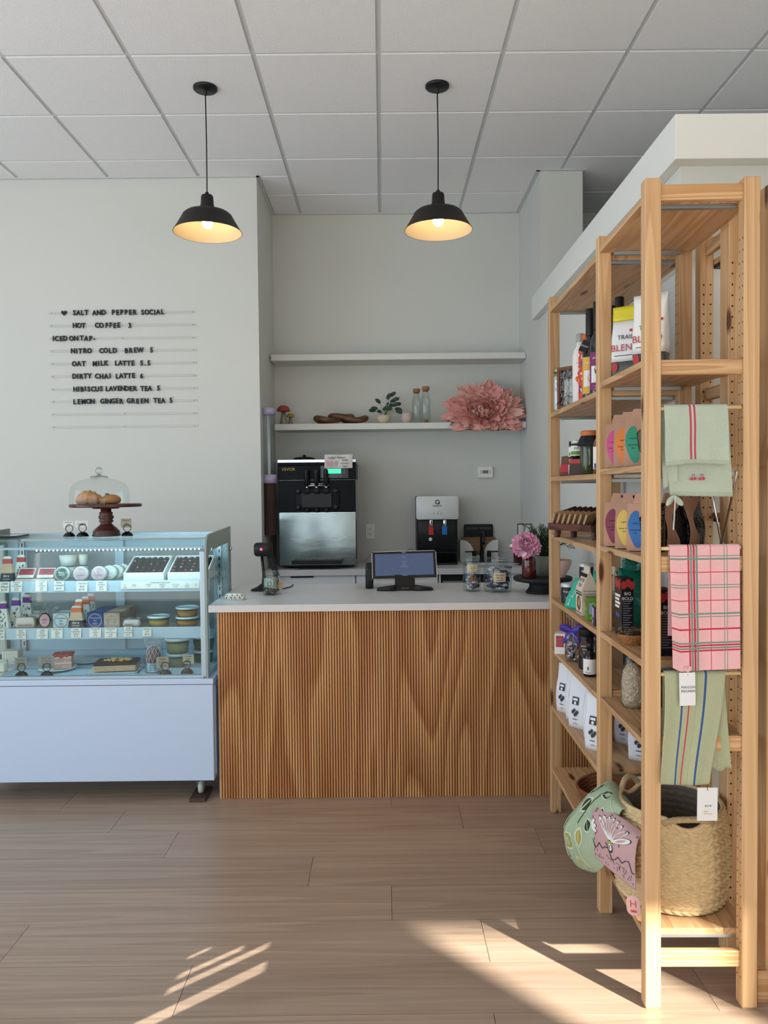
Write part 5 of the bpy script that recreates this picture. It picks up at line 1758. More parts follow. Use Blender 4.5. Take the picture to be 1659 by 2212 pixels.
m.build('buttons', t)
mat('cord_grey', '#b5b1a6', 0.6)
for i, (p, lb) in enumerate(((((-0.15, 6.08, BZ + 0.004), (-0.11, 6.09, BZ + 0.03), (-0.06, 6.10, BZ + 0.085), (0.0, 6.10, BZ + 0.06), (0.06, 6.09, BZ + 0.01), (0.10, 6.06, BZ + 0.004)), 'looping grey power cord behind the tablet, on the back counter'),
                             (((0.17, 6.10, BZ + 0.004), (0.175, 6.105, BZ + 0.06), (0.20, 6.105, BZ + 0.095), (0.235, 6.105, BZ + 0.09)), 'short grey cord rising beside the water dispenser'))):
    # smooth the curve
    pts = [Vector(q) for q in p]
    for _ in range(3):
        pts = [pts[0]] + [q for a, b2 in zip(pts, pts[1:]) for q in (a.lerp(b2, 0.25), a.lerp(b2, 0.75))] + [pts[-1]]
    tag(MB().tube(pts, 0.004, 'cord_grey', 8).build('looped_cable'), lb, 'cord', 'grey power cords')

# cup dispenser on the niche side wall
mat('lilac', '#b9add0', 0.5)
mat('cup_brown', '#4a352f', 0.6)
t = thing('cup_dispenser', 'tall clear tube cup dispenser with lilac bands on the niche side wall', 'cup dispenser', (-0.792, 5.545, 1.10))
MB().lathe([(0.045, 0.385), (0.045, 0.885)], 'clear_plastic', 32).build('tube', t)
for z0, z1 in ((0.865, 0.91), (0.385, 0.445)):
    MB().lathe([(0.0475, z0), (0.0485, z0), (0.0485, z1), (0.0475, z1)], 'lilac', 32).build('band', t, label='lilac plastic band')
m = MB()
for i in range(16):
    m.lathe([(0.036, 0.02 + i * 0.022), (0.042, 0.06 + i * 0.022), (0.0435, 0.062 + i * 0.022)], 'cup_brown', 24)
m.build('cups', t)
MB().box(-0.064, -0.046, -0.02, 0.02, 0.41, 0.43, 'lilac').box(-0.064, -0.046, -0.02, 0.02, 0.87, 0.89, 'lilac').build('bracket', t)

# ------------------------------------------------------------------ floating shelves and what stands on them
mat('shelf_white', '#dcdcd6', 0.5)
for z0, z1, x0, lb in ((2.394, 2.440, -0.815, 'upper white floating shelf, empty'), (1.880, 1.926, -0.795, 'lower white floating shelf holding the plant, bottles and paper flower')):
    o = tag(MB().box(x0, NX1 - 0.004, 5.865, YN - 0.001, z0, z1, 'shelf_white').build('floating_shelf', bevel=0.002), lb, 'shelf', 'white floating shelves')
mat('mush_red', '#a5433a', 0.6, vary=0.06)
mat('mush_ochre', '#a98a38', 0.6)
mat('mush_stem', '#8a8378', 0.35, metal=0.3)
for x, y, s, mt, lb in ((-0.735, 5.93, 1.0, 'mush_red', 'taller toadstool ornament with red cap at the shelf end'), (-0.690, 5.985, 0.62, 'mush_ochre', 'short toadstool ornament with ochre cap behind the red one')):
    t = thing('toadstool', lb, 'ornament', (x, y, FZ), 0, 'toadstool ornaments')
    MB().solid([(0.032 * s, 0), (0.030 * s, 0.01 * s), (0.020 * s, 0.06 * s), (0.015 * s, 0.105 * s)], 'mush_stem', 28).build('stem', t)
    MB().solid([(0.014 * s, 0.101 * s), (0.046 * s, 0.099 * s), (0.050 * s, 0.103 * s), (0.047 * s, 0.117 * s), (0.036 * s, 0.133 * s), (0.018 * s, 0.143 * s), (0.001, 0.145 * s)], mt, 36).build('cap', t)
wood('knot_wood', '#7a5436', '#3f2717', 'X', 14, 4, 6, 0.8, rough=0.5)
links = (((-0.405, 5.955, 0.030), 0.062, 0.10, 0.10), ((-0.30, 5.955, 0.046), 0.058, 0.085, -0.35), ((-0.195, 5.955, 0.031), 0.062, 0.09, 0.2))
t = thing('wooden_knot', 'brown carved wooden chain knot lying on the lower floating shelf', 'ornament', (-0.305, 5.96, FZ))
for i, (cx, rx, ry, tilt) in enumerate(((-0.098, 0.092, 0.060, 0.10), (0.0, 0.085, 0.050, -0.30), (0.098, 0.090, 0.060, -0.05))):
    pts = []
    for k in range(40):
        a = 2 * PI * k / 40
        p = Vector((rx * cos(a), ry * sin(a), 0))
        z = 0.022 + (0.022 * (0.5 + 0.5 * sin(2 * a + 0.8)) if i != 1 else 0.030 + 0.006 * sin(2 * a))
        pts.append((cx + p.x * cos(tilt), p.y + p.x * sin(tilt) * 0.2, z + 0.004))
    MB().tube(pts, 0.0205, 'knot_wood', 14, True).build('link', t)
mat('pot_cream', '#cdbfa5', 0.7, vary=0.05, vscale=30)
mat('plant_green', '#31493b', 0.6, vary=0.25, vscale=20)
t = thing('potted_plant', 'small leafy plant in a cream pot on the lower floating shelf', 'potted plant', (0.018, 5.95, FZ))
MB().lathe([(1e-4, 0), (0.030, 0.0), (0.042, 0.014), (0.052, 0.038), (0.056, 0.062), (0.052, 0.063), (0.047, 0.04), (1e-4, 0.035)], 'pot_cream', 36).build('pot', t)
MB().solid([(0.048, 0.044), (0.048, 0.048)], 'soil', 24).build('soil', t)
m = MB()
sp = [(-0.055, 0.055, 0), (-0.03, 0.10, 0), (0.0, 0.05, 1), (0.03, 0.13, 0), (0.055, 0.15, 0), (0.075, 0.12, 0), (0.09, 0.09, 1), (0.095, 0.05, 0), (0.045, 0.07, -1), (0.02, 0.075, -1), (0.065, 0.075, -1), (-0.07, 0.04, 0), (0.1, 0.03, -1), (0.06, 0.11, 1), (0.03, 0.045, -1), (-0.02, 0.03, -1)]
for i, (dx, dz, dy) in enumerate(sp):
    top = Vector((dx, dy * 0.03, 0.062 + dz))
    m.tube([(dx * 0.15, 0, 0.046), (dx * 0.5, dy * 0.012, 0.062 + dz * 0.6), top], 0.0014, 'stem_green', 5)
    d = Vector((dx * 0.9 + 0.01 * (i % 3 - 1), -0.03 + dy * 0.02, dz * 0.35 - 0.01 - 0.4 * max(0, dx - 0.05))).normalized()
    x = d.cross(Vector((0, -1, 0.35))).normalized()
    y = x.cross(d)
    X = Matrix.Translation(top - d * 0.012) @ Matrix((x, y, d)).transposed().to_4x4()
    petal(m, X, 0.052, 0.032, 0.25, 0.12, 'plant_green', 0.03, 4, 5, i)
m.build('leaves', t)
mat('cup_blush', '#c8b2ab', 0.55, vary=0.05, vscale=30)
t = tag(MB().lathe([(1e-4, 0), (0.024, 0), (0.030, 0.006), (0.040, 0.03), (0.043, 0.055), (0.047, 0.080), (0.044, 0.080), (0.038, 0.05), (1e-4, 0.02)], 'cup_blush', 32).build('cup'), 'small blush pink ceramic cup between the plant and the corked bottles', 'cup')
t.location = (0.190, 5.945, FZ)
mat('cork', '#a5714a', 0.9, vary=0.15, vscale=60)
cb = thing('corked_bottle', 'shorter-looking clear corked bottle, left of the pair on the floating shelf', 'bottle', (0.266, 5.965, FZ), 0, 'corked glass bottles')
MB().lathe([(1e-4, 0.002), (0.030, 0.001), (0.0345, 0.006), (0.0345, 0.165), (0.031, 0.185), (0.022, 0.205), (0.021, 0.235), (0.0225, 0.236)], 'jar_glass', 36).build('glass', cb)
MB().solid([(0.020, 0.228), (0.0205, 0.237), (0.027, 0.2385), (0.027, 0.262)], 'cork', 28).build('stopper', cb)
c2 = dup(cb, (0.334, 5.945, FZ), 0.4, 'clear corked bottle with a cork lying inside, right of the pair', scale=(1.03, 1.03, 1.05))
k = MB().solid([(0.016, 0.0), (0.017, 0.024)], 'cork', 20).build('loose_cork', c2)
k.location = (0, 0, 0.004)
mat('paper_coral', '#e3a096', 0.85, vary=0.12, vscale=14)
mat('paper_blush', '#e6b8ab', 0.85, vary=0.08, vscale=14)
t = peony('paper_flower', 'huge coral pink paper peony drooping over the shelf edge', (0.772, 5.905, 1.990), 0.240, ('paper_coral', 'paper_blush'), 200, (1.17, 0.62, 0.96), 0, (-0.05, -1, 0.28), 'paper flower')
# ------------------------------------------------------------------ tall pine shelving unit in the foreground right
mat('hole', '#2a1a0e', 0.9)
UX, UY, UR = 0.709, 2.12, -0.017
su = thing('shelving_unit', 'tall open pine shelving unit full of groceries in the right foreground', 'shelving unit', (UX, UY, 0), UR)
UW, PW, PD = 0.306, 0.043, 0.038
FV = (0.0, 0.483, 1.305)


def post(u, v, inner, parent, h=2.26, w=PW, d=PD, rows=64):
    m = MB()
    m.loft([rr(w - 0.008, d - 0.008, 0.0, 0.001, 1), rr(w, d, 0.006, 0.002, 1), rr(w, d, h - 0.003, 0.002, 1), rr(w - 0.004, d - 0.004, h, 0.001, 1)], 'pine_z', False)
    for i in range(rows):
        for c in (-0.010, 0.010):
            z = 0.085 + i * 0.032
            mp = flat((inner * (w / 2 + 0.0003), c, z), (0, -inner, 0), (0, 0, 1))
            m.disc(mp, 0.0027, 0.0027, 'hole', 0, 0, 0.0002, 7)
    o = m.build('post', parent)
    o.location = (u, v, 0)
    return o


def uposts(v):
    post(PW / 2, v + PD / 2, 1, su)
    post(UW - PW / 2, v + PD / 2, -1, su)
    for z0, z1 in ((2.203, 2.246), (1.738, 1.779), (1.205, 1.248), (0.712, 0.756), (0.113, 0.160)):
        o = MB().box(-0.1155, 0.1155, -0.009, 0.009, -(z1 - z0) / 2, (z1 - z0) / 2, 'pine_x').build('rung', su, bevel=0.004)
        o.location = (UW / 2, v + PD * 0.45, (z0 + z1) / 2)


for v in FV:
    uposts(v)
NEAR = (2.204, 1.763, 1.478, 1.227, 0.940, 0.720, 0.188)
FAR = (2.192, 1.740, 1.464, 1.214, 0.935, 0.717, 0.464, 0.188)
for v0, v1, zs in ((FV[0] + PD + 0.001, FV[1] - 0.001, NEAR), (FV[1] + PD + 0.001, FV[2] - 0.001, FAR)):
    for z in zs:
        L = v1 - v0
        m = MB()
        for k in range(4):
            m.box(-0.150 + k * 0.0752, -0.0752 + k * 0.0752, -L / 2, L / 2, 0, 0.018, 'pine_y')
        o = m.build('shelf_board', su)
        o.location = (UW / 2, (v0 + v1) / 2, z)
        for s in (-1, 1):
            MB().box(-0.108, 0.108, s * (L / 2 - 0.012) - 0.008, s * (L / 2 - 0.012) + 0.008, -0.011, -0.0005, 'zinc').build('end_bracket', o)
m = MB()
C0 = Vector((UW - 0.008, 0.225, 1.262))
for dv, dz in ((-0.19, 0.39), (0.21, 0.44), (-0.19, -0.39), (0.21, -0.44)):
    m.tube([C0, C0 + Vector((0, dv, dz))], 0.0035, 'chrome', 8)
m.solid([(0.014, 0), (0.014, 0.004)], 'zinc', 16, xf=Matrix.Translation(C0) @ Matrix.Rotation(PI / 2, 4, 'Y'))
m.build('cross_brace', su)
mat('dowel', '#e2c79a', 0.5)
DOW = (1.649, 1.271, 0.928)
for z in DOW:
    MB().tube([(PW - 0.002, 0.008, z - 0.002), (UW - PW - 0.004, 0.008, z)], 0.0052, 'dowel', 12).build('towel_rod', su)

# second unit, around the corner along the front of the partition
s2 = thing('shelving_unit', 'second pine shelving unit at the right picture edge, set across the partition end', 'shelving unit', (1.04, 2.17, 0))


def post2(x, y, face, w=0.044, d=0.06):
    m = MB()
    m.loft([rr(w, d, 0.0, 0.002, 1), rr(w, d, 2.26, 0.002, 1)], 'pine_z', False)
    for i in range(64):
        for c in (-0.011, 0.012):
            mp = flat((c, face * (d / 2 + 0.0003), 0.085 + i * 0.032), (1 if face < 0 else -1, 0, 0), (0, 0, 1))
            m.disc(mp, 0.003, 0.003, 'hole', 0, 0, 0.0002, 7)
    o = m.build('post', s2)
    o.location = (x - 1.04, y - 2.17, 0)


post2(1.086, 2.20, 1)
post2(1.061, 2.392, -1)
post2(1.080, 2.640, -1, 0.044, 0.044)
post2(1.90, 2.20, 1)
post2(1.90, 2.640, -1, 0.044, 0.044)
for x in (1.083, 1.90):
    for z0, z1 in ((2.196, 2.238), (1.72, 1.76), (1.20, 1.243), (0.70, 0.742), (0.10, 0.145)):
        y0, y1 = (2.2325, 2.616) if x > 1.5 else (2.4235, 2.616)
        o = MB().box(-0.009, 0.009, -(y1 - y0) / 2, (y1 - y0) / 2, 0, z1 - z0, 'pine_y').build('rung', s2, bevel=0.003)
        o.location = (x - 1.04, (y0 + y1) / 2 - 2.17, z0)
        if x < 1.5:
            o = MB().box(-0.009, 0.009, -0.0635, 0.0635, 0, z1 - z0, 'pine_y').build('rung', s2, bevel=0.003)
            o.location = (1.092 - 1.04, 2.296 - 2.17, z0)
for z in (2.165, 1.66, 1.33, 0.93, 0.62, 0.19):
    o = MB().box(0, 0.77, 0, 0.44, 0, 0.018, 'pine_x').build('shelf_board', s2)
    o.location = (1.103 - 1.04, 2.20 - 2.17, z)
    q = MB().box(0.0, 0.02, 0.02, 0.42, -0.012, -0.0005, 'dark_metal').build('end_bracket', o)
o = MB().box(0, 0.77, 0, 0.018, 0, 0.088, 'pine_x').build('rail', s2, bevel=0.003)
o.location = (1.103 - 1.04, 2.175 - 2.17, 2.185)
o = MB().box(0, 0.030, 0, 0.024, 0, 0.09, 'pine_x').build('foot_block', s2, bevel=0.002)
o.location = (1.028 - 1.04, 2.142 - 2.17, 0.0)

# ------------------------------------------------------------------ groceries
ZA, ZAN, ZB, ZBN, ZCF, ZCN, ZDF, ZDN, ZE, ZEN, ZF, ZG = 1.7585, 1.7815, 1.4825, 1.4965, 1.2325, 1.2455, 0.9535, 0.9585, 0.7355, 0.7385, 0.4825, 0.2065
R = math.radians
mat('gold_lid', '#b09a6a', 0.35, metal=0.8)
mat('silver_lid', '#c9d2d6', 0.35, metal=0.3)
mat('oil_glass', '#0b1a17', 0.08, coat=0.5)
mat('bottle_white', '#e6e3de', 0.4)
mat('cap_grey', '#a3a59f', 0.5)
mat('print_red', '#cf4a35', 0.6)
mat('print_orange', '#e0662e', 0.6)
mat('print_blue', '#3f4f8f', 0.6)
mat('label_yellow', '#dcae3f', 0.55)
mat('label_plum', '#7b2a68', 0.55)
mat('kraft_box', '#6d4a35', 0.75, vary=0.06)
mat('kraft', '#b78f79', 0.75, vary=0.05, vscale=25)
mat('choc_brown', '#3c2a24', 0.6)


def mkbottle(name, label, cat, x, y, z, prof, glass, capp=None, capm=None, group=None, lab=None, rz=0.0, lid='cap'):
    """prof: outline of the vessel; lab: list of (z0, z1, material, half angle, centre angle)"""
    t = thing(name, label, cat, (x, y, z), rz, group)
    MB().solid(prof, glass, 32).build('vessel', t)
    if capp:
        MB().solid(capp, capm, 28).build(lid, t)
    return t


def band(t, r, z0, z1, mt, ha=PI, a=-PI / 2, part='label_wrap', lines=(), size=0.008, ink='ink', v=None, xs=1.0, extra=None):
    m = MB().lathe([(r + 0.0006, z0), (r + 0.0006, z1)], mt, 24, a0=a - ha, a1=a + ha)
    mp = wrap(r + 0.0006, 0, 0, 0, a)
    if lines:
        m.lines(lines, size, ink, mp, 0, v if v is not None else z1 - size * 1.4, 1.2, 0.0008, xs=xs)
    if extra:
        extra(m, mp)
    m.build(part, t)


AIM = -PI / 2 - 0.35      # labels turned a little toward the aisle

# top shelf, far bay
t = mkbottle('jar', 'tall gold-lidded jar of pale contents at the far end of the upper shelf', 'jar', 0.757, 3.335, ZA, [(0.026, 0), (0.029, 0.006), (0.029, 0.15), (0.025, 0.162)], 'jar_glass', [(0.029, 0.162), (0.030, 0.164), (0.030, 0.177), (0.027, 0.180)], 'gold_lid', lid='lid')
MB().solid([(0.024, 0.004), (0.0265, 0.01), (0.0265, 0.145)], 'paper', 24).build('contents', t)
band(t, 0.0292, 0.03, 0.13, 'silver_lid', 0.9, AIM, lines=['SEA', 'SALT'], size=0.018)
t = thing('gift_box', 'brown gift box with a clear window showing white tubes on the upper shelf', 'box', (0.775, 3.215, ZA), R(-52))
MB().box(-0.055, 0.055, -0.025, 0.025, 0, 0.012, 'kraft_box').box(-0.055, -0.043, -0.025, 0.025, 0.012, 0.155, 'kraft_box').box(0.043, 0.055, -0.025, 0.025, 0.012, 0.155, 'kraft_box').box(-0.055, 0.055, -0.025, 0.025, 0.155, 0.168, 'kraft_box').box(-0.043, 0.043, 0.020, 0.025, 0.012, 0.155, 'kraft_box').build('box', t, bevel=0.001)
for i in range(3):
    m = MB().solid([(0.011, 0.0125), (0.011, 0.115), (0.008, 0.12)], 'bottle_white', 16, (-0.026 + i * 0.026, 0.004, 0))
    m.lines(['balm'], 0.008, 'print_blue', wrap(0.011, 0, -0.026 + i * 0.026, 0.004), 0, 0.06, h=0.0008)
    m.build('tube', t)
MB().box(-0.042, 0.042, -0.021, -0.0205, 0.0125, 0.1545, 'film').build('window', t)
MB().tube([(-0.056, -0.026, 0.02), (0.0, -0.027, 0.05), (0.056, -0.026, 0.03)], 0.0012, 'black', 6).build('cord', t)


def white_print(m, mp):
    for i in range(14):
        u, v = rnd.uniform(-0.012, 0.010), 0.11 + rnd.uniform(-0.022, 0.022)
        m.disc(mp, 0.0045, 0.006, 'print_orange', u, v, 0.0008, 8)
    m.lines(['- - - -', '- - -', '- - - -'], 0.005, 'print_orange', mp, 0, 0.05, 1.4, 0.0008)
    m.text('syrup', 0.010, 'print_orange', mp, 0, 0.165, 0.0008)


t = mkbottle('bottle', 'white glass bottle with orange print and a grey screw cap', 'bottle', 0.789, 3.13, ZA, [(0.027, 0), (0.030, 0.005), (0.030, 0.19), (0.026, 0.215), (0.014, 0.235), (0.0125, 0.262)], 'bottle_white', [(0.0155, 0.252), (0.016, 0.254), (0.016, 0.282), (0.014, 0.284)], 'cap_grey')
band(t, 0.0302, 0.02, 0.185, 'bottle_white', 0.8, AIM, extra=white_print)


def floral(m, mp):
    for i in range(60):
        m.disc(mp, rnd.uniform(0.004, 0.008), rnd.uniform(0.004, 0.009), ('print_orange', 'label_pink', 'print_blue', 'bottle_white')[i % 4], rnd.uniform(-0.06, 0.06), rnd.uniform(0.02, 0.20), 0.0006 + 0.0002 * (i % 5), 8)


t = mkbottle('bottle', 'red floral printed bottle between the white bottle and the yellow-labelled oil', 'bottle', 0.794, 3.058, ZA, [(0.026, 0), (0.028, 0.005), (0.028, 0.20), (0.022, 0.225), (0.012, 0.24), (0.012, 0.258)], 'print_red', [(0.014, 0.248), (0.014, 0.268)], 'print_orange')
band(t, 0.0282, 0.012, 0.205, 'print_red', PI * 0.98, AIM, extra=floral)
OIL = [(0.025, 0), (0.028, 0.006), (0.028, 0.185), (0.024, 0.215), (0.0145, 0.235), (0.0135, 0.31)]


def oil(x, y, z, label, lm=None, band2=None, tag_=False, rz=0.0):
    t = mkbottle('oil_bottle', label, 'bottle', x, y, z, OIL, 'oil_glass', [(0.0150, 0.245), (0.0158, 0.25), (0.0158, 0.345), (0.0145, 0.348)], 'black', 'dark oil and vinegar bottles')
    if lm:
        def art(m, mp):
            m.rect(mp, -0.022, 0.022, 0.055, 0.115, 'bottle_white', 0.0006, 6)
            if lm == 'label_plum':
                m.disc(mp, 0.013, 0.020, 'black', 0.004, 0.10, 0.001, 16)
            else:
                m.disc(mp, 0.010, 0.016, 'label_yellow', 0.004, 0.085, 0.001, 16)
                m.disc(mp, 0.004, 0.007, 'black', 0.010, 0.095, 0.0014, 10)
            m.text('olive oil' if lm == 'label_plum' else 'balsamic', 0.011, 'bottle_white', mp, 0, 0.140, 0.0008)
            m.lines(['extra', 'virgin'], 0.008, 'bottle_white', mp, 0, 0.040, 1.2, 0.0008)
        band(t, 0.0283, 0.028, 0.165, lm, 1.15, AIM, extra=art)
    if tag_:
        q = MB().tube([(0.016 * cos(a), 0.016 * sin(a), 0.232 - 0.008 * cos(a + 2.2)) for a in [2 * PI * i / 18 for i in range(18)]], 0.0012, 'kraft_tag', 6, True)
        X = Matrix.Translation((-0.024, -0.018, 0.205)) @ Matrix.Rotation(0.5, 4, 'Y') @ Matrix.Rotation(-0.5, 4, 'Z')
        q.box(-0.016, 0.016, -0.001, 0.001, -0.022, 0.022, 'black', X)
        q.text('SMOKY', 0.009, 'bottle_white', lambda u, v, h=0.0, X=X: X @ Vector((u, -0.001 - h, v)), 0, -0.003)
        q.build('hang_tag', t)
    return t


oil(0.788, 2.978, ZA, 'dark oil bottle with yellow portrait label and a black hang tag', 'label_yellow', tag_=True)
oil(0.786, 2.866, ZA, 'dark oil bottle with plum and white dog label, next to the middle upright', 'label_plum')
oil(0.846, 2.800, ZA, 'unlabelled dark bottle behind the middle upright, next to the yellow-topped bag')
oil(0.862, 2.935, ZA, 'unlabelled dark bottle at the back of the upper shelf')


# foil bags near bay
mat('foil_white', '#dfe0e0', 0.22, coat=0.3)
mat('foil_yellow', '#d2c51e', 0.3, coat=0.3)
mat('foil_grey', '#4a4d49', 0.35)
mat('text_red', '#b22a33', 0.5)


def bagmesh(m, w, d, h, mt, top=0.0, bulge=0.0, n=9, wr=0.02, sd=0.0, z0=0.0, z1=None, e=3.0, lean=0.0, flare=1.0):
    """soft gusseted bag: full at the base, pinched to a line at the top; z0..z1 picks a vertical slice"""
    z1 = h if z1 is None else z1
    secs = []
    for i in range(n):
        z = z0 + (z1 - z0) * i / (n - 1)
        f = z / h
        dd = d * max(0.03, (1 - f ** e) * (0.86 + 0.3 * sin(PI * min(1, f * 1.2)))) + top * f
        ww = w * (0.94 + bulge * sin(PI * f) + (flare - 0.94) * f ** 2 * 0.5)
        pts = rr(ww, dd, z, min(0.012, dd * 0.4), 4)
        q = []
        for k, (px, py, pz) in enumerate(pts):
            r = 1 + wr * sin(k * 1.9 + z * 90 + sd) * (0.3 + f)
            q.append((px * r, py * r + lean * f, pz + (0.004 * sin(px * 60 + sd) if i == n - 1 and z1 >= h - 1e-6 else 0)))
        secs.append(q)
    m.loft(secs, mt)
    return m


def bagface(w, d, h, e=3.0, off=0.0015, lean=0.0):
    """map (u, v) onto the front of such a bag"""
    def f(u, v, hh=0.0):
        g = max(0.0, min(1.0, v / h))
        dd = d * max(0.03, (1 - g ** e) * (0.86 + 0.3 * sin(PI * min(1, g * 1.2))))
        return Vector((u, -dd / 2 - off - hh - 0.0015 + lean * g, v))
    return f


for x, y, lb, yl in ((0.795, 2.535, 'glossy white bag with yellow corner top reading BLEND on the upper shelf', True), (0.815, 2.385, 'second glossy white bag reading BLEND, behind the near upright', False)):
    t = thing('foil_bag', lb, 'bag', (x, y, ZAN), R(-38), 'glossy white bags of mix')
    w, d, h = 0.105, 0.055, 0.235
    m = MB()
    bagmesh(m, w, d, h, 'foil_grey', z0=0, z1=0.055, n=4)
    bagmesh(m, w, d, h, 'foil_white', z0=0.0552, z1=0.185 if yl else h, n=8)
    m.build('bag', t)
    if yl:
        m = MB()
        bagmesh(m, w, d, h, 'foil_yellow', z0=0.186, z1=h, n=5)
        m.build('yellow_top', t)
    mp = bagface(w, d, h)
    m = MB().text('BLEND', 0.030, 'text_red', mp, 0.0, 0.088, 0.0012)
    m.text('TRAIL', 0.020, 'ink', mp, 0.0, 0.125, 0.0012)
    m.rect(mp, 0.012, 0.045, 0.148, 0.156, 'text_red', 0.0012)
    m.rect(mp, -0.035, 0.035, 0.072, 0.074, 'ink', 0.0012)
    m.disc(mp, 0.010, 0.015, 'text_red', -0.034, 0.038, 0.0018)
    m.build('lettering', t)

# shelf B, far bay
t = thing('pouch', 'brown triangular pouch leaning at the far end of the jar shelf', 'pouch', (0.795, 3.335, ZB), R(-50))
m = MB()
bagmesh(m, 0.085, 0.05, 0.088, 'kraft_box', e=1.3)
m.build('pouch', t)
MB().rect(bagface(0.085, 0.05, 0.088, 1.3), -0.03, 0.03, 0.018, 0.05, 'text_red', 0.002).build('sticker', t)
mat('label_leaf', '#5f8f2f', 0.55)
mat('preserve', '#1c1218', 0.2)
k = 0
for x, y, lb in ((0.800, 3.262, 'left'), (0.785, 3.165, 'right')):
    for j in range(2):
        t = mkbottle('preserve_jar', '%s green-labelled jar in the %s stack on the jar shelf' % (('lower', 'upper')[j], lb), 'jar', x, y, ZB + j * 0.0722,
                     [(0.024, 0), (0.026, 0.005), (0.026, 0.048), (0.022, 0.056)], 'preserve', [(0.0245, 0.056), (0.0245, 0.0715)], 'black' if (j + k) % 2 else 'silver_lid', 'small preserve jars', lid='lid')
        band(t, 0.0262, 0.008, 0.048, 'bottle_white', 1.3, AIM, lines=['JAM'], size=0.012, v=0.034, extra=lambda m, mp: m.rect(mp, -0.026, 0.026, 0.012, 0.026, 'label_leaf', 0.0006, 6))
    k += 1
t = thing('small_box', 'small red and brown box leaning against the dark preserve jars', 'box', (0.752, 3.060, ZB), R(-40))
MB().box(-0.024, 0.024, -0.008, 0.008, 0.0, 0.062, 'choc_brown', Matrix.Rotation(-0.12, 4, 'X')).box(-0.0245, 0.0245, -0.0085, -0.008, 0.046, 0.0625, 'text_red', Matrix.Rotation(-0.12, 4, 'X')).build('carton', t)
mat('pickle', '#4c5228', 0.4, vary=0.2, vscale=40)
mat('lid_orange', '#c7723a', 0.45)
mat('green_glass', '#333c28', 0.08, coat=0.4)
t = mkbottle('pickle_jar', 'large jar of pickled spears with an orange lid and a black paper skirt', 'jar', 0.799, 3.02, ZB, [(0.034, 0), (0.038, 0.008), (0.038, 0.115), (0.032, 0.14), (0.032, 0.15)], 'green_glass', [(0.0345, 0.150), (0.036, 0.152), (0.036, 0.166), (0.033, 0.170)], 'lid_orange', lid='lid')
m = MB()
for i in range(9):
    a = 2 * PI * i / 9
    m.solid([(0.007, 0.012), (0.0085, 0.06), (0.006, 0.11)], 'pickle', 8, (0.0315 * cos(a), 0.0315 * sin(a), 0))
m.build('pickles', t)
m = MB()
m.lathe([(0.037, 0.149), (0.046, 0.128), (0.050, 0.112)], 'black_matte', 8, smooth=False)
m.build('paper_skirt', t)
WB = [(0.026, 0), (0.029, 0.005), (0.029, 0.105), (0.024, 0.125), (0.0125, 0.14), (0.012, 0.155)]
mat('juice_brown', '#6b4a30', 0.25, coat=0.4)
for x, y, lb in ((0.797, 2.862, 'bottle of brown sauce with tall white cap beside the pickle jar'), (0.858, 2.86, 'bottle with white cap behind the pink-labelled tea pouch, left one'), (0.915, 2.86, 'bottle with white cap behind the tea pouches, right one')):
    t = mkbottle('sauce_bottle', lb, 'bottle', x, y, ZB, WB, 'juice_brown', [(0.0145, 0.142), (0.0150, 0.146), (0.0150, 0.186), (0.013, 0.188)], 'bottle_white', 'white-capped sauce bottles')
    band(t, 0.0292, 0.02, 0.10, 'bottle_white', 1.2, AIM, lines=['hot', 'sauce', '2'], size=0.014, ink='carton_navy', extra=lambda m, mp: m.rect(mp, -0.026, 0.026, 0.021, 0.040, 'print_blue', 0.0006, 6))

# tea pouches
mat('t_pink', '#d0578f', 0.6)
mat('t_orange', '#e2853f', 0.6)
mat('t_green', '#2f9375', 0.6)
mat('t_maroon', '#82384f', 0.6)
mat('t_yellow', '#dcbf62', 0.6)
mat('t_blue', '#2f68a8', 0.6)
mat('tea_black', '#17151a', 0.16, vary=0.5, vscale=70, bump=0.9, bscale=55)
mat('beans', '#6c6656', 0.4, vary=0.7, vscale=60, bump=0.9, bscale=60)
mat('tea_red', '#5a2a2a', 0.3, vary=0.6, vscale=90, bump=0.8, bscale=90)


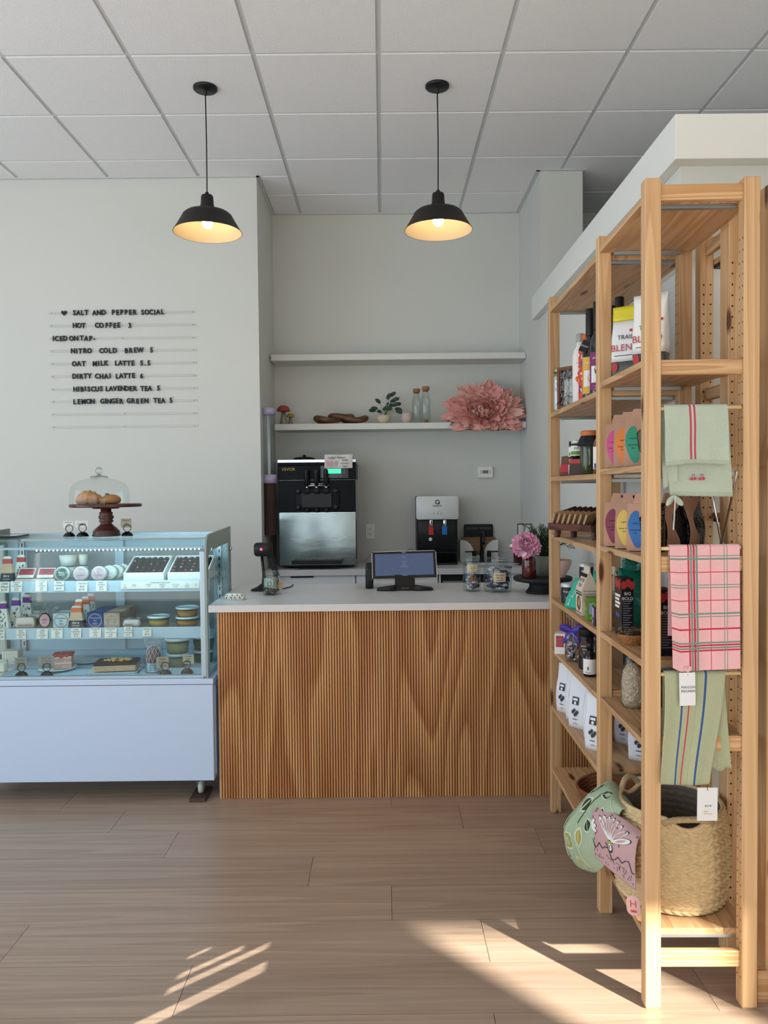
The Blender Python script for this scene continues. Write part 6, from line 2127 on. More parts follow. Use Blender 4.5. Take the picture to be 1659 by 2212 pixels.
def tea(x, y, z, lab, fill, label, group, rz=R(-27), flip=False, h=0.160):
    t = thing('tea_pouch', label, 'tea pouch', (x, y, z), rz, group)
    w, d = 0.106, 0.050
    m = MB()
    bagmesh(m, w, d, h - 0.018, fill, e=3.2, wr=0.012)
    m.build('clear_pouch', t)
    k = MB()
    mp = bagface(w, d, h - 0.018, 3.2)
    # wavy-edged kraft front panel, with a flap and hanging hole above
    n = 16
    L_, R_ = [], []
    for i in range(n + 1):
        v = 0.002 + (h - 0.02) * i / n
        f = i / n
        edge = -0.008 + 0.017 * cos(2 * PI * (f - 0.05)) + (0.03 * max(0, f - 0.75) / 0.25)
        L_.append(mp(-w / 2 - 0.001, v, 0.0006))
        R_.append(mp(edge, v, 0.0006))
    vs = L_ + R_
    k.add(vs, [(i, n + 1 + i, n + 2 + i, i + 1) for i in range(n)], 'kraft')
    top = [(-0.040, h - 0.020), (0.036, h - 0.020), (0.030, h + 0.010), (-0.030, h + 0.012)]
    k.prism(top, -0.0030, 0.0030, 'Y', 'kraft')
    k.disc(flat((0, -0.0031, 0)), 0.003, 0.005, 'ink', -0.002, h + 0.001, 0.0004, 10)
    kk = k.build('kraft_panel', t)
    if lab:
        s = MB()
        cx, rx, ry = -0.027, 0.0175, 0.055
        rows_ = []
        for i in range(13):
            b3 = -PI / 2 + PI * i / 12
            v = 0.066 + ry * sin(b3)
            c3 = cx + 0.006 * cos(2 * PI * (v / h - 0.05))
            ww = rx * max(0.02, cos(b3)) ** 0.8
            rows_.append([mp(c3 - ww, v, 0.0014), mp(c3 + ww, v, 0.0014)])
        s.add([q3 for r3 in rows_ for q3 in r3], [(2 * i, 2 * i + 1, 2 * i + 3, 2 * i + 2) for i in range(12)], lab)
        s.text('organic', 0.0065, 'ink', mp, cx, 0.082, 0.0022)
        s.lines(['loose leaf', 'tea'], 0.0075, 'ink', mp, cx, 0.062, 1.2, 0.0022)
        s.build('label_oval', kk)
    return t


GT_ = 'kraft-fronted tea pouches'
tea(0.776, 2.525, ZBN, 't_pink', 'tea_red', 'tea pouch with pink oval label on the jar shelf', GT_)
tea(0.776, 2.430, ZBN, 't_orange', 'tea_red', 'tea pouch with orange oval label on the jar shelf', GT_)
tea(0.778, 2.335, ZBN, 't_green', 'beans', 'pouch with green oval label and pale beans showing, by the near upright', GT_)
tea(0.955, 2.32, ZBN, None, 'beans', 'pouch of pale beans seen to the right of the mint towel', GT_, R(-20))
tea(0.772, 2.525, ZCN, 't_maroon', 'tea_black', 'tea pouch with maroon oval label below the pink-labelled one', GT_)
tea(0.778, 2.425, ZCN, 't_yellow', 'tea_red', 'tea pouch with yellow oval label, in the middle of the lower tea row', GT_)
tea(0.784, 2.330, ZCN, 't_blue', 'tea_black', 'tea pouch with blue oval label, nearest in the lower tea row', GT_)
tea(0.893, 2.43, ZCN, None, 'tea_black', 'black-windowed tea pouch left of the two under the mint towel', GT_, R(30))
tea(0.970, 2.475, ZCN, None, 'tea_black', 'black-windowed tea pouch right of the two under the mint towel', GT_, R(38))

# shelf C far bay: wooden riser with chocolate bars, bowl, cookie bag
wood('riser_wood', '#6b3b31', '#3f211c', 'X', 14, 3, 6, 0.8, rough=0.5)
t = thing('wooden_riser', 'tilted reddish wooden display tray on legs holding the chocolate bars', 'display tray', (0.797, 3.135, ZCF), R(-62))
X = Matrix.Translation((0, 0, 0.052)) @ Matrix.Rotation(0.24, 4, 'X')
MB().box(-0.125, 0.125, -0.062, 0.070, 0.0, 0.010, 'riser_wood', X).box(-0.125, 0.125, -0.068, -0.062, -0.004, 0.024, 'riser_wood', X).box(-0.130, -0.125, -0.064, 0.070, -0.002, 0.020, 'riser_wood', X).box(0.125, 0.130, -0.064, 0.070, -0.002, 0.020, 'riser_wood', X).build('tray', t)
for s in (-1, 1):
    MB().loft([[(s * 0.10 + p[0] + s * 0.012 * (1 - f), -0.035 + p[1], 0.044 * f) for p in rr(0.018, 0.022, 0, 0.002, 1)] for f in (0, 1)], 'riser_wood', False).build('leg', t)
    MB().loft([[(s * 0.10 + p[0], 0.045 + p[1], 0.064 * f) for p in rr(0.018, 0.022, 0, 0.002, 1)] for f in (0, 1)], 'riser_wood', False).build('leg', t)
mat('wrap_kraft', '#a58767', 0.7)
base = Vector((0.797, 3.135, ZCF))
RZ = Matrix.Rotation(R(-62), 4, 'Z')
nb = 7
for i in range(nb):
    t = thing('chocolate_bar', '%s slim brown-wrapped chocolate bar fanned on the wooden tray' % ('first', 'second', 'third', 'fourth', 'fifth', 'sixth', 'seventh')[i] + (' counting from its far end'), 'chocolate bar', (0, 0, 0), 0, 'chocolate bars on the wooden tray')
    X2 = RZ @ X @ Matrix.Translation((-0.098 + i * 0.031, 0.0, 0.0375)) @ Matrix.Rotation(-0.95, 4, 'Y')
    t.matrix_local = Matrix.Translation(base) @ X2
    MB().box(-0.030, 0.030, -0.060, 0.058, -0.0045, 0.0045, 'choc_brown').build('bar', t, bevel=0.002)
    m = MB()
    m.box(-0.0312, 0.0312, -0.061, -0.012, -0.0052, 0.0052, 'wrap_kraft')
    mp = flat((0, 0, 0.0053), (1, 0, 0), (0, 1, 0))
    m.text('MILK', 0.012, ('print_orange', 'wrap_kraft', 'text_red')[i % 3], mp, 0, 0.02, 0.0006)
    m.text('cocoa', 0.009, 'wrap_kraft', mp, 0, 0.004, 0.0006)
    m.build('wrapper', t)
t = tag(MB().lathe([(1e-4, 0.0), (0.018, 0.0), (0.026, 0.004), (0.034, 0.016), (0.039, 0.030), (0.036, 0.030), (0.030, 0.016), (1e-4, 0.006)][:], 'china', 32).build('bowl'), 'small white bowl on the shelf under the wooden chocolate tray', 'bowl')
t.location = (0.905, 3.30, ZCF)
t = thing('cookie_bag', 'folded brown paper bag behind the maroon-labelled tea pouch', 'bag', (0.885, 2.80, ZCF), R(-25))
m = MB()
bagmesh(m, 0.10, 0.06, 0.165, 'kraft_box', e=6, wr=0.03)
m.build('paper_bag', t)

# shelf D far bay
mat('powder_label', '#14161c', 0.45)
for x, y, z, lb in ((0.776, 3.285, ZDF, 'dark jar with silver lid at the front of the far end'), (0.856, 3.300, ZDF, 'lower dark silver-lidded jar in the back stack'), (0.856, 3.300, ZDF + 0.0825, 'upper dark silver-lidded jar in the back stack'), (0.905, 2.90, ZDF, 'dark silver-lidded jar behind the teal tied bag')):
    t = mkbottle('powder_jar', lb, 'jar', x, y, z, [(0.028, 0), (0.0295, 0.004), (0.0295, 0.062), (0.027, 0.066)], 'powder_label', [(0.0295, 0.066), (0.030, 0.068), (0.030, 0.081), (0.028, 0.082)], 'silver_lid', 'dark silver-lidded jars', lid='lid')
    band(t, 0.0297, 0.004, 0.060, 'powder_label', 1.2, AIM, lines=['Organics', '', '75%'], size=0.011, ink='bottle_white', v=0.046, extra=lambda m, mp: m.disc(mp, 0.014, 0.009, 'text_red', 0.012, 0.016, 0.0007))
mat('teal_foil', '#2fae93', 0.3, coat=0.2, bump=0.3, bscale=40)
mat('teal_dark', '#0c6a58', 0.35, coat=0.2, bump=0.4, bscale=40)
t = thing('snack_bag', 'bright teal snack bag leaning at the shelf front beside the gable box', 'bag', (0.765, 3.135, ZDF), R(-58))
m = MB()
bagmesh(m, 0.090, 0.05, 0.115, 'teal_foil', e=1.6, wr=0.03, lean=0.05)
m.build('bag', t)
m = MB()
mp = bagface(0.090, 0.05, 0.115, 1.6, lean=0.05)
for i, c in enumerate('ALMOND'):
    m.text(c, 0.017, 'bottle_white', mp, -0.012 + 0.003 * i, 0.012 + i * 0.014, 0.0018)
m.build('lettering', t)
t = thing('snack_bag', 'teal snack bag with crumpled top at the back, between gable box and upright', 'bag', (0.868, 3.06, ZDF), R(-30))
m = MB()
bagmesh(m, 0.095, 0.06, 0.155, 'teal_foil', e=4, wr=0.04)
m.build('bag', t)
t = thing('snack_bag', 'large dark teal tied bag behind the black flour box', 'bag', (0.878, 2.715, ZDF), R(-20))
m = MB()
bagmesh(m, 0.115, 0.075, 0.20, 'teal_dark', e=5, wr=0.06)
m.build('bag', t)
m = MB()
for s in (-1, 1):
    X = Matrix.Translation((0.0, -0.01, 0.196)) @ Matrix.Rotation(s * 0.75, 4, 'Y')
    petal(m, X, 0.055, 0.06, 0.1, 0.25, 'teal_dark', 0.2, 5, 5, s)
m.build('bow', t)
mat('carton_cream', '#d6c6b4', 0.65)
for x, y, lb in ((0.777, 2.988, 'cream gable-topped carton with dark print and a picture of nuts'), (0.868, 2.975, 'second gable-topped carton, of kraft colour, behind the first')):
    t = thing('gable_carton', lb, 'carton', (x, y, ZDF), R(0), 'gable-topped cartons')
    hx, hy, hb, hh = 0.031, 0.045, 0.098, 0.170
    m = MB()
    m.box(-hx, hx, -hy, hy, 0, hb, 'carton_cream')
    m.add([(-hx, -hy, hb), (hx, -hy, hb), (hx, hy, hb), (-hx, hy, hb), (0, -hy * 0.9, hh), (0, hy * 0.9, hh)], [(0, 1, 4), (1, 2, 5, 4), (2, 3, 5), (3, 0, 4, 5)], 'carton_cream')
    m.box(-0.002, 0.002, -hy * 0.95, hy * 0.95, hh - 0.001, hh + 0.014, 'carton_cream')
    q = m.build('carton', t)
    m = MB()
    mp = flat((0, -hy - 0.0003, 0))
    m.text('Buttermilk Pancakes', 0.0075, 'ink', mp, 0, 0.090, 0.0006, xs=0.8)
    for i in range(5):
        m.rect(mp, -0.027, 0.027 - 0.006 * (i % 2), 0.080 - i * 0.007, 0.0825 - i * 0.007, 'grey_ink', 0.0006)
    mp = flat((-hx - 0.0003, 0, 0), (0, -1, 0), (0, 0, 1))
    m.rect(mp, -0.043, 0.043, 0.074, 0.080, 'ink', 0.0006).rect(mp, -0.043, 0.043, 0.084, 0.088, 'ink', 0.0006).rect(mp, -0.043, 0.043, 0.006, 0.009, 'ink', 0.0006)
    m.disc(mp, 0.026, 0.028, 'kraft_box', 0.0, 0.043, 0.0006)
    m.disc(mp, 0.012, 0.016, 'nut', 0.006, 0.046, 0.001)
    up = (hx, 0, hh - hb)
    mp = flat((-hx - 0.0006, 0, hb), (0, -1, 0), up)
    m.text('MILK', 0.019, 'ink', mp, 0, 0.008, 0.0008).text('BUTTER', 0.019, 'ink', mp, 0, 0.028, 0.0008)
    m.rect(mp, -0.040, 0.040, 0.048, 0.062, 'ink', 0.0008)
    m.build('print', q)
mat('box_green', '#5d8d24', 0.5)
mat('box_blue_grey', '#8fa0b0', 0.5)
t = thing('tea_box', 'small green box with pale blue-grey window panel at the shelf front', 'box', (0.770, 2.862, ZDF), R(-8))
MB().box(-0.029, 0.029, -0.035, 0.035, 0, 0.082, 'box_green').build('box', t, bevel=0.001)
m = MB()
mp = flat((0, -0.0353, 0))
m.rect(mp, -0.022, 0.029, 0.024, 0.064, 'box_blue_grey', 0.0006).text('GREEN', 0.012, 'bottle_white', mp, 0, 0.007, 0.0008)
mp = flat((-0.0293, 0, 0), (0, -1, 0), (0, 0, 1))
m.text('green tea', 0.016, 'bottle_white', mp, 0, 0.035, 0.0008).disc(mp, 0.015, 0.01, 'text_red', 0.01, 0.065, 0.0006)
m.build('print', t)
mat('box_plum', '#3a2b45', 0.5)
t = thing('tea_box', 'small plum box with lilac panel in front of the middle upright', 'box', (0.760, 2.745, ZDF), R(-8))
MB().box(-0.024, 0.024, -0.03, 0.03, 0, 0.066, 'box_plum').box(-0.021, 0.021, -0.026, 0.026, 0.0662, 0.078, 'box_green').build('box', t, bevel=0.001)
m = MB()
mp = flat((0, -0.0303, 0))
m.rect(mp, -0.018, 0.018, 0.026, 0.060, 'lilac', 0.0006).lines(['black', 'currant'], 0.009, 'bottle_white', mp, 0, 0.015, 1.1, 0.0008)
mp = flat((-0.0243, 0, 0), (0, -1, 0), (0, 0, 1))
m.rect(mp, -0.022, 0.022, 0.026, 0.060, 'lilac', 0.0006).rect(mp, -0.012, 0.004, 0.005, 0.018, 'bottle_white', 0.0006)
m.build('print', t)
# shelf D near bay
mat('box_black', '#15131a', 0.4)
mat('box_purple', '#2b1d3d', 0.45)
mat('salami_red', '#a6302f', 0.5, vary=0.3, vscale=40)
for x, y, lb in ((0.779, 2.535, 'tall black box reading BIG BOLD with red slices at the top, beside the wicker basket'), (0.800, 2.245, 'tall black box reading BIG BOLD seen through the end frame')):
    t = thing('food_box', lb, 'box', (x, y, ZDN), 0, 'tall black food boxes')
    hx, hy, hh = 0.0195, 0.036, 0.187
    MB().box(-hx, hx, -hy, hy, 0, hh, 'box_black').build('box', t, bevel=0.001)
    m = MB()
    mp = flat((0, -hy - 0.0003, 0))
    m.lines(['BIG', 'BOLD'], 0.014, 'bottle_white', mp, 0, 0.133, 1.1, 0.001)
    for i in range(13):
        m.rect(mp, -0.015, 0.014 - 0.005 * (i % 3), 0.112 - i * 0.0075, 0.1145 - i * 0.0075, 'grey_ink', 0.0006)
    for u, v in ((-0.012, 0.165), (0.002, 0.172), (0.014, 0.164)):
        m.disc(mp, 0.009, 0.013, 'salami_red', u, v, 0.0006 + 0.0002 * abs(u) * 100)
    mp = flat((-hx - 0.0003, 0, 0), (0, -1, 0), (0, 0, 1))
    m.disc(mp, 0.016, 0.016, 'salami_red', -0.012, 0.168, 0.0006).disc(mp, 0.014, 0.016, 'salami_red', 0.016, 0.166, 0.0008)
    for i in range(4):
        m.rect(mp, -0.028, 0.026 - 0.01 * (i % 2), 0.125 - i * 0.012, 0.133 - i * 0.012, 'bottle_white', 0.0006)
    m.rect(mp, -0.02, 0.02, 0.060, 0.072, 'print_blue', 0.0006)
    m.build('print', t)
for x, y, w, h, lb in ((0.868, 2.500, 0.06, 0.150, 'dark purple box with white flaps behind the near upright'), (0.905, 2.330, 0.09, 0.205, 'dark purple box with white letters at the right of the tall black one'), (0.842, 2.590 + 0.07, 0.05, 0.13, 'dark purple box behind the teal tied bag row')):
    if y > 2.6:
        continue
    t = thing('food_box', lb, 'box', (x, y, ZDN), 0, 'dark purple food boxes')
    MB().box(-w / 2, w / 2, -0.04, 0.04, 0, h, 'box_purple').build('box', t, bevel=0.001)
    m = MB()
    mp = flat((0, -0.0403, 0))
    m.text('H', 0.05, 'bottle_white', mp, -0.012, h * 0.3, 0.0006).text('oats', 0.02, 'bottle_white', mp, 0, h * 0.15, 0.0006)
    m.rect(mp, -w / 2 + 0.004, w / 2 - 0.004, h - 0.03, h - 0.004, 'lilac', 0.0006)
    mp = flat((-w / 2 - 0.0003, 0, 0), (0, -1, 0), (0, 0, 1))
    m.rect(mp, -0.03, 0.02, h - 0.045, h - 0.006, 'bottle_white', 0.0006)
    m.build('print', t)
mat('wicker', '#a9703f', 0.7, vary=0.3, vscale=160, bump=0.8, bscale=180)
t = thing('small_basket', 'little oval wicker basket with a film packet at the shelf front', 'basket', (0.762, 2.385, ZDN), R(20))
m = MB()
for q in range(7):
    f = q / 6
    m.tube([((0.030 + 0.018 * f) * cos(a), (0.024 + 0.014 * f) * sin(a), 0.003 + 0.026 * f) for a in [2 * PI * i / 32 for i in range(32)]], 0.0034, 'wicker', 6, True)
m.solid([(0.028, 0.0005), (0.028, 0.003)], 'wicker', 24)
m.build('basket', t)
t = thing('film_packet', 'crinkled clear packet of dark snacks in the little wicker basket', 'packet', (0.762, 2.385, ZDN + 0.0045), R(20))
m = MB().loft([rr(0.040, 0.03, 0.001, 0.01), rr(0.055, 0.035, 0.02, 0.012), rr(0.045, 0.03, 0.032, 0.01)], 'choc_brown')
m.build('contents', t)
m = MB()
m.grid(10, 8, lambda u, v: ((u - 0.5) * 0.082, (v - 0.5) * 0.05, 0.036 + 0.008 * sin(9 * u) * cos(7 * v) - 0.05 * (u - 0.5) ** 2 * 4 * 0.2 + 0.012 * v), 'film')
m.build('film', t)

# shelf E far bay
t = thing('white_box', 'white carton with dark red panel at the far end of the lower middle shelf', 'box', (0.750, 3.315, ZE), R(-20))
MB().box(-0.022, 0.022, -0.03, 0.03, 0, 0.086, 'bottle_white').build('box', t, bevel=0.001)
m = MB()
for mp in (flat((0, -0.0303, 0)), flat((-0.0223, 0, 0), (0, -1, 0), (0, 0, 1))):
    m.rect(mp, -0.016, 0.016, 0.03, 0.078, 'label_red', 0.0006).lines(['- - -', '- -', '- - -'], 0.008, 'bottle_white', mp, 0, 0.062, 1.4, 0.001)
m.build('panel', t)
mat('ribbon', '#3a1f98', 0.35, sheen=0.3)
mat('foil_wrap', '#b4a9b6', 0.18, metal=0.8, vary=0.5, vscale=50)
for x, y, s, lb in ((0.764, 3.150, 1.0, 'cellophane gift bag of foil sweets tied with a purple bow, at the front'), (0.842, 3.165, 0.95, 'cellophane gift bag with purple ribbon standing behind the front one')):
    t = thing('sweet_bag', lb, 'gift bag', (x, y, ZE), R(-30), 'cellophane gift bags')
    t.scale = (s, s, s)
    m = MB()
    for i in range(34):
        a, q = rnd.uniform(0, 2 * PI), 0.024 * math.sqrt(rnd.random())
        m.ball((q * cos(a), q * sin(a) * 0.8, 0.010 + 0.095 * i / 34), 0.010, ('foil_wrap', 'choc_brown', 'foil_wrap', 'lilac')[i % 4], 7, (1, 1, 0.8))
    o = m.build('sweets', t)
    o['kind'] = 'stuff'
    f = MB()
    f.loft([[(r * cos(a) * (1 + 0.06 * sin(5 * a)), 0.8 * r * sin(a), z) for a in [2 * PI * j / 24 for j in range(24)]] for r, z in ((0.030, 0.001), (0.037, 0.02), (0.037, 0.085), (0.026, 0.112), (0.009, 0.124), (0.014, 0.140), (0.034, 0.178), (0.040, 0.190))], 'film')
    f.build('cellophane', t)
    m = MB().tube([(0.010 * cos(a), 0.009 * sin(a), 0.125) for a in [2 * PI * j / 14 for j in range(14)]], 0.004, 'ribbon', 6, True)
    for sx, rot in ((-1, 1.25), (1, 1.25), (-1, 2.5), (1, 2.6)):
        X = Matrix.Translation((0, -0.012, 0.125)) @ Matrix.Rotation(sx * rot, 4, 'Y')
        petal(m, X, 0.052 if rot < 2 else 0.06, 0.034 if rot < 2 else 0.02, 0.15, 0.2, 'ribbon', 0.08, 4, 6, sx)
    m.build('bow', t, label='purple ribbon bow')
mat('tin_black', '#141416', 0.35)
mat('tin_red', '#8e3f36', 0.5)
for x, y, lb in ((0.784, 3.030, 'black canister with round red label behind the brown syrup bottle'), (0.852, 3.035, 'black canister with round red label, further back by the middle upright')):
    t = mkbottle('canister', lb, 'canister', x, y, ZE, [(0.027, 0), (0.028, 0.004), (0.028, 0.125), (0.026, 0.128)], 'tin_black', [(0.0285, 0.128), (0.0285, 0.153), (0.026, 0.155)], 'black_matte', 'black canisters', lid='lid')
    band(t, 0.0282, 0.006, 0.12, 'tin_black', 1.3, AIM, lines=[], extra=lambda m, mp: (m.disc(mp, 0.026, 0.032, 'tin_red', 0, 0.078, 0.0008), m.lines(['powder', 'cacao', 'mix'], 0.010, 'bottle_white', mp, 0, 0.088, 1.25, 0.0014)))
t = mkbottle('syrup_bottle', 'brown glass syrup bottle with white label at the shelf front', 'bottle', 0.766, 2.905, ZE, [(0.022, 0), (0.0245, 0.004), (0.0245, 0.070), (0.020, 0.084), (0.0115, 0.092), (0.0115, 0.10)], 'preserve', [(0.0128, 0.098), (0.0128, 0.124), (0.011, 0.125)], 'black')
band(t, 0.0247, 0.010, 0.066, 'bottle_white', 1.5, AIM + 0.2, lines=[], extra=lambda m, mp: (m.lines(['- - -', '- -', '- - -', '- -'], 0.006, 'grey_ink', mp, 0.008, 0.052, 1.3, 0.0008), m.text('Root', 0.010, 'ink', mp, -0.010, 0.014, 0.0008), m.disc(mp, 0.003, 0.008, 'teal_dark', -0.010, 0.032, 0.0008)))
t = mkbottle('salt_jar', 'small jar with white label reading SALT beside the middle upright', 'jar', 0.782, 2.795, ZE, [(0.016, 0), (0.018, 0.004), (0.018, 0.055), (0.015, 0.060)], 'jar_glass', [(0.0175, 0.060), (0.0175, 0.073)], 'gold_lid', lid='lid')
MB().solid([(0.014, 0.004), (0.0155, 0.01), (0.0155, 0.05)], 'kraft', 20).build('contents', t)
band(t, 0.0182, 0.010, 0.050, 'bottle_white', 1.5, AIM + 0.2, lines=['smoke', 'SALT'], size=0.012, v=0.034)
mat('oats', '#c1ab8b', 0.7, vary=0.25, vscale=160, bump=0.7, bscale=160)
t = thing('oat_bag', 'clear bag of beige oats twisted at the top, beside the near upright', 'bag', (0.788, 2.475, ZEN), R(-25))
m = MB()
m.loft([[(r * cos(a) * (1 + 0.05 * sin(3 * a + z * 40)), 0.8 * r * sin(a), z) for a in [2 * PI * j / 22 for j in range(22)]] for r, z in ((0.026, 0.001), (0.034, 0.015), (0.035, 0.05), (0.034, 0.085), (0.028, 0.115), (0.016, 0.14))], 'oats')
m.build('oats', t)
f = MB()
f.loft([[(r * cos(a) * (1 + 0.08 * sin(4 * a + z * 60)), 0.8 * r * sin(a), z) for a in [2 * PI * j / 22 for j in range(22)]] for r, z in ((0.028, 0.0006), (0.036, 0.015), (0.0372, 0.05), (0.036, 0.085), (0.030, 0.118), (0.018, 0.150), (0.008, 0.175), (0.004, 0.188))], 'film')
f.build('clear_bag', t)
for i, (x, y, h, lb) in enumerate(((0.872, 2.50, 0.11, 'dark lidded jar behind the bag of oats'), (0.950, 2.44, 0.12, 'dark ribbed tin behind the pink plaid towel'), (0.870, 2.735, 0.13, 'black jar in the shade left of the bag of oats'))):
    t = mkbottle('dark_jar', lb, 'jar', x, y, ZEN if y < 2.6 else ZE, [(0.030, 0), (0.032, 0.004), (0.032, h - 0.02), (0.029, h - 0.016)], 'black_gloss', [(0.032, h - 0.016), (0.032, h)], 'dark_metal', 'dark jars on the lower middle shelf', lid='lid')

# shelf F: white coffee bags
mat('coffee_white', '#dfe2ea', 0.5, bump=0.15, bscale=30)
mat('stamp', '#33383c', 0.7)
for i, (x, y, rz, h, lb) in enumerate(((0.776, 3.315, -58, 0.205, 'white coffee bag with black stamp at the far left end of its row'),
                                       (0.790, 3.205, -55, 0.200, 'second white coffee bag from the far end'),
                                       (0.778, 3.100, -52, 0.212, 'third white coffee bag from the far end, leaning forward'),
                                       (0.800, 2.955, -55, 0.200, 'white coffee bag half hidden behind the middle upright'),
                                       (0.775, 2.835, -50, 0.205, 'white coffee bag standing in front of the middle upright'),
                                       (0.905, 2.905, -50, 0.190, 'white coffee bag at the back, left of the oats bag shelf end'),
                                       (0.900, 2.725, -35, 0.185, 'white coffee bag at the near end of the row, seen between the uprights'))):
    t = thing('coffee_bag', lb, 'coffee bag', (x, y, ZF), R(rz), 'white coffee bags')
    w, d = 0.092, 0.054
    m = MB()
    bagmesh(m, w, d, h, 'coffee_white', e=2.6, wr=0.012, sd=i, n=11)
    m.build('bag', t)
    mp = bagface(w, d, h, 2.6)
    m = MB()
    m.rect(mp, -0.016, 0.014, 0.096, 0.126, 'stamp', 0.0012)
    m.rect(mp, -0.012, 0.010, 0.112, 0.121, 'coffee_white', 0.0018)
    m.disc(mp, 0.006, 0.006, 'coffee_white', -0.001, 0.103, 0.0018, 12)
    for u, v in ((-0.012, 0.066), (-0.004, 0.073), (0.004, 0.060), (0.010, 0.068), (-0.002, 0.056)):
        m.disc(mp, 0.005, 0.008, 'stamp', u, v, 0.0012, 8)
    m.rect(mp, -0.012, 0.008, 0.036, 0.039, 'stamp', 0.0012)
    m.text('coffee', 0.009, 'stamp', mp, -0.002, 0.018, 0.0012)
    m.build('stamp', t)
# ------------------------------------------------------------------ baskets on the bottom shelf
mat('seagrass', '#cdb489', 0.75, vary=0.28, vscale=70)
mat('seagrass_shaded', '#6a5f54', 0.85, vary=0.25, vscale=70)  # darker copy of the seagrass, with the shade inside the basket in its colour
mat('rope', '#b39b76', 0.8, vary=0.25, vscale=120, bump=0.6, bscale=160)
mat('coil_brown', '#8a5330', 0.75, vary=0.35, vscale=150, bump=0.7, bscale=220)
t = thing('seagrass_basket', 'large braided seagrass basket with rope handles on the bottom shelf', 'basket', (0.866, 2.362, ZG), 0)


def rim_h(a):
    d = abs((a + PI / 2 + PI) % (2 * PI) - PI)
    e = abs((a - 2.2 + PI) % (2 * PI) - PI)
    return 0.272 - 0.030 * max(0, 1 - (d / 0.42) ** 2) - 0.02 * max(0, 1 - (e / 0.3) ** 2)


def brad(f):
    return 0.128 + 0.034 * sin(PI * min(1, 0.25 + f * 0.62)) ** 0.9 + 0.006 * f


NR, NS = 17, 10
m = MB()
N = 260
strands = 40
vs, fs = [], []
tot = NR * NS
for j in range(tot + 1):
    f = j / tot
    row = f * NR
    fr = row - math.floor(row)
    sgn = 1 if int(math.floor(row - 1e-9)) % 2 == 0 else -1
    for i in range(N):
        a = 2 * PI * i / N
        H = rim_h(a)
        ph = (a * strands / (2 * PI) + sgn * (fr - 0.5) * 0.9) % 1.0
        bump = (abs(sin(PI * ph)) ** 0.7) * (sin(PI * min(max(fr, 0.02), 0.98)) ** 0.6)
        r = brad(f) * 1.0 + 0.0075 * bump
        vs.append((r * cos(a), r * sin(a), 0.004 + H * f))
for j in range(tot):
    for i in range(N):
        fs.append((j * N + i, j * N + (i + 1) % N, (j + 1) * N + (i + 1) % N, (j + 1) * N + i))
m.add(vs, fs, 'seagrass', True)
m.solid([(0.128, 0.0005), (0.130, 0.004)], 'seagrass', 48)
m.build('body', t)
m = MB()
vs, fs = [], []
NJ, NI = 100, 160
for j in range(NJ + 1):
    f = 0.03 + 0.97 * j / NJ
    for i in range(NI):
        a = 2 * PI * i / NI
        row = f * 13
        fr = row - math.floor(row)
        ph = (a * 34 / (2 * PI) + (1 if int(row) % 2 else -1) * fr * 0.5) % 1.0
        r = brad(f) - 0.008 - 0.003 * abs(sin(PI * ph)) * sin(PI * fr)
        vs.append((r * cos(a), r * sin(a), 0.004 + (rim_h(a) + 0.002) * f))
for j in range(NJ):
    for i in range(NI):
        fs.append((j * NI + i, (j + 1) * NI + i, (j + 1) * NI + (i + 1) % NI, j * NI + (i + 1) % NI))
m.add(vs, fs, 'seagrass_shaded', True)
m.solid([(0.120, 0.012), (0.1201, 0.0125)], 'seagrass_shaded', 40)
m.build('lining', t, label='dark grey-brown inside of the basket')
m = MB()
m.tube([((brad(1) - 0.002) * cos(a), (brad(1) - 0.002) * sin(a), 0.006 + rim_h(a)) for a in [2 * PI * i / 90 for i in range(90)]], 0.0068, 'seagrass', 8, True)
m.build('rim', t)
for nm, a0, sp, up in (('front', -PI / 2 + 0.0, 0.48, 0.006), ('back', 2.2, 0.34, 0.030)):
    m = MB()
    pts = []
    for i in range(25):
        q = -1 + 2 * i / 24
        a = a0 + q * sp
        z = 0.276 - 0.012 * abs(q) ** 3 + up * (1 - q * q)
        r = brad(1) + 0.003
        pts.append((r * cos(a), r * sin(a), z))
    m.tube(pts, [0.0085 + 0.0010 * (i % 2) for i in range(25)], 'rope', 10)
    m.build('handle', t)
t = thing('coiled_basket', 'flat round reddish brown coiled basket on the bottom shelf at the back', 'basket', (0.872, 3.02, ZG), 0)
m = MB()
for q in range(6):
    r = 0.096 + 0.0055 * q
    m.tube([((r) * cos(a), r * sin(a), 0.006 + 0.0115 * q + (0.012 * (abs(sin(a)) ** 6) * q / 5)) for a in [2 * PI * i / 56 for i in range(56)]], 0.0066, 'coil_brown', 8, True)
for q in range(7):
    r = 0.090 - 0.0125 * q
    m.tube([(r * cos(a), r * sin(a), 0.0065) for a in [2 * PI * i / 44 for i in range(44)]], 0.0064, 'coil_brown', 8, True)
m.build('basket', t)

# ------------------------------------------------------------------ tea towels
mat('linen_mint', '#b0bdae', 0.9, vary=0.07, vscale=16, bump=0.25, bscale=240, sheen=0.2)
mat('linen_mint_hem', '#a6b3a3', 0.9, bump=0.3, bscale=240)
mat('stripe_rose', '#b3485c', 0.9)
mat('linen_cream', '#d8d2bf', 0.9)
mat('linen_pink', '#e6b3b8', 0.9, vary=0.05, vscale=20, bump=0.25, bscale=240, sheen=0.2)
mat('stripe_red', '#c2304a', 0.9)
mat('stripe_sage', '#6f8f84', 0.9)
mat('linen_sage', '#aab092', 0.9, vary=0.07, vscale=16, bump=0.25, bscale=240, sheen=0.2)
mat('stripe_blue', '#33568a', 0.9)
mat('stripe_green', '#7ea45e', 0.9)
mat('tag_white', '#e3e5ea', 0.7)


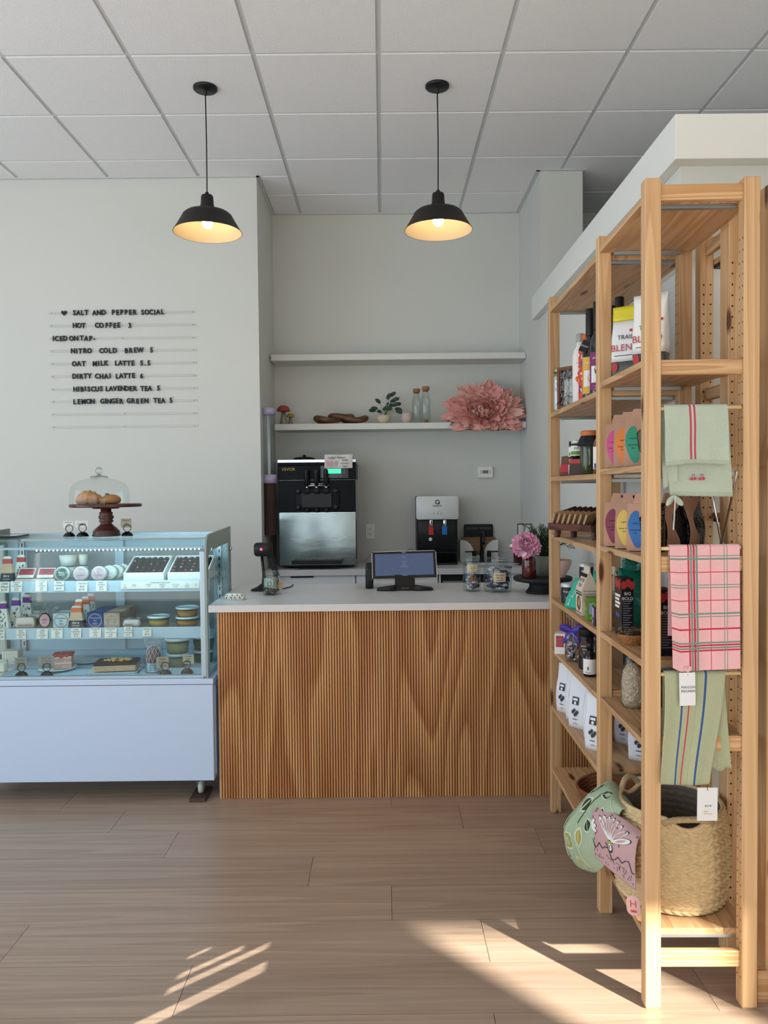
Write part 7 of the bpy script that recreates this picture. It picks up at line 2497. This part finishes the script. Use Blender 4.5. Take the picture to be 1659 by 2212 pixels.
def cloth(m, nu, nv, fn, pick):
    """grid of cloth, every face takes the woven colour for its (u, v)"""
    by = {}
    P = [[fn(i / nu, j / nv) for i in range(nu + 1)] for j in range(nv + 1)]
    k0 = len(m.v)
    m.v += [tuple(p) for r in P for p in r]
    for j in range(nv):
        for i in range(nu):
            mt = pick((i + 0.5) / nu, (j + 0.5) / nv)
            a = k0 + j * (nu + 1) + i
            m.f.append((a, a + 1, a + nu + 2, a + nu + 1))
            m.mi.append(m.m(mt))
            m.sm.append(True)
    return m


def hung(x0, x1, yr, zr, z_front, z_back, fx, fb, front_off=0.010, r=0.0075, phase=0.0, wav=0.004):
    """cloth over a rod: v = 0 at the front hem, v = 1 at the back hem; fx / fb shift the front and back edges"""
    Lf, Lb = zr - z_front, zr - z_back
    cap = PI * r
    tot = Lf + cap + Lb

    def fn(u, v):
        s = v * tot
        x = x0 + (x1 - x0) * u
        if s < Lf:
            f = 1 - s / Lf
            w = wav * f * sin(7 * u + phase) + 0.5 * wav * f * sin(17 * u + 3 * f)
            dx, dz = fx(u, f)
            return Vector((x + dx, yr - r - w - front_off * f, zr - Lf * f + dz))
        if s < Lf + cap:
            a = (s - Lf) / r
            return Vector((x, yr - r * cos(a), zr + r * sin(a)))
        f = (s - Lf - cap) / Lb
        dx, dz = fb(u, f)
        return Vector((x + dx, yr + r + wav * f * sin(6 * u + phase), zr - Lb * f + dz))
    return fn, Lf / tot, (Lf + cap) / tot


YR = UY + 0.0085
# mint towel: front and rear layer both hang to the viewer's side, rear one longer
t = thing('tea_towel', 'pale mint tea towel with rose stripes and cherry embroidery, top of the three', 'tea towel', (0.846, YR, DOW[0]), 0, 'tea towels hung on the end frame')
fn, a1, a2 = hung(0.7585, 0.929, YR - 0.004, DOW[0], 1.497, 1.412, lambda u, f: (0.001 * sin(6 * f), 0.004 * sin(4 * u) - 0.006 * (1 - u) * f), lambda u, f: (0.022 * f * (1.0 - 0.35 * u) + 0.008 * u, -0.004 * u * f), 0.014, 0.0082, 0.4, 0.002)


def pk(u, v):
    if v < 0.035 or v > 0.975:
        return 'linen_mint_hem'
    if v > a1 + 0.02:
        return 'linen_mint'
    if 0.385 < u < 0.42 or 0.455 < u < 0.49:
        return 'stripe_rose'
    if 0.43 < u < 0.436 or 0.443 < u < 0.449:
        return 'linen_cream'
    return 'linen_mint'


m = cloth(MB(), 150, 70, fn, pk)
m.build('cloth', t, True, solid=0.0016)
fn2, _, _ = hung(0.749, 0.80, YR + 0.012, DOW[0] - 0.003, 1.43, 1.46, lambda u, f: (0.012 * f * (1 - u), 0.02 * u), lambda u, f: (0, 0), 0.004, 0.004, 1.0, 0.003)
m = cloth(MB(), 14, 40, fn2, lambda u, v: 'linen_mint')
m.build('folded_edge', t, True, solid=0.0016)
m = MB()
mp = flat((0, YR + 0.0015, 0))
for cx, s in ((0.8395, 1), (0.8625, -1)):
    m.disc(mp, 0.0046, 0.0040, 'stripe_rose', cx - 0.004, 1.457, 0.0065, 12).disc(mp, 0.0046, 0.0042, 'stripe_rose', cx + 0.005, 1.4575, 0.0065, 12)
    m.tube([(cx - 0.003, YR - 0.0055, 1.461), (cx - 0.001, YR - 0.0055, 1.467), (cx + 0.005, YR - 0.0055, 1.470)], 0.0007, 'stripe_rose', 5)
    m.tube([(cx + 0.004, YR - 0.0055, 1.461), (cx + 0.004, YR - 0.0055, 1.467), (cx - 0.003, YR - 0.0055, 1.470)], 0.0007, 'stripe_rose', 5)
o = m.build('embroidery', t, True, label='rose red cherry embroidery')
m = MB()
X = Matrix.Translation((0.790, YR - 0.004, 1.366)) @ Matrix.Rotation(0.06, 4, 'Y') @ Matrix.Rotation(1.15, 4, 'Z')
m.box(-0.018, 0.018, -0.0006, 0.0006, -0.046, 0.040, 'tag_white', X)
m.text('MAISON', 0.007, 'ink', lambda u, v, h=0.0: X @ Vector((u, -0.0006 - h, v)), 0, 0.0)
for s in (-1, 1):
    Y = Matrix.Translation((0.789, YR - 0.002, 1.412)) @ Matrix.Rotation(PI + s * 0.7, 4, 'Y')
    petal(m, Y, 0.034, 0.016, 0.1, 0.2, 'linen_mint', 0.1, 3, 4, s)
m.build('swing_tag', t, True, label='white paper tag on a mint ribbon')

t = thing('tea_towel', 'pink tea towel with red and green plaid lines, middle of the three', 'tea towel', (0.866, YR, DOW[1]), 0, 'tea towels hung on the end frame')
fn, a1, a2 = hung(0.7735, 0.963, YR - 0.004, DOW[1], 0.945, 1.03, lambda u, f: (0.004 * f * (1 - u) - 0.004 * u * f, -0.008 * (1 - u) * f + (0.012 * max(0, 0.12 - u) * f * 8)), lambda u, f: (0.002, 0), 0.012, 0.0082, 1.2, 0.002)


def pk2(u, v):
    f = 1 - v / a1 if v < a1 else 0.0          # 0 at rod, 1 at front hem
    ver = None
    for c, w, mt in ((0.262, 0.013, 'stripe_red'), (0.300, 0.013, 'stripe_sage'), (0.340, 0.013, 'stripe_red'), (0.380, 0.013, 'stripe_sage'), (0.580, 0.004, 'stripe_red'), (0.775, 0.004, 'stripe_sage'), (0.815, 0.004, 'stripe_sage')):
        if abs(u - c) < w:
            ver = mt
    if v < a1:
        for c, w, mt in ((0.065, 0.0045, 'stripe_sage'), (0.09, 0.0045, 'stripe_sage'), (0.20, 0.0045, 'stripe_red'), (0.302, 0.0045, 'stripe_sage'), (0.326, 0.0045, 'stripe_sage'), (0.432, 0.0045, 'stripe_red'), (0.538, 0.0045, 'stripe_sage'), (0.562, 0.0045, 'stripe_sage'), (0.665, 0.0045, 'stripe_red'), (0.775, 0.009, 'stripe_sage'), (0.796, 0.009, 'stripe_red'), (0.818, 0.009, 'stripe_sage'), (0.840, 0.009, 'stripe_red')):
            if abs(f - c) < w:
                return mt if ver is None or 'sage' in mt else ver
    return ver or 'linen_pink'


m = cloth(MB(), 200, 260, fn, pk2)
m.build('cloth', t, True, solid=0.0016)
m = MB()
X = Matrix.Translation((0.8175, YR - 0.026, 0.893)) @ Matrix.Rotation(-0.02, 4, 'Y')
m.box(-0.0205, 0.0205, -0.0006, 0.0006, -0.046, 0.043, 'tag_white', X)
m.box(-0.0220, 0.0190, 0.0010, 0.0020, -0.047, 0.042, 'tag_white', X)
mp = lambda u, v, h=0.0: X @ Vector((u, -0.0006 - h, v))
m.text('MAISON', 0.0098, 'ink', mp, 0.001, 0.0, space=1.15, xs=0.95).text('MASARIN', 0.0098, 'ink', mp, 0.001, -0.0105, space=1.05, xs=0.9)
m.disc(mp, 0.0014, 0.0014, 'gold_lid', 0, 0.037, 0.0006, 10)
for s in (-1, 1):
    Y = Matrix.Translation((0.8175, YR - 0.028, 0.938)) @ Matrix.Rotation(s * 0.5, 4, 'Y')
    petal(m, Y, 0.017, 0.010, 0.1, 0.2, 'linen_pink', 0.1, 3, 4, s)
m.build('swing_tag', t, True, label='white tag reading MAISON MASARIN')

t = thing('tea_towel', 'sage green tea towel with blue and red stripes, lowest of the three', 'tea towel', (0.84, YR, DOW[2]), 0, 'tea towels hung on the end frame')
fn, a1, a2 = hung(0.760, 0.925, YR - 0.004, DOW[2], 0.632, 0.70, lambda u, f: (-0.012 * f * (1 - u) - 0.045 * f * u + 0.003 * sin(5 * f), -0.004 * sin(3 * u) * f), lambda u, f: (0.0, 0), 0.010, 0.0082, 2.0, 0.003)


def pk3(u, v):
    for c, w, mt in ((0.30, 0.012, 'stripe_blue'), (0.42, 0.012, 'stripe_red'), (0.545, 0.005, 'stripe_green'), (0.68, 0.017, 'stripe_blue')):
        if abs(u - c) < w:
            return mt
    return 'linen_sage'


m = cloth(MB(), 130, 60, fn, pk3)
m.build('cloth', t, True, solid=0.0016)
fn, a1, a2 = hung(0.865, 0.925, YR + 0.004, DOW[2] - 0.002, 0.664, 0.75, lambda u, f: (0.018 * f + 0.0 * u, 0.006 * sin(9 * u) * f), lambda u, f: (0.0, 0), 0.004, 0.006, 0.7, 0.004)
m = cloth(MB(), 24, 40, fn, lambda u, v: 'linen_sage')
m.build('folded_edge', t, True, solid=0.0016)
m = MB()
X = Matrix.Translation((0.8735, YR - 0.020, 0.574)) @ Matrix.Rotation(0.01, 4, 'Y')
m.box(-0.0275, 0.0275, -0.0006, 0.0006, -0.045, 0.046, 'tag_white', X)
mp = lambda u, v, h=0.0: X @ Vector((u, -0.0006 - h, v))
m.text('$25.00', 0.0068, 'ink', mp, 0.002, -0.006).rect(mp, -0.017, 0.020, -0.035, -0.014, 'bottle_white', 0.0003)
m.lines(['Stripe', 'Tea Towel'], 0.0052, 'grey_ink', mp, -0.010, -0.021, 1.2, 0.0006, align='LEFT')
m.tube([X @ Vector(p) for p in ((0, -0.001, 0.038), (-0.002, -0.004, 0.05), (0.001, 0.0, 0.062))], 0.0007, 'black', 5)
m.build('swing_tag', t, True, label='white price tag')

# towels hanging out of the seagrass basket, over the shelf edge
mat('cloth_green', '#a0b398', 0.85, vary=0.10, vscale=10, bump=0.2, bscale=240)
mat('leaf_dark', '#33412e', 0.9)
mat('leaf_gold', '#a59a4e', 0.9)
mat('cloth_line', '#d4dfc4', 0.9)
mat('cloth_mauve', '#bf9c9e', 0.85, vary=0.06, vscale=12, bump=0.2, bscale=240)
mat('petal_white', '#dfe0df', 0.9)
mat('mauve_ink', '#3c3038', 0.9)
t = thing('printed_towel', 'green leaf-printed towel draped over the basket and hanging past the shelf edge', 'tea towel', (0.70, 2.45, 0.45), 0)
PTS = [  # rows from inside the basket over the rim and down outside; columns from rear to front
    [(0.775, 2.50, 0.440), (0.770, 2.42, 0.446), (0.765, 2.34, 0.446), (0.768, 2.32, 0.440)],
    [(0.735, 2.520, 0.485), (0.712, 2.43, 0.498), (0.694, 2.36, 0.492), (0.712, 2.315, 0.478)],
    [(0.690, 2.545, 0.452), (0.664, 2.47, 0.468), (0.660, 2.37, 0.455), (0.690, 2.315, 0.448)],
    [(0.640, 2.575, 0.385), (0.622, 2.50, 0.395), (0.630, 2.40, 0.385), (0.676, 2.325, 0.410)],
    [(0.602, 2.600, 0.320), (0.592, 2.53, 0.315), (0.618, 2.43, 0.310), (0.668, 2.335, 0.375)],
    [(0.596, 2.600, 0.262), (0.610, 2.54, 0.236), (0.640, 2.45, 0.250), (0.664, 2.345, 0.335)],
    [(0.612, 2.595, 0.222), (0.640, 2.545, 0.186), (0.668, 2.44, 0.226), (0.662, 2.355, 0.300)],
]


def cr(p0, p1, p2, p3, f):
    return tuple(0.5 * (2 * b + (c - a) * f + (2 * a - 5 * b + 4 * c - d) * f * f + (3 * b - a - 3 * c + d) * f ** 3) for a, b, c, d in zip(p0, p1, p2, p3))


def patch(P, u, v):
    def line(L, f):
        n = len(L) - 1
        i = min(int(f * n), n - 1)
        return cr(L[max(i - 1, 0)], L[i], L[i + 1], L[min(i + 2, n)], f * n - i)
    return Vector(line([line(r, u) for r in P], v))


def fgreen(u, v):
    p = patch(PTS, u, v)
    p.x += 0.006 * sin(13 * u + 2 * v) * v
    return p


def on_patch(fn):
    def mp(u, v, h=0.0):
        p = fn(u, v)
        du = fn(min(1, u + 0.01), v) - fn(max(0, u - 0.01), v)
        dv = fn(u, min(1, v + 0.01)) - fn(u, max(0, v - 0.01))
        n = du.cross(dv)
        if n.length > 1e-9:
            n.normalize()
        if n.x > 0:
            n = -n
        return p + n * (h + 0.0012)
    return mp


MB().grid(36, 44, fgreen, 'cloth_green').build('cloth', t, True, solid=0.0016)
gm = on_patch(fgreen)
m = MB()
for i, (u, v, ang, L, w, mt) in enumerate(((0.25, 0.30, 0.4, 0.15, 0.055, 'leaf_dark'), (0.55, 0.22, -0.6, 0.13, 0.05, 'leaf_dark'), (0.72, 0.38, 0.5, 0.13, 0.05, 'leaf_dark'), (0.40, 0.42, -0.3, 0.12, 0.045, 'leaf_dark'),
                                           (0.15, 0.62, 0.5, 0.12, 0.05, 'leaf_gold'), (0.35, 0.72, -0.5, 0.13, 0.05, 'leaf_gold'), (0.55, 0.62, 0.4, 0.12, 0.045, 'leaf_gold'), (0.22, 0.86, -0.2, 0.10, 0.045, 'leaf_dark'), (0.48, 0.86, 0.6, 0.10, 0.045, 'leaf_gold'), (0.12, 0.45, -0.4, 0.11, 0.045, 'leaf_gold'), (0.62, 0.50, 1.0, 0.10, 0.04, 'leaf_dark'))):
    def q(s, x, h, ang=ang, u=u, v=v, L=L, w=w):
        return gm(max(0.01, min(0.99, u + (s * L * sin(ang) + x * w * cos(ang)) * 1.6)), max(0.01, min(0.99, v + s * L * cos(ang) - x * w * sin(ang))), h)
    for sc_, mm, hh in ((1.25, 'cloth_line', 0.0), (1.0, mt, 0.0006)):
        for k in range(8):
            a, b2 = -0.5 + k / 8, -0.5 + (k + 1) / 8
            wa, wb = cos(PI * a) * 0.9 * sc_, cos(PI * b2) * 0.9 * sc_
            m.add([q(a * sc_, -wa, hh), q(a * sc_, wa, hh), q(b2 * sc_, wb, hh), q(b2 * sc_, -wb, hh)], [(0, 1, 2, 3)], mm)
    m.tube([q(a, 0, 0.0016) for a in (-0.6, -0.3, 0, 0.3, 0.55)], 0.0008, 'cloth_line', 4)
for a, b2 in (((0.5, 0.02), (0.45, 0.55)), ((0.45, 0.3), (0.2, 0.95)), ((0.6, 0.15), (0.9, 0.3)), ((0.45, 0.55), (0.7, 0.9))):
    m.tube([gm(a[0] + (b2[0] - a[0]) * f, a[1] + (b2[1] - a[1]) * f, 0.001) for f in [i / 8 for i in range(9)]], 0.0012, 'leaf_dark' if a[1] < 0.1 else 'cloth_line', 4)
m.build('leaf_print', t, True)

t = thing('printed_towel', 'mauve towel printed with white daisy petals hanging from the basket front', 'tea towel', (0.69, 2.25, 0.42), 0)
PT2 = [
    [(0.660, 2.395, 0.455), (0.694, 2.300, 0.462), (0.740, 2.225, 0.446)],
    [(0.637, 2.390, 0.436), (0.670, 2.292, 0.444), (0.716, 2.203, 0.432)],
    [(0.634, 2.386, 0.392), (0.664, 2.288, 0.394), (0.706, 2.196, 0.386)],
    [(0.638, 2.384, 0.345), (0.667, 2.286, 0.346), (0.705, 2.192, 0.342)],
    [(0.645, 2.380, 0.300), (0.672, 2.283, 0.300), (0.706, 2.190, 0.296)],
]
fm = lambda u, v: patch(PT2, u, v)
MB().grid(24, 24, fm, 'cloth_mauve').build('cloth', t, True, solid=0.0016)
gm = on_patch(fm)
m = MB()


def ppetal(cu, cv, ang, L, w):
    for s, mt, h in ((1.0, 'mauve_ink', 0.0), (0.88, 'petal_white', 0.0007)):
        pts = []
        for k in range(16):
            a = 2 * PI * k / 16
            l2 = L * (0.5 + 0.5 * s * cos(a)) + (1 - s) * 0.0
            ww = w * s * sin(a) * (0.75 + 0.25 * cos(a))
            u, v = cu + l2 * sin(ang) + ww * cos(ang), cv - l2 * cos(ang) + ww * sin(ang)
            pts.append(gm(max(0.0, min(1, u)), max(0.0, min(1, v)), h))
        m.add(pts, [tuple(range(16))], mt)


for k, ang in enumerate((-0.75, -0.5, -0.25, 0.0, 0.25, 0.5, 0.8, 1.1)):
    ppetal(0.48, 0.52, ang, 0.40 if k < 6 else 0.44, 0.050)
for ang in (0.9, 1.3, 1.7):
    ppetal(-0.05, 0.48, ang, 0.24, 0.045)
def blob(u, v, ru, rv, mt, h, n=10):
    m.add([gm(max(0, min(1, u + ru * cos(2 * PI * k / n))), max(0, min(1, v + rv * sin(2 * PI * k / n))), h) for k in range(n)], [tuple(range(n))], mt)
blob(0.48, 0.53, 0.075, 0.022, 'leaf_gold', 0.0016)
blob(0.48, 0.61, 0.06, 0.075, 'mauve_ink', 0.0006)
blob(0.48, 0.60, 0.045, 0.055, 'petal_white', 0.0012)
for i in range(4):
    blob(0.455 + 0.025 * (i % 2), 0.585 + 0.03 * (i // 2), 0.010, 0.012, 'mauve_ink', 0.0018, 6)
prev = None
for i in range(15):
    u, v = 0.02 + 0.96 * i / 14, 0.70 + 0.05 * ((i * 5) % 3 - 1) + 0.05 * sin(i)
    p = gm(u, v, 0.001)
    if prev:
        m.tube([prev, p], 0.0012, 'mauve_ink', 5)
    prev = p
for i in range(40):
    u, v = rnd.uniform(0.03, 0.97), rnd.uniform(0.76, 0.90)
    m.tube([gm(u, v, 0.0006), gm(u, v + 0.03, 0.0006)], 0.0006, 'mauve_ink', 4)
for i in range(16):
    u, v = rnd.uniform(0.05, 0.95), rnd.uniform(0.05, 0.66)
    m.tube([gm(u - 0.018, v, 0.0006), gm(u + 0.018, v, 0.0006)], 0.0006, 'mauve_ink', 4)
    m.tube([gm(u, v - 0.025, 0.0006), gm(u, v + 0.025, 0.0006)], 0.0006, 'mauve_ink', 4)
m.build('daisy_print', t, True)
mat('tag_pink', '#e0b5b4', 0.7)
m = MB()
X = Matrix.Translation((0.6955, 2.180, 0.258)) @ Matrix.Rotation(-0.45, 4, 'Z') @ Matrix.Rotation(-0.06, 4, 'Y')
m.loft([[X @ Vector((p[0], d, p[1])) for p in rr(0.038, 0.056, 0, 0.017, 6)] for d in (-0.0006, 0.0006)], 'tag_pink', False)
mp = lambda u, v, h=0.0: X @ Vector((u, -0.0006 - h, v))
m.text('H', 0.028, 'print_red', mp, 0, -0.004).rect(mp, -0.008, 0.008, -0.019, -0.012, 'print_red')
m.tube([X @ Vector((0, 0, 0.026)), X @ Vector((0.003, 0.0, 0.046))], 0.0008, 'cake_cream', 5)
m.build('swing_tag', t, True, label='pink rounded tag with red letter H')
